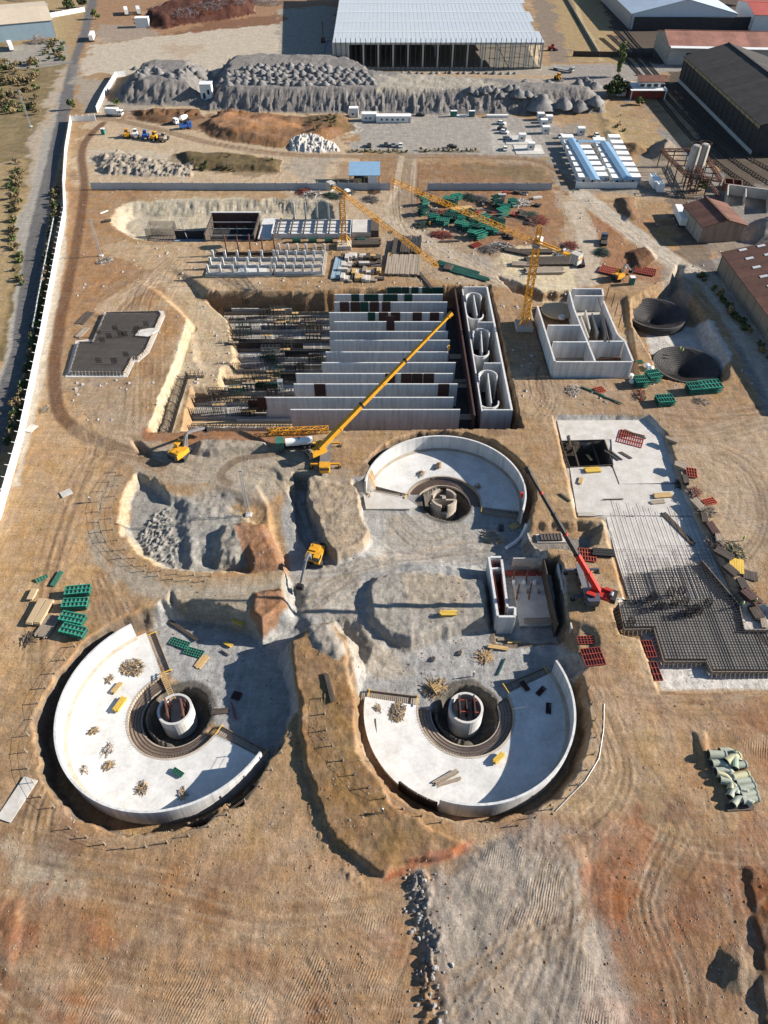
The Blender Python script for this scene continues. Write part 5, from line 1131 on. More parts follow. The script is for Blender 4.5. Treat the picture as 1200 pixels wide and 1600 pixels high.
# ---------------------------------------------------------------- buildings
def frame_of(p,q):
    d=q-p; return math.atan2(d.y,d.x),math.hypot(d.x,d.y)
def shed(name,label,cat,p,q,depth,he,hr,wallm,roofm,ridge='along',sheets=8,endm=None,door=None,sky=0,over=.6,plinth=None,frontm=None):
    """gabled shed: p-q is the base line nearest the camera; depth runs to its left side"""
    rz,L=frame_of(p,q); t=thing(name,label,cat,(p.x,p.y,0),rz); D=depth; endm=endm or wallm; frontm=frontm or wallm
    def quadwall(a,b,h0,h1,hm,mt,nm='wall'):
        a=Vector((*a,0));b=Vector((*b,0)); d=(b-a); l=d.length; d.normalize(); n=Vector((d.y,-d.x,0)); T=.25
        pr=[(0,0),(l,0),(l,h1)]+([(l/2,hm)] if hm else [])+[(0,h0)]
        vs=[a+d*x+Vector((0,0,z)) for x,z in pr]+[a+d*x-n*T+Vector((0,0,z)) for x,z in pr]; k=len(pr)
        return part(nm,M().add(vs,[tuple(range(k)),tuple(range(2*k-1,k-1,-1))]+[(i,i+k,(i+1)%k+k,(i+1)%k) for i in range(k)]),mt,t)
    if ridge=='along':
        quadwall((0,0),(L,0),he,he,None,frontm); quadwall((L,D),(0,D),he,he,None,wallm); quadwall((0,D),(0,0),he,he,hr,endm); quadwall((L,0),(L,D),he,he,hr,endm)
        n=sheets
        for s in (0,1):
            for k in range(n):
                x0=-over+(L+2*over)*k/n; x1=-over+(L+2*over)*(k+1)/n-.03
                e0=-over if s==0 else D+over; z0=he-over*(hr-he)/(D/2); y1=D/2
                m=M().add([(x0,e0,z0),(x1,e0,z0),(x1,y1,hr),(x0,y1,hr),(x0,e0,z0+.18),(x1,e0,z0+.18),(x1,y1,hr+.18),(x0,y1,hr+.18)],[(0,1,2,3),(7,6,5,4),(0,4,5,1),(1,5,6,2),(2,6,7,3),(3,7,4,0)])
                part('roof_sheet',m,roofm,t)
        part('ridge_cap',M().beam((-over,D/2,hr+.25),(L+over,D/2,hr+.25),.7,.2),roofm,t)
    else:
        quadwall((0,0),(L,0),he,he,hr,frontm); quadwall((L,D),(0,D),he,he,hr,wallm); quadwall((0,D),(0,0),he,he,None,endm); quadwall((L,0),(L,D),he,he,None,endm)
        n=sheets
        for s in (0,1):
            for k in range(n):
                y0=-over+(D+2*over)*k/n; y1=-over+(D+2*over)*(k+1)/n-.03; e=-over if s==0 else L+over; z0=he-over*(hr-he)/(L/2)
                m=M().add([(e,y0,z0),(e,y1,z0),(L/2,y1,hr),(L/2,y0,hr),(e,y0,z0+.18),(e,y1,z0+.18),(L/2,y1,hr+.18),(L/2,y0,hr+.18)],[(0,1,2,3),(7,6,5,4),(0,4,5,1),(1,5,6,2),(2,6,7,3),(3,7,4,0)])
                part('roof_sheet',m,roofm,t)
        part('ridge_cap',M().beam((L/2,-over,hr+.25),(L/2,D+over,hr+.25),.7,.2),roofm,t)
    if door:
        for (x,w,h,mk) in door: d=part('door',M().box(x,-.06,0.02,w,.12,h),MT[mk],t); part('door_frame',M().box(x-w/2-.1,-.08,0.02,.2,.2,h+.2).box(x+w/2+.1,-.08,.02,.2,.2,h+.2).box(x,-.08,h+.02,w,.2,.2),MT['steel'],d)
    return t
# blue grey warehouse, far left
shed('warehouse','long blue grey warehouse with cream roof at the far left edge','warehouse',G(-60,72),G(88,58),60,9.5,12,MT['bluegrey'],mat('cream_roof',(0.50,0.42,0.32),0.7,0.1,0.2),'along',9,endm=MT['bluegrey'])
shed('warehouse','pale blue gabled hall with dark open front beyond the rail yard','warehouse',G(983,46),G(1145,46),150,9,17,MT['galv'],mat('pale_blue_roof',(0.42,0.50,0.58),0.5,0.1,0.15),'across',9,door=[(18,9,7,'black'),(75,12,7,'black')],frontm=mat('pale_blue_gable',(0.50,0.56,0.62),0.6,0.08,0.2))
p=G(983,46);q=G(1145,46); rz,L=frame_of(p,q); solo('open_front_shade',M().box(L/2,-1.2,0,L-4,2.2,7.2),MT['black'],'black block standing for the shade in the open front of the pale blue hall','shade block',(p.x,p.y,0),rz)  # solid black block paints the shade inside the open front
shed('warehouse','long warehouse with rust streaked red roof and white eave','warehouse',G(1040,101),G(1290,106),38,9.5,13.5,mat('dirty_white_wall',(0.45,0.43,0.40),0.8,0.2,0.2),MT['rust_lt'],'along',14,endm=MT['conc_dirty'],door=[(14,7,6,'black'),(48,8,6,'black'),(85,8,6,'black')])
p=G(1040,101);q=G(1290,106); rz,L=frame_of(p,q); solo('eave_canopy',M().add([(0,-3,9.0),(L,-3,9.0),(L,-.7,9.6),(0,-.7,9.6),(0,-3,9.3),(L,-3,9.3),(L,-.7,9.9),(0,-.7,9.9)],[(3,2,1,0),(4,5,6,7),(0,1,5,4),(1,2,6,5),(2,3,7,6),(3,0,4,7)]),MT['white'],'white canopy strip along eave of the rust streaked warehouse','canopy',(p.x,p.y,0),rz)
shed('warehouse','white warehouse with red roof at the far right corner','warehouse',G(1172,48),G(1260,50),45,9,12,MT['cabin'],mat('red_roof',(0.36,0.08,0.06),0.7,0.2,0.2),'along',6)
# dark shed beside the tracks
pa=G(1172,239);pb=G(1061,128)
ds=shed('warehouse','huge dark weathered shed with corrugated black roof beside the rail tracks','warehouse',pb,pa,-1,0,0,MT['black'],MT['darkroof']) if False else None
def long_shed(name,label,p,q,width,he,hr,wm,rm,gm,sheets,skyl=0,plinth=None,fascia=None,over=1.0):
    """p-q: base of the long wall that faces left; the shed lies to the right of it"""
    d=(q-p); L=math.hypot(d.x,d.y); t=thing(name,label,'warehouse',(p.x,p.y,0),math.atan2(d.y,d.x)); Wd=width
    part('side_wall',M().box(L/2,-.15+0,0,L,.3,he),wm,t); part('side_wall',M().box(L/2,Wd+.15,0,L,.3,he),wm,t)
    for x in (0,L):
        s=-.15 if x==0 else .15
        pr=[(0,0),(Wd,0),(Wd,he),(Wd/2,hr),(0,he)]; vs=[(x+o,a,b) for o in (-.15,.15) for a,b in pr]
        part('gable_wall',M().add(vs,[(4,3,2,1,0),(5,6,7,8,9)]+[(i,(i+1)%5,(i+1)%5+5,i+5) for i in range(5)]),gm,t)
    for s in (0,1):
        for k in range(sheets):
            x0=-over+(L+2*over)*k/sheets; x1=-over+(L+2*over)*(k+1)/sheets-.04; e=-over if s==0 else Wd+over; z0=he-over*(hr-he)/(Wd/2); dz=.02*(k%2)
            sh=part('roof_sheet',M().add([(x0,e,z0+dz),(x1,e,z0+dz),(x1,Wd/2,hr+dz),(x0,Wd/2,hr+dz),(x0,e,z0+.25+dz),(x1,e,z0+.25+dz),(x1,Wd/2,hr+.25+dz),(x0,Wd/2,hr+.25+dz)],[(0,1,2,3),(7,6,5,4),(0,4,5,1),(1,5,6,2),(2,6,7,3),(3,7,4,0)]),rm,t)
            if skyl and k%skyl==0:
                for f in (.3,.62):
                    y=e+(Wd/2-e)*f; z=z0+(hr-z0)*f+.3; y2=e+(Wd/2-e)*(f+.13); z2=z0+(hr-z0)*(f+.13)+.3; xc=(x0+x1)/2
                    part('skylight',M().beam((xc,y,z),(xc,y2,z2),1.3,.1),MT['white'],sh)
    part('ridge_cap',M().beam((-over,Wd/2,hr+.4),(L+over,Wd/2,hr+.4),.9,.25),rm,t)
    if fascia: part('fascia',M().box(L/2,-.36,he-1.8,L,.12,1.6),fascia,t)
    if plinth: part('plinth',M().box(L/2,-.5,0,L+.4,.4,1.6),plinth,t)
    n=max(2,int(L/6))
    for k in range(n+1): part('wall_post',M().box(L*k/n,-.4,0,.35,.2,he-.2),wm,t)
    return t
long_shed('warehouse','huge dark weathered shed with black corrugated roof beside the rail tracks',G(1172,239),G(1061,128),-46,12.5,19,MT['black'],MT['darkroof'],MT['black'],1) if False else None
a=G(1061,128);b=G(1174,241)
long_shed('warehouse','huge dark weathered shed with black corrugated roof beside the rail tracks',a,b,44,12.5,18.5,MT['black'],MT['darkroof'],MT['black'],22,fascia=mat('ochre_fascia',(0.30,0.24,0.13),0.8,0.3,0.4),plinth=MT['conc_old'])
long_shed('shed','long low shed with brick red roof and two rows of skylights at right edge',G(1122,424),G(1275,640),34,6.5,10.5,MT['timber_grey'],MT['rust'],MT['timber_grey'],26,skyl=2)
long_shed('shed','gabled shed of rusty sheets with brown roof below the silos',G(1064,346),G(1092,379),15.5,6.2,8.4,mat('streaked_sheet_wall',(0.30,0.26,0.22),0.8,0.3,0.6),MT['rust'],mat('rusty_gable',(0.26,0.19,0.15),0.8,0.35,0.5,stretch=(1,1,.15)),7)
# brick house by the poplar
hp=G(982,154);hq=G(1037,154); rz,L=frame_of(hp,hq); H_=thing('brick_house','two storey red brick house with brown roof by the rail yard','house',(hp.x,hp.y,0),rz)
brk=mat('red_brick',(0.20,0.07,0.055),0.85,0.2,1.0)
part('lower_wall',M().box(L/2,6,0,L,12,4.2),brk,H_); part('upper_wall',M().box(L/2+2.5,6.4,4.2,L-7,10,3.4),MT['white'],H_)
part('ledge',M().box(L/2+1,6,4.22,L-1,12.8,.5),MT['white'],H_)
for s in (0,1):
    y0=.6 if s==0 else 12.4; part('roof_slope',M().add([(4,y0,7.5),(L+1,y0,7.5),(L+1,6.4,9.2),(4,6.4,9.2),(4,y0,7.8),(L+1,y0,7.8),(L+1,6.4,9.5),(4,6.4,9.5)],[(0,1,2,3),(7,6,5,4),(0,4,5,1),(1,5,6,2),(2,6,7,3),(3,7,4,0)]),MT['rust'],H_)
for k in range(4):
    w=part('window',M().box(6.3+k*3.6,1.36,5.0,2.2,.12,1.6),MT['glass'],H_); part('window_frame',M().box(6.3+k*3.6,1.3,4.9,2.4,.1,.12).box(6.3+k*3.6,1.3,6.58,2.4,.1,.12),MT['white'],w)
for k in range(3): part('garage_door',M().box(4+k*6,-.08,.05,4.2,.12,3.4),MT['form_red'],H_)
for x in (.4,L-.4): part('porch_post',M().box(x,-2.2,0,.4,.4,4.3),MT['white'],H_)
part('porch_roof',M().box(L/2,-1.3,4.3,L+.4,2.6,.3),MT['white'],H_); part('annexe',M().box(-3.2,9,0,5.5,9,5.5),MT['white'],H_); part('annexe_roof',M().box(-3.2,9,5.5,6.2,9.6,.3),MT['conc_old'],H_)
# ---- the big steel hall
a=G(522.5,107.5);b=G(846,112.5); L=b.x-a.x; Hh=13.0; D=190
H=thing('steel_hall','huge open steel framed hall under construction with pale ribbed roof','industrial hall',(a.x,a.y,0))
rzf=0.0
pale=mat('pale_roof_sheet',(0.46,0.50,0.53),0.45,0.06,0.15,metal=0.1); pale2=mat('pale_roof_lap',(0.52,0.55,0.57),0.5,0.05,0.2)
nb=9
for k in range(nb):
    y0=-.5+D*k/nb; y1=-.5+D*(k+1)/nb; z0=Hh+.04*y0+.2; z1=Hh+.04*y1+.2; xr=L+.5-(2.5 if k%2 else 0)+.0
    r=part('roof_bay',M().add([(-.4,y0,z0),(xr,y0,z0),(xr,y1-.05,z1),(-.4,y1-.05,z1),(-.4,y0,z0+.25),(xr,y0,z0+.25),(xr,y1-.05,z1+.25),(-.4,y1-.05,z1+.25)],[(3,2,1,0),(4,5,6,7),(0,1,5,4),(1,2,6,5),(2,3,7,6),(3,0,4,7)]),pale,H)
    m=M().add([(-.4,y1-1.1,z1+.2),(xr,y1-1.1,z1+.2),(xr,y1,z1+.34),(-.4,y1,z1+.34),(-.4,y1-1.1,z1+.32),(xr,y1-1.1,z1+.32),(xr,y1,z1+.46),(-.4,y1,z1+.46)],[(3,2,1,0),(4,5,6,7),(0,1,5,4),(1,2,6,5),(2,3,7,6),(3,0,4,7)]); part('roof_lap',m,pale2,r)
    m=M()
    for j in range(48): m.beam((L*j/48,y0,z0+.26),(L*j/48,y1-1.1,z1+.26),.14,.05)
    part('roof_rib',m,pale,r,kind='stuff')
cmesh=M().box(0,0,0,.9,.9,Hh).mesh('column',MT['galv']); tmesh=M().box(0,0,0,.32,.32,Hh+2.6).mesh('wind_post',MT['timber_dk'])
for k in range(15):
    part('column',cmesh,None,H,(L*k/14,-.2,0))
for k in range(42): part('wind_post',tmesh,None,H,(L*(k+.5)/42,-.95,0))
for j in range(1,8):
    for k in (0,7,14): part('column',cmesh,None,H,(L*k/14,j*24,0))
part('eave_beam',M().box(L/2,-.3,Hh-.6,L+1,.7,.9),MT['galv'],H); part('base_beam',M().box(L/2,-.5,0,L+1,.6,1.0),MT['conc_dirty'],H)
part('side_cladding',M().box(-.6,D/2,0,.3,D,Hh),MT['galv'],H); part('rear_cladding',M().box(L/2,D,0,L,.3,Hh),MT['galv'],H)
part('cladding_panel',M().box(L/28,.4,6.5,L/14-1,.2,6),MT['galv'],H); part('cross_rail',M().box(L/28,.35,5.8,L/14-1,.3,.35),MT['galv'],H)
part('hall_floor',M().box(L/2,D/2,-.3,L-2,D-2,.8),mat('shade_dark_floor',(0.13,0.12,0.105),0.95,0.2,0.2),H)  # floor colour darkened to stand in for shade under the roof
for k in range(3): part('wind_brace',M().beam((L,k*24,0.5),(L,(k+1)*24,Hh-1),.3),MT['steel'],H)
part('wind_brace',M().beam((L*.78,1.2,Hh-1),(L*.845,1.2,1),.5),MT['steel'],H)
# ---- cabins
def cabin_proto(name,label,L,w,h,wm,rm,group=None,wins=2):
    t=thing(name,label,'cabin',(0,0,0),0,group); part('cabin_body',M().box(0,0,.15,L,w,h),wm,t); part('cabin_roof',M().box(0,0,h+.15,L+.12,w+.12,.14),rm,t); part('skid',M().box(0,-w*.35,0,L,.2,.15).box(0,w*.35,0,L,.2,.15),MT['dark'],t)
    for k in range(wins):
        x=-L/2+L*(k+1)/(wins+1.5); wd=part('window',M().box(x,-w/2-.03,1.1,1.0,.08,.9),MT['glass'],t); part('window_frame',M().box(x,-w/2-.05,1.02,1.14,.06,.08).box(x,-w/2-.05,2.0,1.14,.06,.08),MT['white'],wd)
    d=part('door',M().box(L/2-.9,-w/2-.04,.2,.9,.08,2.0),MT['galv'],t); return t
row=cabin_proto('portable_cabin','white portable cabin in the rows of the blue roofed camp',5.6,3.0,2.6,MT['cabin'],MT['white'],'white cabins in the blue roofed camp',1)
first=True
ORD=['first','second','third','fourth','fifth','sixth','seventh','last']
def camp(c0,c1,n,rowname):
    global first
    for k in range(n):
        f=(k+.5)/n; px=c0[0]+(c1[0]-c0[0])*f; py=c0[1]+(c1[1]-c0[1])*f; p=G(px,py,0); r=heading(G(*c0),G(*c1))+PI
        if first: row.location=p; row.rotation_euler=(0,0,r+0.02); first=False; row.scale=(.95,1.4,1.1); row['label']='white portable cabin, first from the far end in the '+rowname
        else: o=dup(row,p,r,'white portable cabin, '+(ORD[k] if k<n-1 else 'last')+' from the far end in the '+rowname,(.95,1.4,1.1))
camp((883,219),(913,290),8,'leftmost row of the camp'); camp((910,236),(939,288),6,'second row of the camp'); camp((932,224),(965,291),8,'third row of the camp'); camp((955,219),(990,290),8,'rightmost row of the camp')
def canopy(label,a,b,w,h):
    p=G(*a,h);q=G(*b,h); r,L=frame_of(p,q); t=thing('canopy',label,'canopy',(p.x,p.y,0),r); n=max(2,int(L/5))
    for k in range(n):
        x0=L*k/n;x1=L*(k+1)/n-.03
        for s in (-1,1): part('roof_sheet',M().add([(x0,0,h+.5),(x1,0,h+.5),(x1,s*w/2,h),(x0,s*w/2,h),(x0,0,h+.6),(x1,0,h+.6),(x1,s*w/2,h+.1),(x0,s*w/2,h+.1)],[(0,1,2,3),(7,6,5,4),(0,4,5,1),(1,5,6,2),(2,6,7,3),(3,7,4,0)]),MT['blueroof'],t)
        for s in (-1,1): part('canopy_post',M().box(x0+.3,s*(w/2-.2),0,.14,.14,h),MT['white'],t)
canopy('left long blue canopy roof between the cabin rows',(893,217),(931,282),4.2,3.6); canopy('right long blue canopy roof between the cabin rows',(944,222),(983,282),4.2,3.6); canopy('short blue canopy joining the two long canopies at their far end',(902,221),(938,221),3.0,3.7)
p=on(947,272); b=dup(row,p,heading(G(932,224),G(965,291)),'small white cabin alone in the lane between the two cabin rows',(.7,.9,1.0))
SC=[('white site office with pale roof left of the long office row',577,188,6.5,4,3.2,2),('long white site office block on the gravel yard',615,190,15,4.2,2.8,5),('small brown and white hut left of the site offices',553,182,4,3.4,4.0,1)]
for lab,px,py,l_,w_,h_,n_ in SC:
    o=cabin_proto('site_office',lab,l_*1.15,w_,h_,MT['cabin'],MT['white'],None,n_); o.location=on(px,py)
for lab,px,py,s_ in (('topmost white container cabin of the group at the yard corner',844,187,1),('white container cabin second in the group at the yard corner',849,197,1),('white container cabin lowest in the group at the yard corner',852,208,1),('white container cabin right of the group at the yard corner',857,191,1),('white cabin alone on the dirt right of the yard',907,210,1),('white guard cabin on a pale pad below the yard',815,220,.9),('white guard cabin on the lower pale pad near the dirt road',829,234,.9)):
    o=cabin_proto('container_cabin',lab,3.4*s_,3.0*s_,2.9,MT['cabin'],MT['white'],None,1); o.location=on(px,py)
for (px,py,w_,d_,lab) in ((810,219,13,12,'pale concrete pad under the upper guard cabin'),(826,234,13,12,'pale concrete pad under the lower guard cabin'),(795,200,1,1,None)):
    if lab: p=on(px,py); solo('concrete_pad',M().box(0,0,-.3,w_,d_,.5),MT['blind'],lab,'concrete pad',p)
def pile_boxes(name,label,cat,px,py,boxes,mt,rz=0.0,sub='element'):
    p=on(px,py); t=thing(name,label,cat,p,rz)
    for b in boxes: part(sub,M().box(*b[:6]),MT[b[6]] if len(b)>6 else mt,t)
    return t
pile_boxes('panel_stack','long stack of white cladding panels lying on the pale yard','panel stack',421,93,[(0,0,.2+.5*k,11,2.6,.45) for k in range(5)],MT['white'],sub='panel')
pile_boxes('panel_stack','low stack of white panels near the green toilets','panel stack',777,183,[(0,0,.1+.35*k,11,1.8,.3) for k in range(3)],MT['white'],sub='panel')
pile_boxes('panel_stack','flat white panels lying between the green toilets','panel stack',721,182,[(0,0,.1+.3*k,6,1.6,.25) for k in range(2)],MT['white'],sub='panel')
def toilet(label,px,py,mt='tealt'):
    p=on(px,py); t=thing('portable_toilet',label,'toilet',p); part('toilet_body',M().box(0,0,.1,1.6,1.6,2.4),MT[mt],t); part('toilet_roof',M().box(0,0,2.5,1.7,1.7,.25),MT['white'],t); part('door',M().box(0,-.82,.2,1.1,.06,2.0),MT['green'],t)
toilet('left green portable toilet at the back of gravel yard',706,182); toilet('right green portable toilet of the left pair at back of gravel yard',711,182); toilet('blue portable toilet behind the gravel yard',735,182,'blue'); toilet('blue portable toilet touching its twin behind the gravel yard',739,182,'blue'); toilet('green portable toilet alone near the machine huddle',162,210); toilet('teal portable toilet near the backhoe and cone pits',986,444)
# white tower hut on the heap
p=on(325,155); t=thing('crusher_house','white two storey hut standing against the grey heap','hut',p,.05); part('hut_wall',M().box(0,0,-1,6.0,5.5,8.5),MT['white'],t); part('hut_roof',M().box(0,0,7.5,6.6,6.2,.3),MT['cabin'],t); part('opening',M().box(-1.2,-2.78,1,1.3,.1,2.6),MT['black'],t); part('opening',M().box(1.2,-2.78,3,1.2,.1,2.2),MT['black'],t)
p=on(224,42); t=thing('container','grey white box container near the scrap heap','container',p,.1); part('container_box',M().box(0,0,0,9,6,5.5),MT['cabin'],t); part('container_roof',M().box(0,0,5.5,9.2,6.2,.2),MT['white'],t)
# blue roofed store beside the fence
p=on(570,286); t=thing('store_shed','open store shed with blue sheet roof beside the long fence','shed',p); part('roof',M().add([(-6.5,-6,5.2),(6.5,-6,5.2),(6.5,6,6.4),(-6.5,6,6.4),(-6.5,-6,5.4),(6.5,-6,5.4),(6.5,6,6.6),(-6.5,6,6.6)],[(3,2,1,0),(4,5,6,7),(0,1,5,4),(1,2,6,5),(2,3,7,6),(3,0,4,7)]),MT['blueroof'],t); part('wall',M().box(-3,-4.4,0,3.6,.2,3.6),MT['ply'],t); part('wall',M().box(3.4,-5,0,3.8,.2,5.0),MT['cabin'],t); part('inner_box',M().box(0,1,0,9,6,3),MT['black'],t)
for x in (-6,0,6):
    for y in (-5.5,5.5): part('post',M().box(x,y,0,.25,.25,5.3+.05*y),MT['steel'],t)
# silos and gantry
for k,(px,py,lab) in enumerate(((1071,289,'left pale steel silo beside the open gantry frame'),(1084,287,'right pale steel silo beside the open gantry frame'))):
    p=on(px,py); t=thing('silo',lab,'silo',p); part('silo_shell',M().arc(0,0,[(0,4),(.6,4),(2.0,7),(2.0,15),(1.4,15.8),(0,16)],0,2*PI,20,False),MT['conc_old'],t,smooth=False)
    for j in range(4): a=PI/4+j*PI/2; part('silo_leg',M().beam((1.9*math.cos(a),1.9*math.sin(a),0),(1.9*math.cos(a),1.9*math.sin(a),8),.3),MT['rust'],t)
    m=M()
    for j in range(14): a=2*PI*j/14; b=2*PI*(j+1)/14; m.beam((2.4*math.cos(a),2.4*math.sin(a),16.4),(2.4*math.cos(b),2.4*math.sin(b),16.4),.08); m.beam((2.3*math.cos(a),2.3*math.sin(a),15.0),(2.4*math.cos(a),2.4*math.sin(a),16.4),.06)
    part('silo_railing',m,MT['rust'],t); part('silo_ladder',M().beam((0,-2.5,0),(0,-2.5,16),.5,.08),MT['steel'],t)
p=on(1080,300); t=thing('conveyor_tower','rusty lattice conveyor tower in front of the silos','tower',p); part('tower_frame',M().lattice((0,0,0),(0,0,10),3.2,2.2,.3,.18),MT['rust'],t); part('conveyor',M().lattice((0,0,9),(9,-8,1),1.2,1.3,.18,.1),MT['rust'],t); part('hopper',M().box(0,0,5,2.6,2.6,2.4),MT['galv'],t)
g=[on(1027,259),on(1066,300),on(1118,307),on(1090,259)]; o=(g[0]+g[2])/2; t=thing('steel_gantry','open rusty steel gantry frame around the silos','gantry',(o.x,o.y,0)); zt=Vector((0,0,6.5))
for i in range(4):
    a=g[i]-o;b=g[(i+1)%4]-o; a.z=b.z=0; part('truss',M().lattice(a+zt,b+zt,1.1,1.8,.2,.12),MT['rust'],t)
    for f in (0,.33,.66): c=a.lerp(b,f); part('gantry_post',M().beam(c,c+zt,.35),MT['timber_dk'],t)
for f in (.2,.4,.6,.8): part('crossbeam',M().beam((g[0]-o).lerp(g[1]-o,f)+zt,(g[3]-o).lerp(g[2]-o,f)+zt,.35),MT['timber_dk'],t)
for (px,py,lab) in ((1021,289,'left white container of the pair below the gantry'),(1027,294,'right white container of the pair below the gantry')):
    p=on(px,py); t=thing('container',lab,'container',p,heading(G(1018,278),G(1035,305))); part('container_box',M().box(0,0,.1,2.6,9,3),MT['white'],t); part('container_door',M().box(0,-4.55,.3,2.3,.1,2.6),MT['galv'],t)
bn=on(1165,318); t=thing('aggregate_bin','grey concrete aggregate bin with an open front beside the rusty shed','storage bin',bn,-.35)
part('bin_wall',M().box(0,7,0,16,.5,4),MT['conc_old'],t); part('bin_wall',M().box(8,0,0,.5,13.5,4),MT['conc_old'],t); part('bin_wall',M().box(-8,1,0,.5,11,4),MT['conc_old'],t); part('bin_wall',M().box(-1,2,0,.4,9,3.5),MT['conc_old'],t)
bn=on(1142,296); t=thing('hopper_bin','dark square hopper bin behind the rusty shed','hopper',bn,-.3)
for (x,y,w,d) in ((0,3,7,.4),(0,-3,7,.4),(-3.4,0,.4,5.6),(3.4,0,.4,5.6),(0,0,.3,5.6)): part('hopper_wall',M().box(x,y,0,w,d,3.2),MT['rust'],t)
# ---- fences of concrete panels
def panel_fence(label,pts,h,step,pm,postm,ext=.5,arm=False,t_=.14):
    o=Vector((pts[0].x,pts[0].y,0)); t=thing('panel_fence',label,'fence',o)
    for a,b in zip(pts[:-1],pts[1:]):
        d=b-a; L=math.hypot(d.x,d.y); n=max(1,int(round(L/step))); rz=math.atan2(d.y,d.x); w=L/n
        pm_=M().box(0,0,0,w-.24,t_,h).mesh('fence_panel',pm); po=M().box(0,0,-.4,.26,.3,h+.5+ext)
        if arm: po.beam((0,0,h+ext),(0,-arm,h+ext+.3),.12)
        po=po.mesh('fence_post',postm)
        for k in range(n):
            c=a.lerp(b,(k+.5)/n); z=hz(c.x,c.y); part('fence_panel',pm_,None,t,(c.x-o.x,c.y-o.y,z-.15),rz)
            c=a.lerp(b,k/n); part('fence_post',po,None,t,(c.x-o.x,c.y-o.y,hz(c.x,c.y)),rz)
    c=pts[-1]; part('fence_post',po,None,t,(c.x-o.x,c.y-o.y,hz(c.x,c.y)),rz); return t
fgrey=mat('grey_fence_panel',(0.36,0.38,0.40),0.85,0.1,0.5); 
panel_fence('long grey concrete panel fence left of the site gate',[G(144,296),G(400,297),G(609,297)],3.0,4.2,fgrey,MT['conc_old'])
panel_fence('grey concrete panel fence right of the site gate',[G(668,297),G(861,297)],3.0,5.0,fgrey,MT['conc_old'])
panel_fence('pale panel wall along front of the blue roofed cabin camp',[G(899,294),G(994,294)],2.6,5.0,MT['cabin'],MT['cabin'],.1)
panel_fence('white roadside panel wall running down beside the asphalt road',[G(103,338),G(88,420),G(66,540),G(35,690),G(4,800),G(-40,930)],3.2,4.6,MT['white'],MT['white'],.1,.7)
panel_fence('white panel wall beside the gate bending round the far corner',[G(103,338),G(101,290),G(104,240),G(112,190),G(150,189)],2.8,3.0,MT['cabin'],MT['white'],.2)
panel_fence('pale panel wall running up to the foot of the left heap',[G(152,176),G(164,150),G(182,121),G(198,119)],3.0,4.0,MT['cabin'],MT['white'],.2)
panel_fence('low grey slatted fence between the road hedge and white wall',[G(86,348),G(70,430),G(54,520)],2.2,3.0,fgrey,MT['steel'],.2)
panel_fence('pale boundary wall behind the blue grey warehouse',[G(78,28),G(100,24),G(133,18)],3,5,MT['cabin'],MT['white'],.1)
panel_fence('dark pipe bridge fence across the rail yard',[G(895,88),G(1020,90)],3,14,MT['timber_dk'],MT['steel'],.1)
panel_fence('long pale wall between dry grass and the rail yard',[G(880,-10),G(900,25),G(935,85)],1.6,6,MT['conc_old'],MT['conc_old'],.1)
# rail tracks
def rail(label,pts):
    P=catmull(pts_of(pts),5); o=Vector((P[0][0],P[0][1],0)); t=thing('rail_track',label,'rail track',o)
    for s in (-.9,.9):
        q=[]
        for i,p in enumerate(P):
            a=P[max(0,i-1)];b=P[min(len(P)-1,i+1)]; l=math.hypot(b[0]-a[0],b[1]-a[1]); x=p[0]-(b[1]-a[1])/l*s; y=p[1]+(b[0]-a[0])/l*s; q.append((x-o.x,y-o.y,hz(x,y)+.35))
        m=M(); [m.beam(u,v,.28,.25) for u,v in zip(q[:-1],q[1:])]; part('rail',m,MT['timber_dk'],t)
    m=M(); acc=0
    for a,b in zip(P[:-1],P[1:]):
        l=math.hypot(b[0]-a[0],b[1]-a[1]); n=max(1,int(l/1.6)); 
        for k in range(n): x=a[0]+(b[0]-a[0])*k/n; y=a[1]+(b[1]-a[1])*k/n; m.box(x-o.x,y-o.y,hz(x,y)+.05,2.9,.4,.16,math.atan2(b[1]-a[1],b[0]-a[0])+PI/2)
    part('sleeper_bed',m,MT['timber_dk'],t,kind='stuff')
rail('rail track nearest the haul road curving along the dark shed',[(940,60),(985,100),(1030,155),(1080,215),(1130,262),(1215,318)])
rail('middle rail track curving along the dark shed',[(952,55),(1000,100),(1045,155),(1095,208),(1145,250),(1215,295)])
rail('rail track closest to the dark shed',[(962,48),(1012,100),(1055,150),(1105,200),(1155,238),(1215,272)])
rail('short rail siding in front of the pale blue hall',[(975,45),(1000,75),(1030,100)])
# ---------------------------------------------------------------- heaps, stacks, formwork, debris
rc=random.Random(21)
def cone_mesh(r,h,seed,mt):
    q=random.Random(seed); m=M(); n=14; vs=[(q.uniform(-.15,.15),q.uniform(-.15,.15),h)]; rings=[(.28,.80),(.55,.45),(.8,.16),(1.06,-.25)]
    for f,z in rings:
        for k in range(n): a=2*PI*k/n; w=1+q.uniform(-.24,.24); vs.append((r*f*w*math.cos(a),r*f*w*math.sin(a)*.95,h*z+q.uniform(-.10,.10)*h))
    fs=[(0,1+k,1+(k+1)%n) for k in range(n)]
    for i in range(len(rings)-1): fs+=[(1+i*n+k,1+(i+1)*n+k,1+(i+1)*n+(k+1)%n,1+i*n+(k+1)%n) for k in range(n)]
    return m.add(vs,fs).mesh('gravel_heap',mt,True)
cones=[cone_mesh(2.6,1.9,s,MT['gravel']) for s in range(5)]
def heaps(pts,label,group,s0=1.0,mt=None):
    for px,py in pts:
        p=on(px,py); o=link('gravel_heap',rc.choice(cones),None,p,rc.uniform(0,6.28)); s=s0*rc.uniform(.8,1.2); o.scale=(s,s*rc.uniform(.85,1.15),s*rc.uniform(.8,1.1)); tag(o,label,'gravel heap',group)
pts=[]
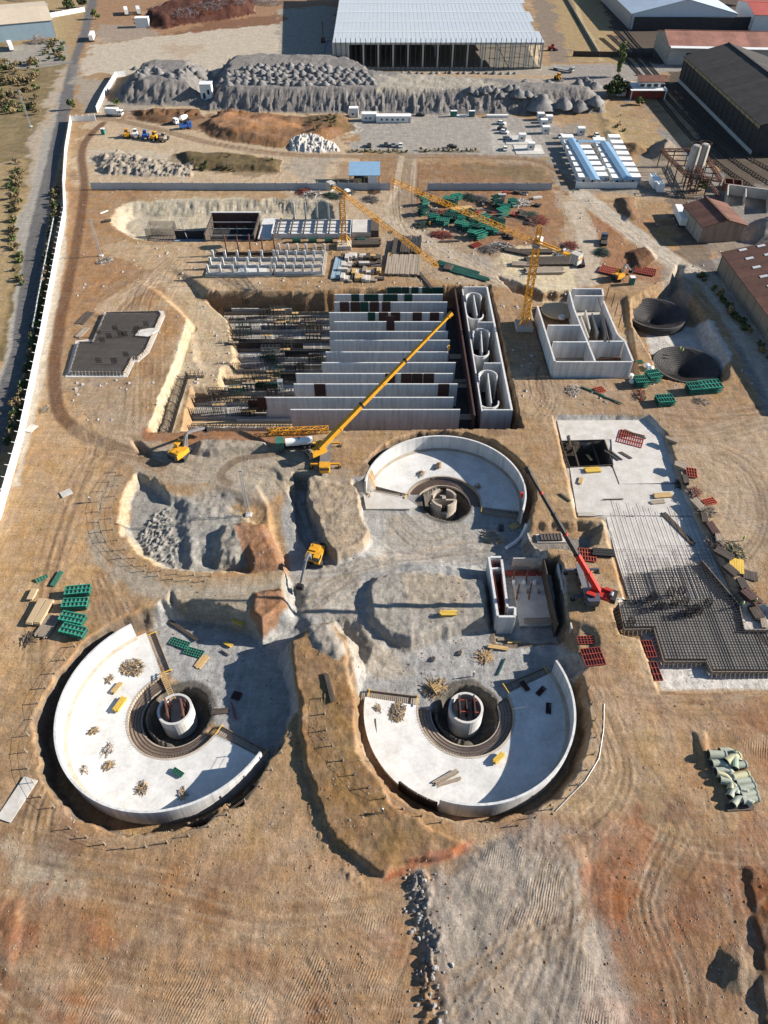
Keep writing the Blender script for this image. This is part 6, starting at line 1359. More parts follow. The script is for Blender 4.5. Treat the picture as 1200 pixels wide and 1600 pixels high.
for j,yy in enumerate((104,109,114,119.5,125.5,131.5)):
    x1=(560,572,590,592,594,590)[j]; x0=(392,372,358,350,345,340)[j]; n=int((x1-x0)/12.5)
    pts+=[(x0+(x1-x0)*(k+.5*(j%2))/n+rc.uniform(-2.5,2.5),yy+rc.uniform(-1.5,1.5)) for k in range(n)]
heaps(pts,'small grey gravel cone among the many tipped on top of the long bank','gravel loads tipped on the bank top')
heaps([(rc.uniform(205,330),rc.uniform(107,122)) for _ in range(30)],'small cone of grey gravel on top of the left heap','gravel loads on the left heap')
heaps([(735+13*k-rc.uniform(0,5)+5*j,137+4*j+rc.uniform(-1,1)) for j in range(3) for k in range(7)],'small cone of dark gravel at the right end of the bank top','gravel loads at right end of bank')
heaps([(618+11*k+rc.uniform(-2,2),115+rc.uniform(-1,1)) for k in range(18)],'low gravel cone in the row along front of the steel hall','gravel row before the steel hall',.7)
heaps([(rc.uniform(800,930),rc.uniform(130,150)) for _ in range(26)],'grey gravel cone in the jumbled mound left of brick house','gravel loads near the brick house',1.5)
for p_,w_ in (((930,160),'rightmost'),((905,168),'third from left'),((880,172),'second from left'),((845,172),'leftmost')): heaps([p_],'steep grey gravel cone at the bank foot, '+w_+' of four near dry grass','gravel cones at the bank foot',2.2)
# --- stacks
def planks(t,n,layers,L,w,mt,gap=.06,jit=.1,name='plank',th=.14):
    for j in range(layers):
        for k in range(n): part(name,M().box(rc.uniform(-jit,jit),(k-(n-1)/2)*(w+gap),j*(th+.02),L*rc.uniform(.9,1.0),w,th,rc.uniform(-.03,.03)),mt if not isinstance(mt,list) else rc.choice(mt),t)
def timber_stack(label,px,py,rz,L,w,n=6,layers=3,mt=None,name='timber_stack',cat='timber stack',group=None,th=.16,pw=None):
    p=on(px,py); t=thing(name,label,cat,p,rz,group)
    for x in (-L*.3,L*.3): part('bearer',M().box(x,0,0,.15,w,.14),MT['timber_dk'],t)
    pw=pw or w/n*.9
    for j in range(layers):
        for k in range(n): part('plank',M().box(rc.uniform(-.15,.15),(k-(n-1)/2)*w/n,.14+j*(th+.01),L*rc.uniform(.88,1.0),pw,th,rc.uniform(-.02,.02)),mt or MT['timber'],t)
    return t
def rack(label,px,py,rz,L=5.1,w=2.3,mt='green',n=4,group=None,lab=None,h=1.3):
    """stack of ribbed steel shutters lying flat"""
    p=on(px,py); t=thing('formwork_stack',label,'formwork stack',p,rz,group)
    part('bearer',M().box(-L*.3,0,0,.2,w,.3),MT['timber'],t); part('bearer',M().box(L*.3,0,0,.2,w,.3),MT['timber'],t)
    for k in range(n):
        z=.3+h*k/n; m=M().box(rc.uniform(-.1,.1),rc.uniform(-.08,.08),z,L,w,.1)
        if k==n-1:
            f=part('shutter_sheet',M().box(0,0,z,L,w,.08),MT[mt],t); r=M()
            nn=6
            for i in range(nn+1): part('shutter_rib',M().box(-L/2+L*i/nn,0,z+.08,.14,w,.2),MT[mt],f)
            for i in range(3): part('shutter_rail',M().box(0,-w/2+.1+(w-.2)*i/2,z+.282,L,.16,.12),MT['green_lt'] if mt=='green' else MT[mt],f)
        else:
            r=M().box(0,0,z,L*.98,w*.98,.06)
            r.box(0,-w*.45,z+.06,L,.12,.18).box(0,w*.45,z+.06,L,.12,.18); part('shutter',r,MT[mt],t)
    return t
rack('green shutter stack topmost of four beside bottom left tank',124,928,.12); rack('green shutter stack second from the top of four beside bottom left tank',120,948,.05)
rack('green shutter stack third from the top of four beside bottom left tank',116,971,-.22); rack('green shutter stack lowest of four beside bottom left tank',117,990,-.25)
timber_stack('pale plywood sheets stacked left of the green shutter stacks',64,958,1.45,6.5,3.2,2,4,MT['ply'],th=.18); timber_stack('bundle of loose grey planks below the plywood sheets',75,979,1.3,5.5,3,9,1,MT['timber_grey'])
timber_stack('short pale plywood sheets above the green shutter stacks',52,930,1.5,3,1.4,1,3,MT['ply'])
def crate_obj(label,px,py,rz,mt,L,w,h,cat='formwork panel',name='shutter_tray',group=None,tilt=0.0,z=0):
    p=on(px,py); p.z+=z; t=thing(name,label,cat,p,rz,group); part('panel_sheet',M().box(0,0,.1,L,w,.05),MT['form_dark'] if 'red' in mt else MT[mt],t)
    n=max(3,int(L/.55))
    for i in range(n+1): part('panel_rib',M().box(-L/2+L*i/n,0,.16,.1,w,.16),MT[mt],t)
    for i in range(4): part('panel_rail',M().box(0,-w/2+.06+(w-.12)*i/3,.162,L+.1,.1,.2),MT[mt],t)
    t.rotation_euler=(tilt,0,rz); return t
crate_obj('small green shutter piece tilted on the grass above the stacks',66,905,.6,'green',2.4,1.2,0,tilt=.5); crate_obj('narrow green shutter leaning upright near the green stacks',89,905,1.4,'green',4,1.0,0,tilt=.4)
for (px,py,rz,L,w,mt,lab,z) in ((918,868,-.15,3.6,3.6,'form_red_lt','red ribbed panel lying above the red crane cab',0),(917,1001,.03,3.8,1.9,'form_red','upper red ribbed panel of the pair between tank and slab',0),(926,1027,.12,4.0,4.0,'form_red','lower red ribbed panel of the pair between tank and slab',0),
  (1006,1015,.03,3.9,4.0,'form_red','upper red panel stack beside the reinforced slab corner',0),(1017,1050,.06,3.3,4.2,'form_red','lower red panel stack beside the reinforced slab corner',0),(985,687,-.42,6.4,5.4,'form_red_lt','faded red panel lying on the pale slab beside the sump',.15),
  (937,610,.35,2.6,2.6,'form_red_lt','small red panel lying on brown soil below the compartment tank',0),(1080,740,-.2,2.4,3.4,'form_red_lt','faded red panel beside the upper right slab edge',.1),(1108,785,.3,3.0,2.0,'form_red_lt','small faded red panel lower along the slab edge',.1),
  (955,425,-.5,8,5,'form_red_lt','long faded red tray beside the yellow backhoe',.2),(1008,425,-.4,7,5,'form_red_lt','faded red tray right of the yellow backhoe',.2),(744,384,.6,4,3,'form_red','red panel lying at the lower edge of material yard',.1)):
    crate_obj(lab,px,py,rz,mt,L,w,0,z=z)
for (px,py,rz,L,w,lab,h) in ((999,602,.1,3.6,3.4,'left green shutter stack of the pair below the near cone pit',2.2),(1018,594,.25,3.8,3.8,'right green shutter stack of the pair below the near cone pit',2.4),(1084,612,.1,4.4,3.6,'left green shutter stack near the lower right bank of cone pit',2.0),(1106,610,.15,6.2,3.8,'right green shutter stack near the lower right bank of cone pit',2.2),(1037,630,.1,4.6,3.6,'green shutter stack alone below the cone pits',1.6)):
    rack(lab,px,py,rz,L,w,'green',4,None,None,h)
crate_obj('small green box by the corner of compartment tank',1000,566,.1,'green',1.4,1.6,0); 
for (px,py,lab) in ((1010,574,'upper pale round bundle beside the green stacks'),(1016,578,'lower pale round bundle beside the green stacks'),(985,590,'white sack near the left green stack below the cones'),(987,598,'white sack touching the left green stack'),(1031,586,'white sack right of the green stack pair')):
    p=on(px,py); t=thing('sack',lab,'sack',p); m=M().arc(0,0,[(0,0),(.7,0),(.95,.4),(.8,1.0),(.3,1.25),(0,1.25)],0,2*PI,10,False); part('sack_body',m,MT['white'],t,smooth=True); part('sack_tie',M().tube((0,0,1.2),(.1,0,1.5),.18,6,.1),MT['white'],t)
# elbows and pipe lengths in a block at the right
pv=[MT['pvc'],mat('green_pipe',(0.20,0.27,0.20),0.6,0.2,1.0),mat('yellowed_pipe',(0.45,0.43,0.27),0.6,0.2,1.0)]
def elbow(px,py,rz,r,kind,mt,lab):
    p=on(px,py); t=thing('pipe_elbow',lab,'pipe',p+Vector((0,0,r)),rz)
    if kind: pts_=[(-1.6,0,0)]+[(-.6+1.5*math.sin(a),-1.5+1.5*math.cos(a),0) for a in np.linspace(0,PI/2,7)]+[(.9,-2.1,0)]
    else: pts_=[(-1.5,0,0),(1.5,0,0)]
    part('pipe_body',M().pipe(pts_,r,16),mt,t,smooth=False); e=Vector(pts_[-1]); d=(e-Vector(pts_[-2])).normalized(); s=Vector(pts_[0])
    part('pipe_flange',M().tube(e-d*.25,e+d*.02,r*1.12,16),mt,t); part('pipe_flange',M().tube(s,s+Vector((.3,0,0)),r*1.12,16),mt,t)
    part('pipe_mouth',M().tube(e+d*.022,e+d*.03,r*.86,16),MT['dark'],t); part('pipe_mouth',M().tube(s-Vector((.03,0,0)),s-Vector((.022,0,0)),r*.86,16),MT['dark'],t)
el=[(1136,1175,.1,1,0),(1118,1183,-.05,0,0),(1141,1188,.5,0,2),(1124,1194,.1,1,0),(1151,1198,.1,0,0),(1130,1206,.1,1,0),(1133,1216,-.4,1,2),(1155,1214,.2,0,2),(1138,1224,-.2,1,0),(1160,1223,.1,0,0),(1143,1236,.9,1,0),(1165,1232,.2,0,0),(1168,1243,.2,0,0),(1151,1250,.7,1,0),(1170,1251,.15,0,0),(1144,1192,1.2,0,1)]
order=['topmost','second','third','fourth','fifth','sixth','seventh','eighth','ninth','tenth','eleventh','twelfth','thirteenth','fourteenth','lowest','hidden middle']
for k,(px,py,rz,kd,mi) in enumerate(el): elbow(px,py,rz,.62 if kd else .8 if px<1150 else .62,kd,pv[mi],('curved' if kd else 'straight')+' pale green pipe, '+(order[k] if k in (0,14,15) else order[k]+' from the top')+', in the big pipe block at right')
timber_stack('rusty timber bearers under the lower end of the pipe block',1155,1262,.05,5,1.2,3,1,MT['timber_dk'])
# boards lying about
for (px,py,rz,L,w,lab) in ((28,1249,1.28,7.4,2.7,'long pale board lying alone on soil at left edge'),(104,771,.65,2.6,2.2,'square grey board lying beside the dirt mound at left'),(49,670,1.25,3.0,2.3,'square pale board lying beside the white roadside wall')):
    p=on(px,py); t=thing('board',lab,'board',p,rz); part('board_sheet',M().box(0,0,.1,L,w,.12),MT['blind'],t); part('board_batten',M().box(-L*.3,0,.0,.2,w*.9,.1),MT['timber'],t); part('board_batten',M().box(L*.3,0,.0,.2,w*.9,.1),MT['timber'],t)
# timber heaps on the tank floors
def stick_heap(label,px,py,r,n,mts,z=None,name='timber_heap',cat='timber heap',Ls=(.5,1.5),hgt=.5):
    p=on(px,py) if z is None else G(px,py,z); t=thing(name,label,cat,p,rc.uniform(0,3)); k=len(mts)
    for i,mt in enumerate(mts):
        m=M()
        for _ in range(int(n*1.5)//k):
            a=rc.uniform(0,6.28); d=r*math.sqrt(rc.random()); x,y=d*math.cos(a),d*math.sin(a)*.75; b=rc.choice([0,0,1.3])+rc.gauss(0,.45); L=rc.uniform(*Ls)/2; zz=hgt*(1-d/r)*rc.random()+.08; dz=rc.uniform(-.25,.25)*hgt
            m.beam((x-L*math.cos(b),y-L*math.sin(b),max(.05,zz-dz)),(x+L*math.cos(b),y+L*math.sin(b),max(.05,zz+dz)),rc.uniform(.06,.15),.05)
        part('stick',m,MT[mt],t,kind='stuff')
zf_=-4.45
for (px,py,r,n,lab) in ((206,1043,2.6,150,'largest heap of scrap timber on floor of bottom left tank'),(170,1062,.9,30,'small heap of scrap near the big timber heap in bottom left tank'),(145,1143,.8,40,'tan scrap heap in the middle of bottom left tank floor'),(170,1197,1.0,40,'round heap of grey scrap in bottom left tank'),(222,1233,1.1,50,'round heap of scrap nearest the bottom wall of bottom left tank'),(130,1205,1.3,50,'loose sticks near the lower left wall of bottom left tank'),(285,1243,1.1,40,'dark scrap heap in the shadow of bottom left tank wall'),(170,1172,1.3,16,'a few scattered sticks in bottom left tank'),
   (622,1112,2.0,110,'largest heap of scrap timber on floor of bottom right tank'),(589,1108,.9,50,'brown scrap heap near left end of bottom right tank floor'),(659,740,1.0,30,'small rusty scrap heap on floor of upper tank'),(747,760,.8,30,'dark scrap heap in the shade of upper tank floor')):
    stick_heap(lab,px,py,r,n,['timber_grey','timber_grey','timber','timber_dk'],zf_-.2 if True else None)
for (px,py,rz,L,w,n,ly,mt,lab) in ((188,1101,1.2,3.2,1.2,4,3,'timber_yel','yellow beam stack on the floor of bottom left tank'),(183,1075,1.1,2.6,1.0,4,2,'timber','pale timber stack beside the yellow beams in bottom left tank'),(779,1185,.75,2.6,1.0,4,3,'timber_yel','yellow beam stack on the shadow edge in bottom right tank'),(697,1215,.5,5.2,.9,3,2,'timber_grey','upper grey beam bundle on bottom right tank floor'),(702,1222,.3,4.6,.7,3,1,'timber_grey','lower grey beam bundle on bottom right tank floor'),
   (683,729,1.2,2.2,.9,3,2,'timber_dk','dark beam bundle on the floor of upper tank'),(688,727,1.5,2.4,.5,2,1,'timber','pale beams next to the dark bundle in upper tank'),(588,1155,1.65,8.5,.4,1,1,'timber_dk','long dark pole lying on the floor of bottom right tank'),(1,1,1,1,1,1,1,'timber',None)):
    if lab:
        t=timber_stack(lab,px,py,rz,L,w,n,ly,MT[mt]); q=G(px,py,-4.6); t.location=(q.x,q.y,-4.72)
for (px,py,lab) in ((820,1072,'first dark shutter frame in shadow of bottom right tank'),(845,1080,'second dark shutter frame in shadow of bottom right tank'),(857,1107,'third dark shutter frame in shadow of bottom right tank'),(278,1207,'green frame lying in the shadow of bottom left tank wall')):
    t=crate_obj(lab,px,py,rc.uniform(0,3),'green' if 'green' in lab else 'form_dark',2.2,1.0,0); q=G(px,py,-4.5); t.location=(q.x,q.y,-4.66)
# on the working floor
for (px,py,rz,L,w,mt,lab) in ((281,1006,-.35,4.2,1.8,'green','left green frame bundle on the gravel beside bottom left tank'),(303,1020,-.3,4.0,1.8,'green','right green frame bundle on the gravel beside bottom left tank'),(370,1088,1.3,1.6,1.8,'form_dark','dark square panel on gravel right of the bottom left well'),(868,835,0,.5,.5,'green',None)):
    if lab: crate_obj(lab,px,py,rz,mt,L,w,0)
for (px,py,rz,L,w,n,ly,mt,lab) in ((315,1035,1.1,3.4,1.6,6,1,'timber','fan of pale timbers below the green frame bundles'),(357,1008,-.5,2.0,.8,3,2,'timber_yel','small yellow beam stack on gravel right of bottom left tank'),(352,1021,-.6,2.2,.3,2,1,'timber_dk','pair of dark bars below the yellow beams'),(373,975,-.55,2.6,1.0,4,2,'timber_yel','yellow and green beam stack at the shaded bank foot'),(344,1112,.1,3.6,1.2,5,1,'timber_dk','dark slatted bundle right of the bottom left well'),(366,1112,-1.2,4.2,.3,2,1,'form_red','pair of red poles on gravel right of bottom left well'),
   (283,983,-.62,10,.8,3,1,'timber_dk','long dark rail bundle at the upper edge of bottom left pit'),(700,960,.05,3.6,1.2,4,3,'timber_yel','yellow beam stack on the low mound right of the centre road'),(778,1013,-.15,4.4,.9,3,2,'timber','pale beam stack below the pumping station'),(788,1000,.0,3.2,.8,3,2,'timber_grey','grey beam stack close below the pumping station'),(803,1005,0,3,.6,2,2,'timber','short pale beams beside the pumping station corner'),
   (677,1030,1.2,1.2,.7,2,1,'timber_dk','small dark bars left on the gravel floor'),(718,1021,1.2,1.2,.8,3,1,'timber_dk','right group of small dark bars on gravel floor'),(783,1043,1.1,4.6,.35,1,1,'green_dk','single long green bar lying on the gravel floor'),(803,823,.5,2.6,1.6,5,1,'timber','pale boards on ground right of the upper well'),(783,826,1.4,1.8,1.2,3,3,'timber_dk','dark stack beside the pale boards right of upper well'),
   (515,1075,1.85,6.5,.9,3,2,'timber_dk','dark beam bundle on the raised ground between the tanks'),(890,690,1.5,5,.5,2,1,'timber_dk','dark bars on the pale slab left of sump',),(955,713,2.2,5,.4,1,2,'timber_dk','first long dark beam right of the sump'),(961,712,2.15,5,.4,1,2,'timber_dk','second long dark beam right of the sump'),(977,713,2.3,3.6,.9,2,2,'timber_dk','dark beam bundle right of the two long beams'),
   (925,736,.1,4.0,1.8,5,3,'timber_yel','yellow beam stack on the pale slab below the sump'),(907,752,1.2,2.4,1.0,4,2,'timber','small timber stack left of slab below sump'),(1034,776,.1,4.4,1.6,5,3,'timber','pale beam stack on slab near the right edge'),(1027,786,.15,3.6,1.2,4,2,'timber_grey','lower pale beam stack on slab near the right edge'),(957,781,.03,5.4,.3,1,1,'timber_dk','thin dark bar across middle of the slab'),
   (1059,827,-1.18,11.5,1.2,3,2,'timber_dk','very long dark bar bundle lying along the right part of slab'),(1150,885,1.25,4.4,3.0,6,2,'timber_yel','yellow beam stack on the bank right of slab'),(1172,900,1.3,2.8,3.0,6,1,'timber_dk','dark bars beside the yellow beams right of slab'),(883,778,2.2,3.4,.6,2,1,'timber_dk','dark bars on soil left of the slab'),(917,805,0,4.6,1.3,3,2,'conc_old','grey pipe lengths at the slab corner'),(942,865,-.1,5.0,2.2,3,3,'dark','dark rolled mats beside the red panel'),
   (133,498,1.35,8,3.0,7,1,'timber_dk','dark bar bundle left of the reinforcement raft'),(129,520,1.3,6,2,5,1,'timber_grey','grey timber bundle left of the reinforcement raft'),(163,332,.9,4,.8,2,1,'white','white pole pair on soil left of the sandy excavation'),(168,346,.2,3,2,3,2,'timber_dk','dark timber heap left of sandy excavation'),(925,612,2.5,8,.6,2,1,'green_dk','long dark green bars on soil below compartment tank'),(955,625,2.5,7,.5,2,1,'green_dk','second long green bar bundle on soil below compartment tank'),(992,680,2.5,6.5,.5,1,2,'green_dk','long dark green beam on slab top corner')):
    timber_stack(lab,px,py,rz,L,w,n,ly,MT[mt])
for (px,py,r,n,mts,lab) in ((680,1075,2.4,90,['timber_grey','timber_dk','timber'],'heap of broken shuttering left of the bottom right well'),(758,1027,1.6,70,['timber_grey','timber'],'round heap of sticks on the gravel below the pumping station'),(770,840,2.6,70,['timber_grey','timber','blind'],'litter of boards at corner above the pumping station'),(575,760,1.6,24,['timber','timber_dk'],'loose boards at the left end of upper tank'),(1060,757,1.6,30,['timber_dk'],'dark scrap at the upper right edge of slab'),
   (1085,770,2,50,['timber_dk','timber_grey','form_red'],'mixed scrap heap on the right bank of slab'),(1100,800,2.4,70,['timber_dk','timber_grey'],'dark scrap heap along the right bank of slab'),(1120,850,2.6,70,['timber_dk','timber_grey'],'long scrap heap lower on the right bank of slab'),(1150,862,2.2,60,['timber_dk','green_dk','timber'],'scrap heap beside the yellow beams right of slab'),(1168,930,2,50,['timber_dk','form_dark'],'dark scrap heap beside the raft corner'),
   (895,610,2.4,50,['timber_grey','conc_old'],'pale debris on soil below the compartment tank'),(1000,618,2.4,40,['form_red','green_dk'],'red and green bars scattered below the green stacks'),(1095,628,1.8,40,['timber_dk','timber_grey'],'dark scrap on soil right of the lone green stack'),(163,408,3.2,70,['timber_grey','blind','timber_dk'],'rubble and scrap at the foot of lattice mast'),(520,395,1,10,['timber'],'few sticks by the timber yard'),(585,300,3,60,['form_red','green_dk','timber_dk'],'scrap below the blue roofed store'),(70,640,1.2,20,['timber_grey'],'sticks beside the white wall'),(45,1000,1.2,20,['timber_dk'],'sticks on dry soil at left edge')):
    stick_heap(lab,px,py,r,n,mts,None,'debris_heap','debris heap',(.8,2.8),.9)
# --- material yard
G1='green shutter stacks crowded in the material yard'
gs=[(700,345),(712,338),(722,346),(735,340),(745,350),(757,345),(768,352),(720,356),(733,360),(745,362),(758,360),(770,365),(782,355),(690,352),(678,345),(706,322),(712,312),(700,318),(780,325),(790,330),(800,322),(775,318),(785,338),(665,320),(660,335),(735,370),(750,372),(740,352)]
for k,(px,py) in enumerate(gs): rack('upright green shutter stack crowded with others in the material yard',px+rc.uniform(-2,2),py,rc.uniform(-.6,.6),rc.uniform(3,5),rc.uniform(2.4,3.6),'green' if k%3 else 'green_dk',3,G1,None,rc.uniform(2.0,3.8))
ym=[('timber_dk','timber_grey','steel'),('timber_grey','white','timber_dk'),('form_red','timber_dk'),('green_dk','timber_dk')]
for k,(px,py,r,lab) in enumerate(((665,305,4,'dark scrap heap at upper left of material yard'),(668,330,4,'pale and dark scrap heap at left of material yard'),(685,335,3.5,'scrap heap between green stacks in material yard'),(735,310,4,'red and grey bar heap at upper middle of material yard'),(752,312,3.5,'bar heap right of the pale sand in material yard'),(812,318,4.5,'grey pipe heap at upper right of material yard'),(838,345,5,'long loose bar heap at right of material yard'),(826,338,4,'dark plank heap at right of material yard'),(765,390,4,'dark scrap heap at bottom of material yard'),(785,385,3.5,'red and dark scrap at lower edge of material yard'),(690,368,4,'dark scrap along the lower left edge of material yard'),(660,352,3.5,'dark scrap at the left tip of material yard'),(545,300,3,'green and dark scrap below the fence'),(488,305,4,'red steel heap below the fence'),(475,300,3,'dark steel heap left of the red heap below the fence'),(520,307,3.5,'green bars lying below the fence'),(580,312,3,'dark scrap right of crane below the fence'),(880,398,3.5,'dark scrap around the counter jib end'),(890,385,3,'small scrap heap right of the second tower crane'),(940,395,2.5,'scrap near the small dark lorry'))):
    stick_heap(lab,px,py,r,150,list(ym[k%4]),None,'debris_heap','debris heap',(1.5,4.5),1.6)
for k,(px,py,rz,L,w,n,ly,mt,lab) in enumerate(((617,388,1.5,13,1.6,4,3,'timber_dk','far left dark pipe bundle in the storage row'),(634,387,1.5,14,3.4,7,4,'timber_dk','wide dark pipe bundle in middle of the storage row'),(650,387,1.5,14,3.6,7,4,'black','black pipe bundle at right of the storage row'),(570,382,.02,12,5,9,3,'timber_dk','dark bar stack at foot of the first tower crane'),(630,415,1.5,16,12,14,2,'timber_grey','broad grey bar field below the dark pipe bundles'),(647,415,1.5,12,1.2,3,2,'black','dark bar bundle at right of the grey bar field'),
  (905,408,1.5,11,2.6,5,3,'black','black pipe bundle right of the second tower crane'),(858,410,.02,18,6,8,2,'timber_dk','dark long beams on the pale storage ground'),(850,425,.03,14,4,6,2,'timber_grey','grey beams on the pale storage ground'),(820,415,-.1,10,3,6,2,'timber_grey','grey beams left on the pale storage ground'),(838,395,0,12,3,6,2,'timber_dk','dark beams at the upper edge of pale storage ground'),(722,330,.2,9,4,6,3,'timber','pale sand coloured boards in the material yard'),(808,395,-.4,10,3,5,2,'timber_dk','dark beam stack below the second crane jib'),(715,420,-.55,18,3,5,1,'green_dk','long dark green lattice beams on grey gravel'),(733,430,-.55,16,3,5,1,'green_dk','lower dark green lattice beams on grey gravel'),(700,420,1.2,4,3,4,2,'timber_dk','small dark stack left of the green lattice beams'),(703,378,.1,8,1,3,1,'timber_dk','dark bar pair on the dirt junction'),(662,436,1.9,14,1.2,3,1,'timber_dk','slanting dark bars above the basin corner'))):
    timber_stack(lab,px,py,rz,L,w,n,ly,MT[mt],'bar_stack','bar stack',None,.35)
for k in range(46):
    px=rc.uniform(655,840); py=rc.uniform(302,378)
    if py>330+ (px-655)*.32 or (px>800 and py>350): continue
    timber_stack('small dark bundle among the crowded green stacks of material yard',px,py,rc.choice([0,.3,1.5,-.5])+rc.uniform(-.2,.2),rc.uniform(2.5,5.5),rc.uniform(.8,2),3,rc.choice([2,3]),MT[rc.choice(['timber_dk','timber_grey','black','timber_dk','form_red','blind'])],'bar_bundle','bar bundle','small bundles in the material yard',.3)
for k,(px,py) in enumerate(((1048,690),(1062,730),(1070,752),(1090,790),(1100,812),(1112,828),(1120,842),(1130,868),(1140,893),(1160,915),(1172,935),(1180,960),(1190,1000),(1192,975))):
    timber_stack('dark shutter boards, '+order[k]+' from the top along the right bank of slab',px,py,-1.1+rc.uniform(-.7,.5),rc.uniform(2.6,4.6),rc.uniform(1.0,2.2),4,rc.choice([2,3]),MT[rc.choice(['timber_dk','form_dark','timber_grey','timber_dk'])],'shutter_boards','shutter boards',None,.25)
def ladder(label,a,b,w=.7):
    d=(b-a); L=d.length; dn=d.normalized(); sd=Vector((-dn.y,dn.x,0)).normalized()*w/2; t=thing('ladder',label,'ladder',a)
    for s in (-1,1): part('ladder_rail',M().beam(sd*s,d+sd*s,.14),MT['timber'],t)
    for k in range(int(L/.5)): part('rung',M().beam(dn*(.3+k*.5)+sd,dn*(.3+k*.5)-sd,.1),MT['timber'],t)
ladder('timber ladder walkway leading from floor edge to the bottom left well',G(252,1050,-4.2),G(271,1093,-3.5),.9); ladder('wooden ladder lying on broken shuttering left of the bottom right well',G(676,1068,-4.2),G(686,1083,-4.2),.9)
# timber yard by the tower crane: rows of shutter boards
ty=on(555,420); k=0
for j in range(4):
    for i in range(11):
        px=536+i*5.6+rc.uniform(-1,1); py=404+j*11+rc.uniform(-1.5,1.5)
        timber_stack('bundle of timber shutter beams in the crowded yard under the first crane',px,py,1.5 if rc.random()<.75 else .02,rc.uniform(2.6,4.2),1.5,3,rc.choice([2,3,4]),MT[rc.choice(['blind','timber','blind','timber_grey','timber_dk'])],'beam_bundle','beam bundle','beam bundles under the first tower crane',.3)
timber_stack('blue covered beam stack at left of the timber yard',527,420,1.5,16,3,2,3,MT['bluegrey'])
# --- concrete frames and the upper slab near the first crane
def frame_building(label,pxl,pyt,pxr,pyb,nx,ny,hc,slab,cm_='conc'):
    a=G(pxl,pyb);b=G(pxr,pyb);c=G((pxl+pxr)/2,pyt); W_=b.x-a.x; D_=c.y-a.y; t=thing('frame_building',label,'building frame',(a.x,a.y,0)); part('base_slab',M().box(W_/2,D_/2,-.2,W_+2,D_+2,.7),MT[slab],t)
    for i in range(nx):
        for j in range(ny):
            c_=part('column',M().box(W_*i/(nx-1),D_*j/(ny-1),.5,.75,.75,hc),MT[cm_],t); m=M()
            for s in (-.25,.25): m.beam((W_*i/(nx-1)+s,D_*j/(ny-1),.5+hc),(W_*i/(nx-1)+s,D_*j/(ny-1),1.6+hc),.08)
            part('starter_bars',m,MT['rebar'],c_)
    for j in range(ny): part('ground_beam',M().box(W_/2,D_*j/(ny-1),.5,W_,.5,.8),MT['conc'],t)
    return t,W_,D_
t,w_,d_=frame_building('right bay of concrete frame with four rows of pale columns, below the first crane',430,398,503,430,6,4,3.6,'conc_dirty')
t,w_,d_=frame_building('left bay of concrete frame with taller columns around a white slab',326,408,424,431,6,3,3.6,'conc_dirty')
part('bright_slab',M().box(w_*.68,d_*.38,.52,w_*.45,d_*.5,.2),MT['conc'],t)
for k in range(5): part('steel_column',M().box(4+k*w_/5,d_+5,0,.4,.4,7.5),MT['rust'],t)
part('tie_beam',M().box(w_/2,d_+5,.1,w_,.5,.8),MT['timber_dk'],t)
a=G(425,372);b=G(548,372);c=G(490,350); t=thing('deck_building','white slab with dark cross beams and four rear columns behind the concrete frames','concrete frame',(a.x,a.y,0)); W_=b.x-a.x; D_=c.y-a.y
part('slab_wall',M().box(W_/2,0,0,W_,.4,1.8),MT['conc'],t); part('slab_wall',M().box(W_/2,D_,0,W_,.4,1.8),MT['conc'],t); part('slab_wall',M().box(0,D_/2,0,.4,D_-.5,1.8),MT['conc'],t); part('slab_wall',M().box(W_,D_/2,0,.4,D_-.5,1.8),MT['conc'],t)
for k in range(4): part('deck_strip',M().box(W_/2,D_*(k+.5)/4,.2,W_-1,D_/4-.9,1.1),MT['conc'],t)
for k in range(6): part('cross_beam',M().box(W_*(k+.5)/6.2,D_/2,1.82,.5,D_+.6,.5),MT['timber_dk'],t)
for k in range(5): part('rear_column',M().box(W_*(.25+.15*k),D_+1.2,0,.6,.6,8),MT['conc_old'],t)
part('end_block',M().box(W_+4,D_/2,0,7,D_*.9,2),MT['blind'],t); part('dark_stack',M().box(W_+9,D_/2,0,3,D_*.9,2.6),MT['timber_dk'],t)
for k in range(5): part('green_bundle',M().tube((8+k*6,-3.5,.9),(11+k*6,-3.2,.9),.9,8),MT['green_dk'],t)
a=G(322,384,-3);b=G(398,384,-3);c=G(360,352,-3); t=thing('sunken_chamber','dark formwork lined chamber in the sandy excavation with white rear wall','concrete chamber',(a.x,a.y,-4.2)); W_=b.x-a.x; D_=c.y-a.y
part('rear_wall',M().box(W_/2,D_,0,W_,.5,6.2),MT['form_dark'],t); part('rear_coping',M().box(W_/2,D_,6.22,W_+1,.9,.25),MT['conc'],t); part('side_wall',M().box(0,D_/2,0,.5,D_-.6,5.4),MT['timber_dk'],t); part('side_wall',M().box(W_,D_/2,0,.5,D_-.6,5.4),MT['timber_dk'],t); part('front_wall',M().box(W_/2,0,0,W_,.5,3.4),MT['timber_dk'],t); part('chamber_floor',M().box(W_/2,D_/2,0,W_-.8,D_-.8,.4),MT['black'],t); part('side_slab',M().box(W_+4,D_/2,3.5,5,D_,.5),MT['conc'],t)
for k in range(3): part('scaffold_beam',M().box(W_/2,D_*(k+1)/4,3+.6*k,W_-.8,.25,.3),MT['galv'],t)
for k in range(6): part('scaffold_post',M().box(W_*(k+.5)/6,D_*.5,.4,.2,.2,4.5),MT['green_dk'],t)
p=on(255,375); t=thing('rebar_cage','dark square reinforcement cage standing on the sandy excavation floor','rebar cage',p); m=M()
for k in range(24): m.beam((-5+k*.43,-3.5,0),(-5+k*.43,-3.5,6),.09); m.beam((-5+k*.43,3.5,0),(-5+k*.43,3.5,6),.09)
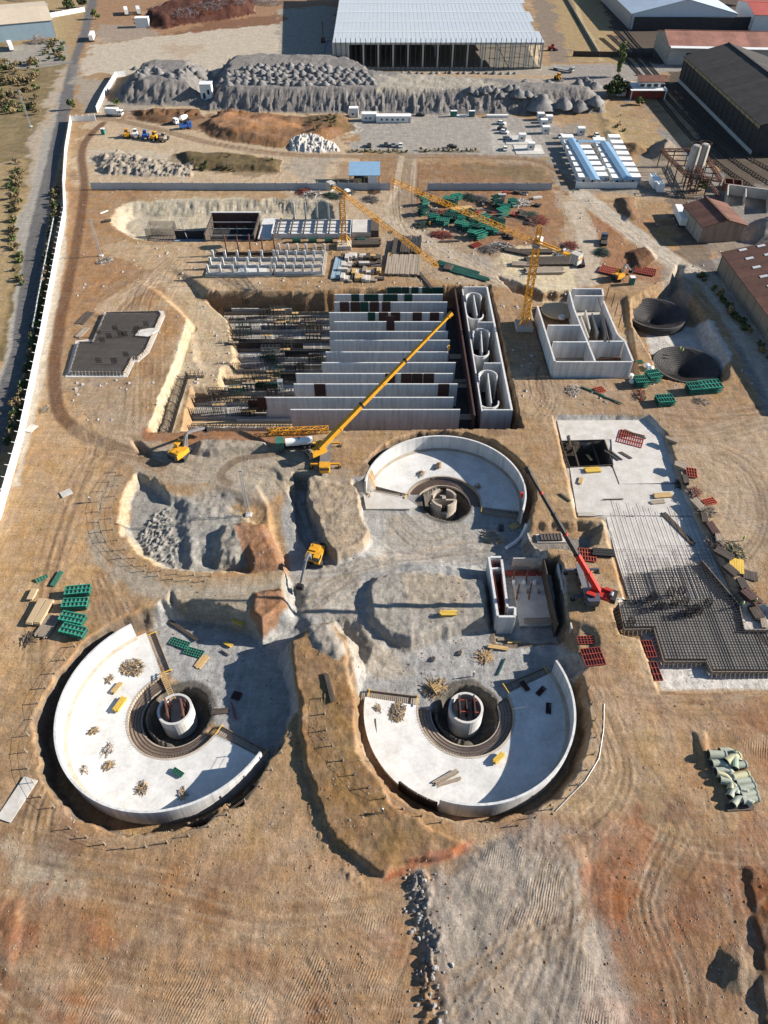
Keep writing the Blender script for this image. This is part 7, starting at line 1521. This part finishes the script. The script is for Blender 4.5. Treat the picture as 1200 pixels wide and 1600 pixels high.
for z in np.arange(.5,6,.5):
    for y in (-3.5,3.5): m.beam((-5,y,z),(5,y,z),.08)
    for x in (-5,5): m.beam((x,-3.5,z),(x,3.5,z),.08)
part('cage_bars',m,MT['rebar'],t,kind='stuff'); part('cage_base',M().box(0,0,-.1,12,9,.4),MT['timber_grey'],t)
p=on(300,374); t=thing('shutter_wall','dark shutter wall with a raking strut left of the sunken chamber','formwork wall',p); part('shutter_sheet',M().box(0,0,0,12,.3,3.4),MT['black'],t); part('shutter_shelf',M().box(0,-1.5,0,13,2,.4),MT['bluegrey'],t); part('raking_strut',M().beam((-1,-2,.3),(-4,3,7),.3),MT['steel'],t)
# --- concrete drain structure, small footing
p=on(860,842); t=thing('manhole_frame','grey framed pit cover on pale ground between upper tank and red crane','pit cover',p,.02); part('cover_slab',M().box(0,0,0,6.5,2.6,.3),MT['blind'],t); part('cover_grid',M().box(0,0,.3,5,2.0,.5),MT['timber_dk'],t)
for k in range(7): part('cover_bar',M().box(-2.3+k*.77,0,.8,.1,2.0,.1),MT['steel'],t)
# spiral drain hose beside the upper tank
pts_=[on(a,b)+Vector((0,0,.35)) for a,b in ((822,822),(815,838),(803,850),(790,858))]; o=pts_[0]; m=M()
c_=catmull([(p.x,p.y) for p in pts_],9)
for i in range(0,len(c_)-1): 
    z=-4.5 if False else hz(*c_[i])+.35; d=Vector((c_[i+1][0]-c_[i][0],c_[i+1][1]-c_[i][1],0)).normalized(); q=Vector((c_[i][0],c_[i][1],z))-o; m.tube(q-d*.12,q+d*.12,.42,10)
solo('corrugated_hose',m,MT['white'],'white corrugated hose curving beside the upper tank','hose',o)
# conduit run along the right bank of the bottom right tank
def conduit(label,pts,r,mt):
    P=[on(a,b)+Vector((0,0,r+.05)) for a,b in pts]; o=P[0]; solo('pipe_run',M().pipe([p-o for p in P],r,8),MT[mt],label,'pipe',o)
conduit('thin white pipe run curving along right bank of bottom right tank',[(944,1100),(943,1140),(936,1185),(915,1220),(890,1245),(868,1268)],.06,'galv'); conduit('grey hose curving across floor of bottom right tank',[(610,1130),(640,1110),(628,1190),(612,1215)],.05,'steel') if False else None
# --- edge protection: posts with tape round each open pit
def edge_fence(label,pts,n,h=1.3):
    P=catmull([tuple(on(a,b)[:2]) for a,b in pts],6); L=[0]
    for a,b in zip(P[:-1],P[1:]): L.append(L[-1]+math.hypot(b[0]-a[0],b[1]-a[1]))
    o=Vector((P[0][0],P[0][1],hz(*P[0]))); t=thing('edge_fence',label,'fence',o); pm=M().box(0,0,-.2,.14,.14,h+.2).box(0,0,0,.3,.3,.15).mesh('fence_post',MT['timber_grey']); prev=None; m=M()
    for k in range(n):
        s=L[-1]*k/(n-1); x=np.interp(s,L,[p[0] for p in P]); y=np.interp(s,L,[p[1] for p in P]); z=hz(x,y); q=Vector((x,y,z))-o; part('fence_post',pm,None,t,q,rc.uniform(0,1)); q=q+Vector((0,0,h))
        if prev: m.beam(prev,q-Vector((0,0,.05)),.03); m.beam(prev-Vector((0,0,.6)),q-Vector((0,0,.6)),.025)
        prev=q
    part('fence_rope',m,MT['timber_grey'],t,kind='stuff')
edge_fence('post and rope fence round the left of bottom left tank',[(118,1010),(75,1070),(50,1130),(42,1190),(62,1240),(85,1262)],12)
edge_fence('post and rope fence below the bottom left tank',[(110,1295),(160,1318),(220,1325),(300,1305),(360,1270),(410,1225),(455,1150)],14)
edge_fence('post and rope fence along left edge of bottom right tank',[(508,1090),(512,1150),(550,1205),(582,1235),(625,1262),(690,1285)],11)
edge_fence('post and rope fence round the right of bottom right tank',[(920,1075),(930,1130),(928,1180),(905,1225),(870,1260),(810,1290)],11)
edge_fence('post and rope fence round the half filled pit',[(182,738),(160,770),(155,810),(168,850),(205,882),(255,902),(320,908)],16)
edge_fence('second rope line nearer the rim of half filled pit',[(192,742),(176,790),(178,830),(200,862),(250,892),(330,900)],14)
# --- stones, boulders and fine litter
def stone_mesh(seed,mt):
    q=random.Random(seed); bm=bmesh.new(); bmesh.ops.create_icosphere(bm,subdivisions=1,radius=1)
    for v in bm.verts: v.co*=q.uniform(.7,1.15); v.co.z*=.75
    me=bpy.data.meshes.new('boulder'); bm.to_mesh(me); bm.free(); me.materials.append(mt); return me
stones=[stone_mesh(s,MT['rock']) for s in range(5)]
for k in range(75):
    f=rc.random(); px=np.interp(f,[0,.2,.45,.6,.8,1],[648,644,652,668,658,676])+rc.gauss(8,11); py=1352+f*250+rc.uniform(-6,6); p=on(px,py); o=link('boulder',rc.choice(stones),None,p+Vector((0,0,.1)),rc.uniform(0,6)); s=rc.choice([.16,.2,.2,.26,.32,.45]); o.scale=(s,s*rc.uniform(.7,1.2),s*.9); tag(o,'grey boulder in the broken rock line at left edge of the grey fill','boulder','boulders along the grey fill edge')
def scatter(name,label,n,poly_px,size,mt,seed):
    """loose small stones strewn on the ground: one mesh, clustered"""
    q=np.random.RandomState(seed); xs=[p[0] for p in poly_px]; ys=[p[1] for p in poly_px]; N=n*4
    px=q.uniform(min(xs),max(xs),N); py=q.uniform(min(ys),max(ys),N); u=(px-600)/FPX; v=(py-800)/FPX; t=CAM_H/(math.sin(PITCH)+v*math.cos(PITCH)); x=u*t; y=(math.cos(PITCH)-v*math.sin(PITCH))*t
    ok=fbm(x,y,8,123+seed,4)>q.uniform(-.1,.55,N); x=x[ok][:n]; y=y[ok][:n]; m=M(); base=[(1,0,0),(-1,0,0),(0,1,0),(0,-1,0),(0,0,1)]; r=random.Random(seed)
    for a,b in zip(x,y):
        z=hz(a,b); s=size*(.4+r.random()**4*2.2); vs=[(a+c[0]*s*r.uniform(.7,1.2),b+c[1]*s*r.uniform(.7,1.2),z-.03+c[2]*s*r.uniform(.5,.9)) for c in base]
        m.add(vs,[(0,2,4),(2,1,4),(1,3,4),(3,0,4)])
    solo(name,m,mt,label,'stones',(0,0,0),0,None,'stuff')
scatter('loose_stones','loose pale stones strewn over the brown soil in the foreground',5200,[(0,1290),(1200,1600)],.085,mat('pale_stone',(0.27,0.225,0.175),.95,.3,2),1)
scatter('loose_stones','loose stones strewn round the round tanks and roads',4200,[(0,700),(1200,1300)],.10,MT['rock'],2)
scatter('loose_clods','dark soil clods strewn over the site',4200,[(0,640),(1200,1600)],.12,mat('soil_clod',(0.19,0.11,0.06),.95,.3,2),3)
scatter('loose_rubble','pale rubble strewn about the yards further back',2600,[(110,290),(1180,660)],.28,MT['rock'],4)
# scrap at the far edge of the site
for k,(px,py,r,mt,lab) in enumerate(((255,14,11,'rust','pale scrap metal heap right of the trailers'),(290,20,13,'form_dark','dark red scrap metal heap behind pale yard'),(325,12,13,'form_dark','second dark red scrap heap behind pale yard'),(360,6,13,'rust','rusty scrap heap further right behind the pale yard'),(420,6,12,'steel','grey scrap heap at the back of pale yard'),(30,-2,14,'steel','scrap car heap behind the blue grey warehouse'),(60,66,7,'timber_grey','scrap strip along the base of the blue grey warehouse'),(395,-2,10,'black','dark scrap heap at top edge behind the yard'))):
    stick_heap(lab,px,py,r,220,[mt,'rust','galv'],None,'scrap_heap','scrap heap',(1.5,5),5)
# ---------------------------------------------------------------- plants and people
def leaf_crown(rx,ry,rz_,n,size,seed,clumps=9,shape='round'):
    q=random.Random(seed); m=M(); cl=[]
    for _ in range(clumps):
        a=q.uniform(0,6.28); u=q.uniform(-.7,.9); r=math.sqrt(max(0,1-u*u))*q.uniform(.35,.8)
        cl.append((rx*r*math.cos(a),ry*r*math.sin(a),rz_*u*.75,q.uniform(.28,.5)))
    for _ in range(n):
        c=q.choice(cl); v=Vector((q.gauss(0,1),q.gauss(0,1),q.gauss(0,1))).normalized()*c[3]*q.uniform(.55,1.05)
        p=Vector((c[0]+v.x*rx,c[1]+v.y*ry,c[2]+v.z*rz_)); d=Vector((q.gauss(0,1),q.gauss(0,1),q.gauss(0,1))).normalized(); e=d.orthogonal().normalized(); s=size*q.uniform(.6,1.3)
        f=d.cross(e); m.add([p-e*s-f*s*.6,p+e*s-f*s*.6,p+e*s*.6+f*s,p-e*s*.7+f*s*.8],[(0,1,2,3)])
    return m
def tree(name,label,cat,loc,h,rx,seed,lm,n=500,size=.35,trunk=.35,group=None,flat=1.0):
    t=thing(name,label,cat,loc,0,group); q=random.Random(seed); hz_=h*flat
    tr=M().pipe([(0,0,-.2),(.05*h*.1,0,h*.3),(q.uniform(-.1,.1)*h*.3,q.uniform(-.1,.1)*h*.3,h*.75)],[trunk*.5,trunk*.38,trunk*.1],8)
    for k in range(6):
        a=q.uniform(0,6.28); z=h*q.uniform(.2,.55); tr.pipe([(0,0,z),(rx*.6*math.cos(a),rx*.6*math.sin(a),z+h*.22)],[trunk*.2,trunk*.05],5)
    part('trunk',tr,MT['bark'],t); c=leaf_crown(rx,rx,h*.48,n,size,seed); o=part('crown',c,lm,t,(0,0,h*.56)); return t
p=on(966,120); tree('poplar_tree','tall slim light green poplar standing left of the brick house','tree',p,17,2.6,3,MT['leaf'],900,.45,.5)
tree('broad_tree','broad dark green tree crowding the left side of brick house','tree',on(962,150),9,6,5,MT['leaf_dk'],1300,.5,.6); tree('broad_tree','smaller dark tree below left of the broad dark tree','tree',on(950,152),6,4.5,6,MT['leaf_dk'],800,.45,.5)
tree('bush','green bush at the lower corner of brick house','bush',on(998,164),4,3.0,7,MT['leaf'],400,.35,.3); tree('broad_tree','round green tree left of two behind the far left wall','tree',on(108,17),8,4.5,8,MT['leaf_dk'],700,.45,.5); tree('broad_tree','round green tree right of two behind the far left wall','tree',on(129,12),8,4.2,9,MT['leaf_dk'],700,.45,.5)
tree('broad_tree','olive tree beside the asphalt road at the far bend','tree',on(150,30),6,3.2,10,MT['leaf'],450,.4,.4); tree('bush','green bush beside the gate on the road verge','bush',on(114,172),5,2.6,11,MT['leaf'],350,.35,.3); tree('bush','small green bush right of the white wall by the gate','bush',on(183,165),3,2.4,12,MT['leaf'],260,.35,.25); tree('broad_tree','dark green tree at top right between the halls','tree',on(1155,8),8,5,13,MT['leaf_dk'],600,.5,.5)
tree('broad_tree','large olive bush at the roadside foot of the white wall','bush',on(28,640),3.6,2.2,14,MT['leaf_dry'],500,.25,.3); tree('bush','bush by the gantry under the silos','bush',on(1095,297),4,2.4,15,MT['leaf'],300,.35,.3)
protos=[]
for k,lm in enumerate((MT['leaf'],MT['leaf_dk'],MT['leaf_dry'])):
    for j in range(2): protos.append((lm,leaf_crown(1,1,.9,150,.2,30+k*3+j,7).mesh('crown',lm),M().pipe([(0,0,-.9),(.05,0,-.3),(0,.05,.3)],[.09,.07,.03],5).mesh('trunk',MT['bark'])))
def shrub(px,py,s,kind,label,group,cat='shrub'):
    p=on(px,py); t=thing('shrub',label,cat,p+Vector((0,0,.75*s)),rc.uniform(0,6.28),group); lm,cr,tr=protos[kind*2+rc.randint(0,1)]
    part('crown',cr,None,t); part('stem',tr,None,t); t.scale=(s*rc.uniform(.8,1.2),s*rc.uniform(.8,1.2),s*rc.uniform(.75,1.1)); return t
# hedge between road and wall
for k in range(64):
    f=k/63; py=345+f*350; px=np.interp(py,[320,420,540,640,695],[88,76,55,33,14])-rc.uniform(0,3.5); shrub(px,py,rc.uniform(.9,1.5),rc.choice([0,1,1,2]),'clipped shrub in the dark hedge between asphalt road and white wall','shrubs of the roadside hedge')
for k in range(22): shrub(rc.uniform(82,91),rc.uniform(290,345),rc.uniform(.8,1.4),rc.choice([1,2,2]),'brown shrub beside the wall bend near the gate','shrubs at the wall bend')
# scrub on the land beyond the road
for k in range(60): 
    f=rc.random(); shrub(np.interp(f,[0,.5,1],[30,20,35])+rc.gauss(0,4),255+f*190,rc.uniform(.8,1.5),rc.choice([0,2,2]),'olive scrub in the strip along the pale road shoulder','scrub along the road shoulder')
for k in range(90): shrub(rc.uniform(-5,60),rc.uniform(97,180),rc.uniform(1.0,2.4),rc.choice([0,2,2,2]),'grey green scrub on the rough land left of the road','scrub left of the road')
for k in range(26): shrub(rc.uniform(68,100),rc.uniform(62,95),rc.uniform(.9,2.0),rc.choice([0,1,2]),'scrub on the strip below the blue grey warehouse','scrub below the warehouse')
for k in range(26): f=k/25; shrub(547+f*88 if k%2 else 657+f*90,237+rc.uniform(-2,2),rc.uniform(.6,1.0),rc.choice([0,2]),'low shrub in the dry planting strips before the gravel yard','shrubs of the dry planting strips')
for k in range(34): shrub(*((lambda q:(q[0],q[1]))(rc.choice([(rc.uniform(285,440),rc.uniform(245,268)),(rc.uniform(470,545),rc.uniform(182,205)),(rc.uniform(940,1000),rc.uniform(170,215))]))),rc.uniform(.5,1.1),rc.choice([0,2,2]),'low weeds growing on the old spoil mounds','weeds on the spoil mounds')
for k in range(30): f=rc.random(); shrub(np.interp(f,[0,1],[1090,1200])+rc.uniform(-4,4),np.interp(f,[0,1],[425,560])+rc.uniform(-4,4),rc.uniform(.6,1.4),rc.choice([0,1,2]),'weeds along the foot of the long red roofed shed','weeds along the red roofed shed')
# people: one skinned figure, then copies
me=bpy.data.meshes.new('body'); V=[(0,0,.95),(0,0,1.2),(0,.0,1.45),(0,0,1.56),(0,.02,1.70),(.10,0,.9),(.13,.08,.5),(.14,.0,.07),(.14,.14,.03),(-.10,0,.9),(-.12,-.06,.5),(-.14,-.14,.08),(-.14,0,.03),(.2,0,1.42),(.27,.05,1.15),(.25,.22,.95),(.25,.27,.87),(-.2,0,1.42),(-.27,-.02,1.15),(-.27,.08,.9),(-.27,.1,.82)]
Ed=[(0,1),(1,2),(2,3),(3,4),(0,5),(5,6),(6,7),(7,8),(0,9),(9,10),(10,11),(11,12),(2,13),(13,14),(14,15),(15,16),(2,17),(17,18),(18,19),(19,20)]
Rr=[.15,.15,.16,.065,.11,.1,.07,.05,.045,.1,.07,.05,.045,.07,.05,.04,.045,.07,.05,.04,.045]
me.from_pydata(V,Ed,[]); ob=bpy.data.objects.new('body',me); col.objects.link(ob); ob.modifiers.new('skin','SKIN'); sv=me.skin_vertices[0].data
for i,r in enumerate(Rr): sv[i].radius=(r,r)
sv[0].use_root=True; ss_=ob.modifiers.new('sub','SUBSURF'); ss_.levels=1
dg=bpy.context.evaluated_depsgraph_get(); body=bpy.data.meshes.new_from_object(ob.evaluated_get(dg)); body.name='body'; bpy.data.objects.remove(ob)
body.materials.clear(); body.materials.append(MT['cloth']); body.materials.append(MT['skin'])
for p_ in body.polygons:
    c=p_.center
    if c.z>1.52 or (c.z<.92 and abs(c.x)>.2 and c.z>.7): p_.material_index=1
vest=M().arc(0,0,[(.2,.98),(.215,1.2),(.2,1.42),(.1,1.5),(.1,1.46)],0,2*PI,12,False).mesh('vest',MT['hivis']); helm=M().arc(0,0,[(.15,1.73),(.135,1.74),(.12,1.8),(.06,1.85),(0,1.86)],0,2*PI,12,False).mesh('helmet',MT['white'])
for (px,py,rz,v,lab,z) in ((142,785,1.2,0,'person in white helmet standing near the fenced half filled pit',0),(598,1270,2,0,'person in white helmet on raised ground between the bottom tanks',0),(740,1057,.5,0,'person on the gravel floor above the bottom right well',0),(895,303,2.5,1,'person walking on the dirt road junction near the cabins',0),(1158,948,1,1,'person in hi-vis vest at left on the reinforcement raft corner',0),(1178,943,2,1,'person in hi-vis vest at right on the reinforcement raft corner',0),(1062,547,.4,1,'left worker in hi-vis vest on rim of the near cone',1.1),(1066,550,1.4,1,'right worker in hi-vis vest on rim of the near cone',1.1),(1160,845,.6,1,'worker in hi-vis vest among scrap right of the slab',0),(698,563,.3,0,'worker standing at the right end of a basin wall',0)):
    p=on(px,py); p.z+=z
    if 'raft corner' in lab: q=G(px,py,-.2); p=Vector((q.x,q.y,-.2))
    if 'rim of' in lab: q=G(px,py,-1.3); p=Vector((q.x,q.y,-1.9))
    if 'basin wall' in lab: q=G(px,550,0); p=Vector((q.x,q.y,.06))
    t=thing('person',lab,'person',p,rz); b=part('body',body,None,t); 
    if v: part('vest',vest,None,t)
    part('helmet',helm,None,t)
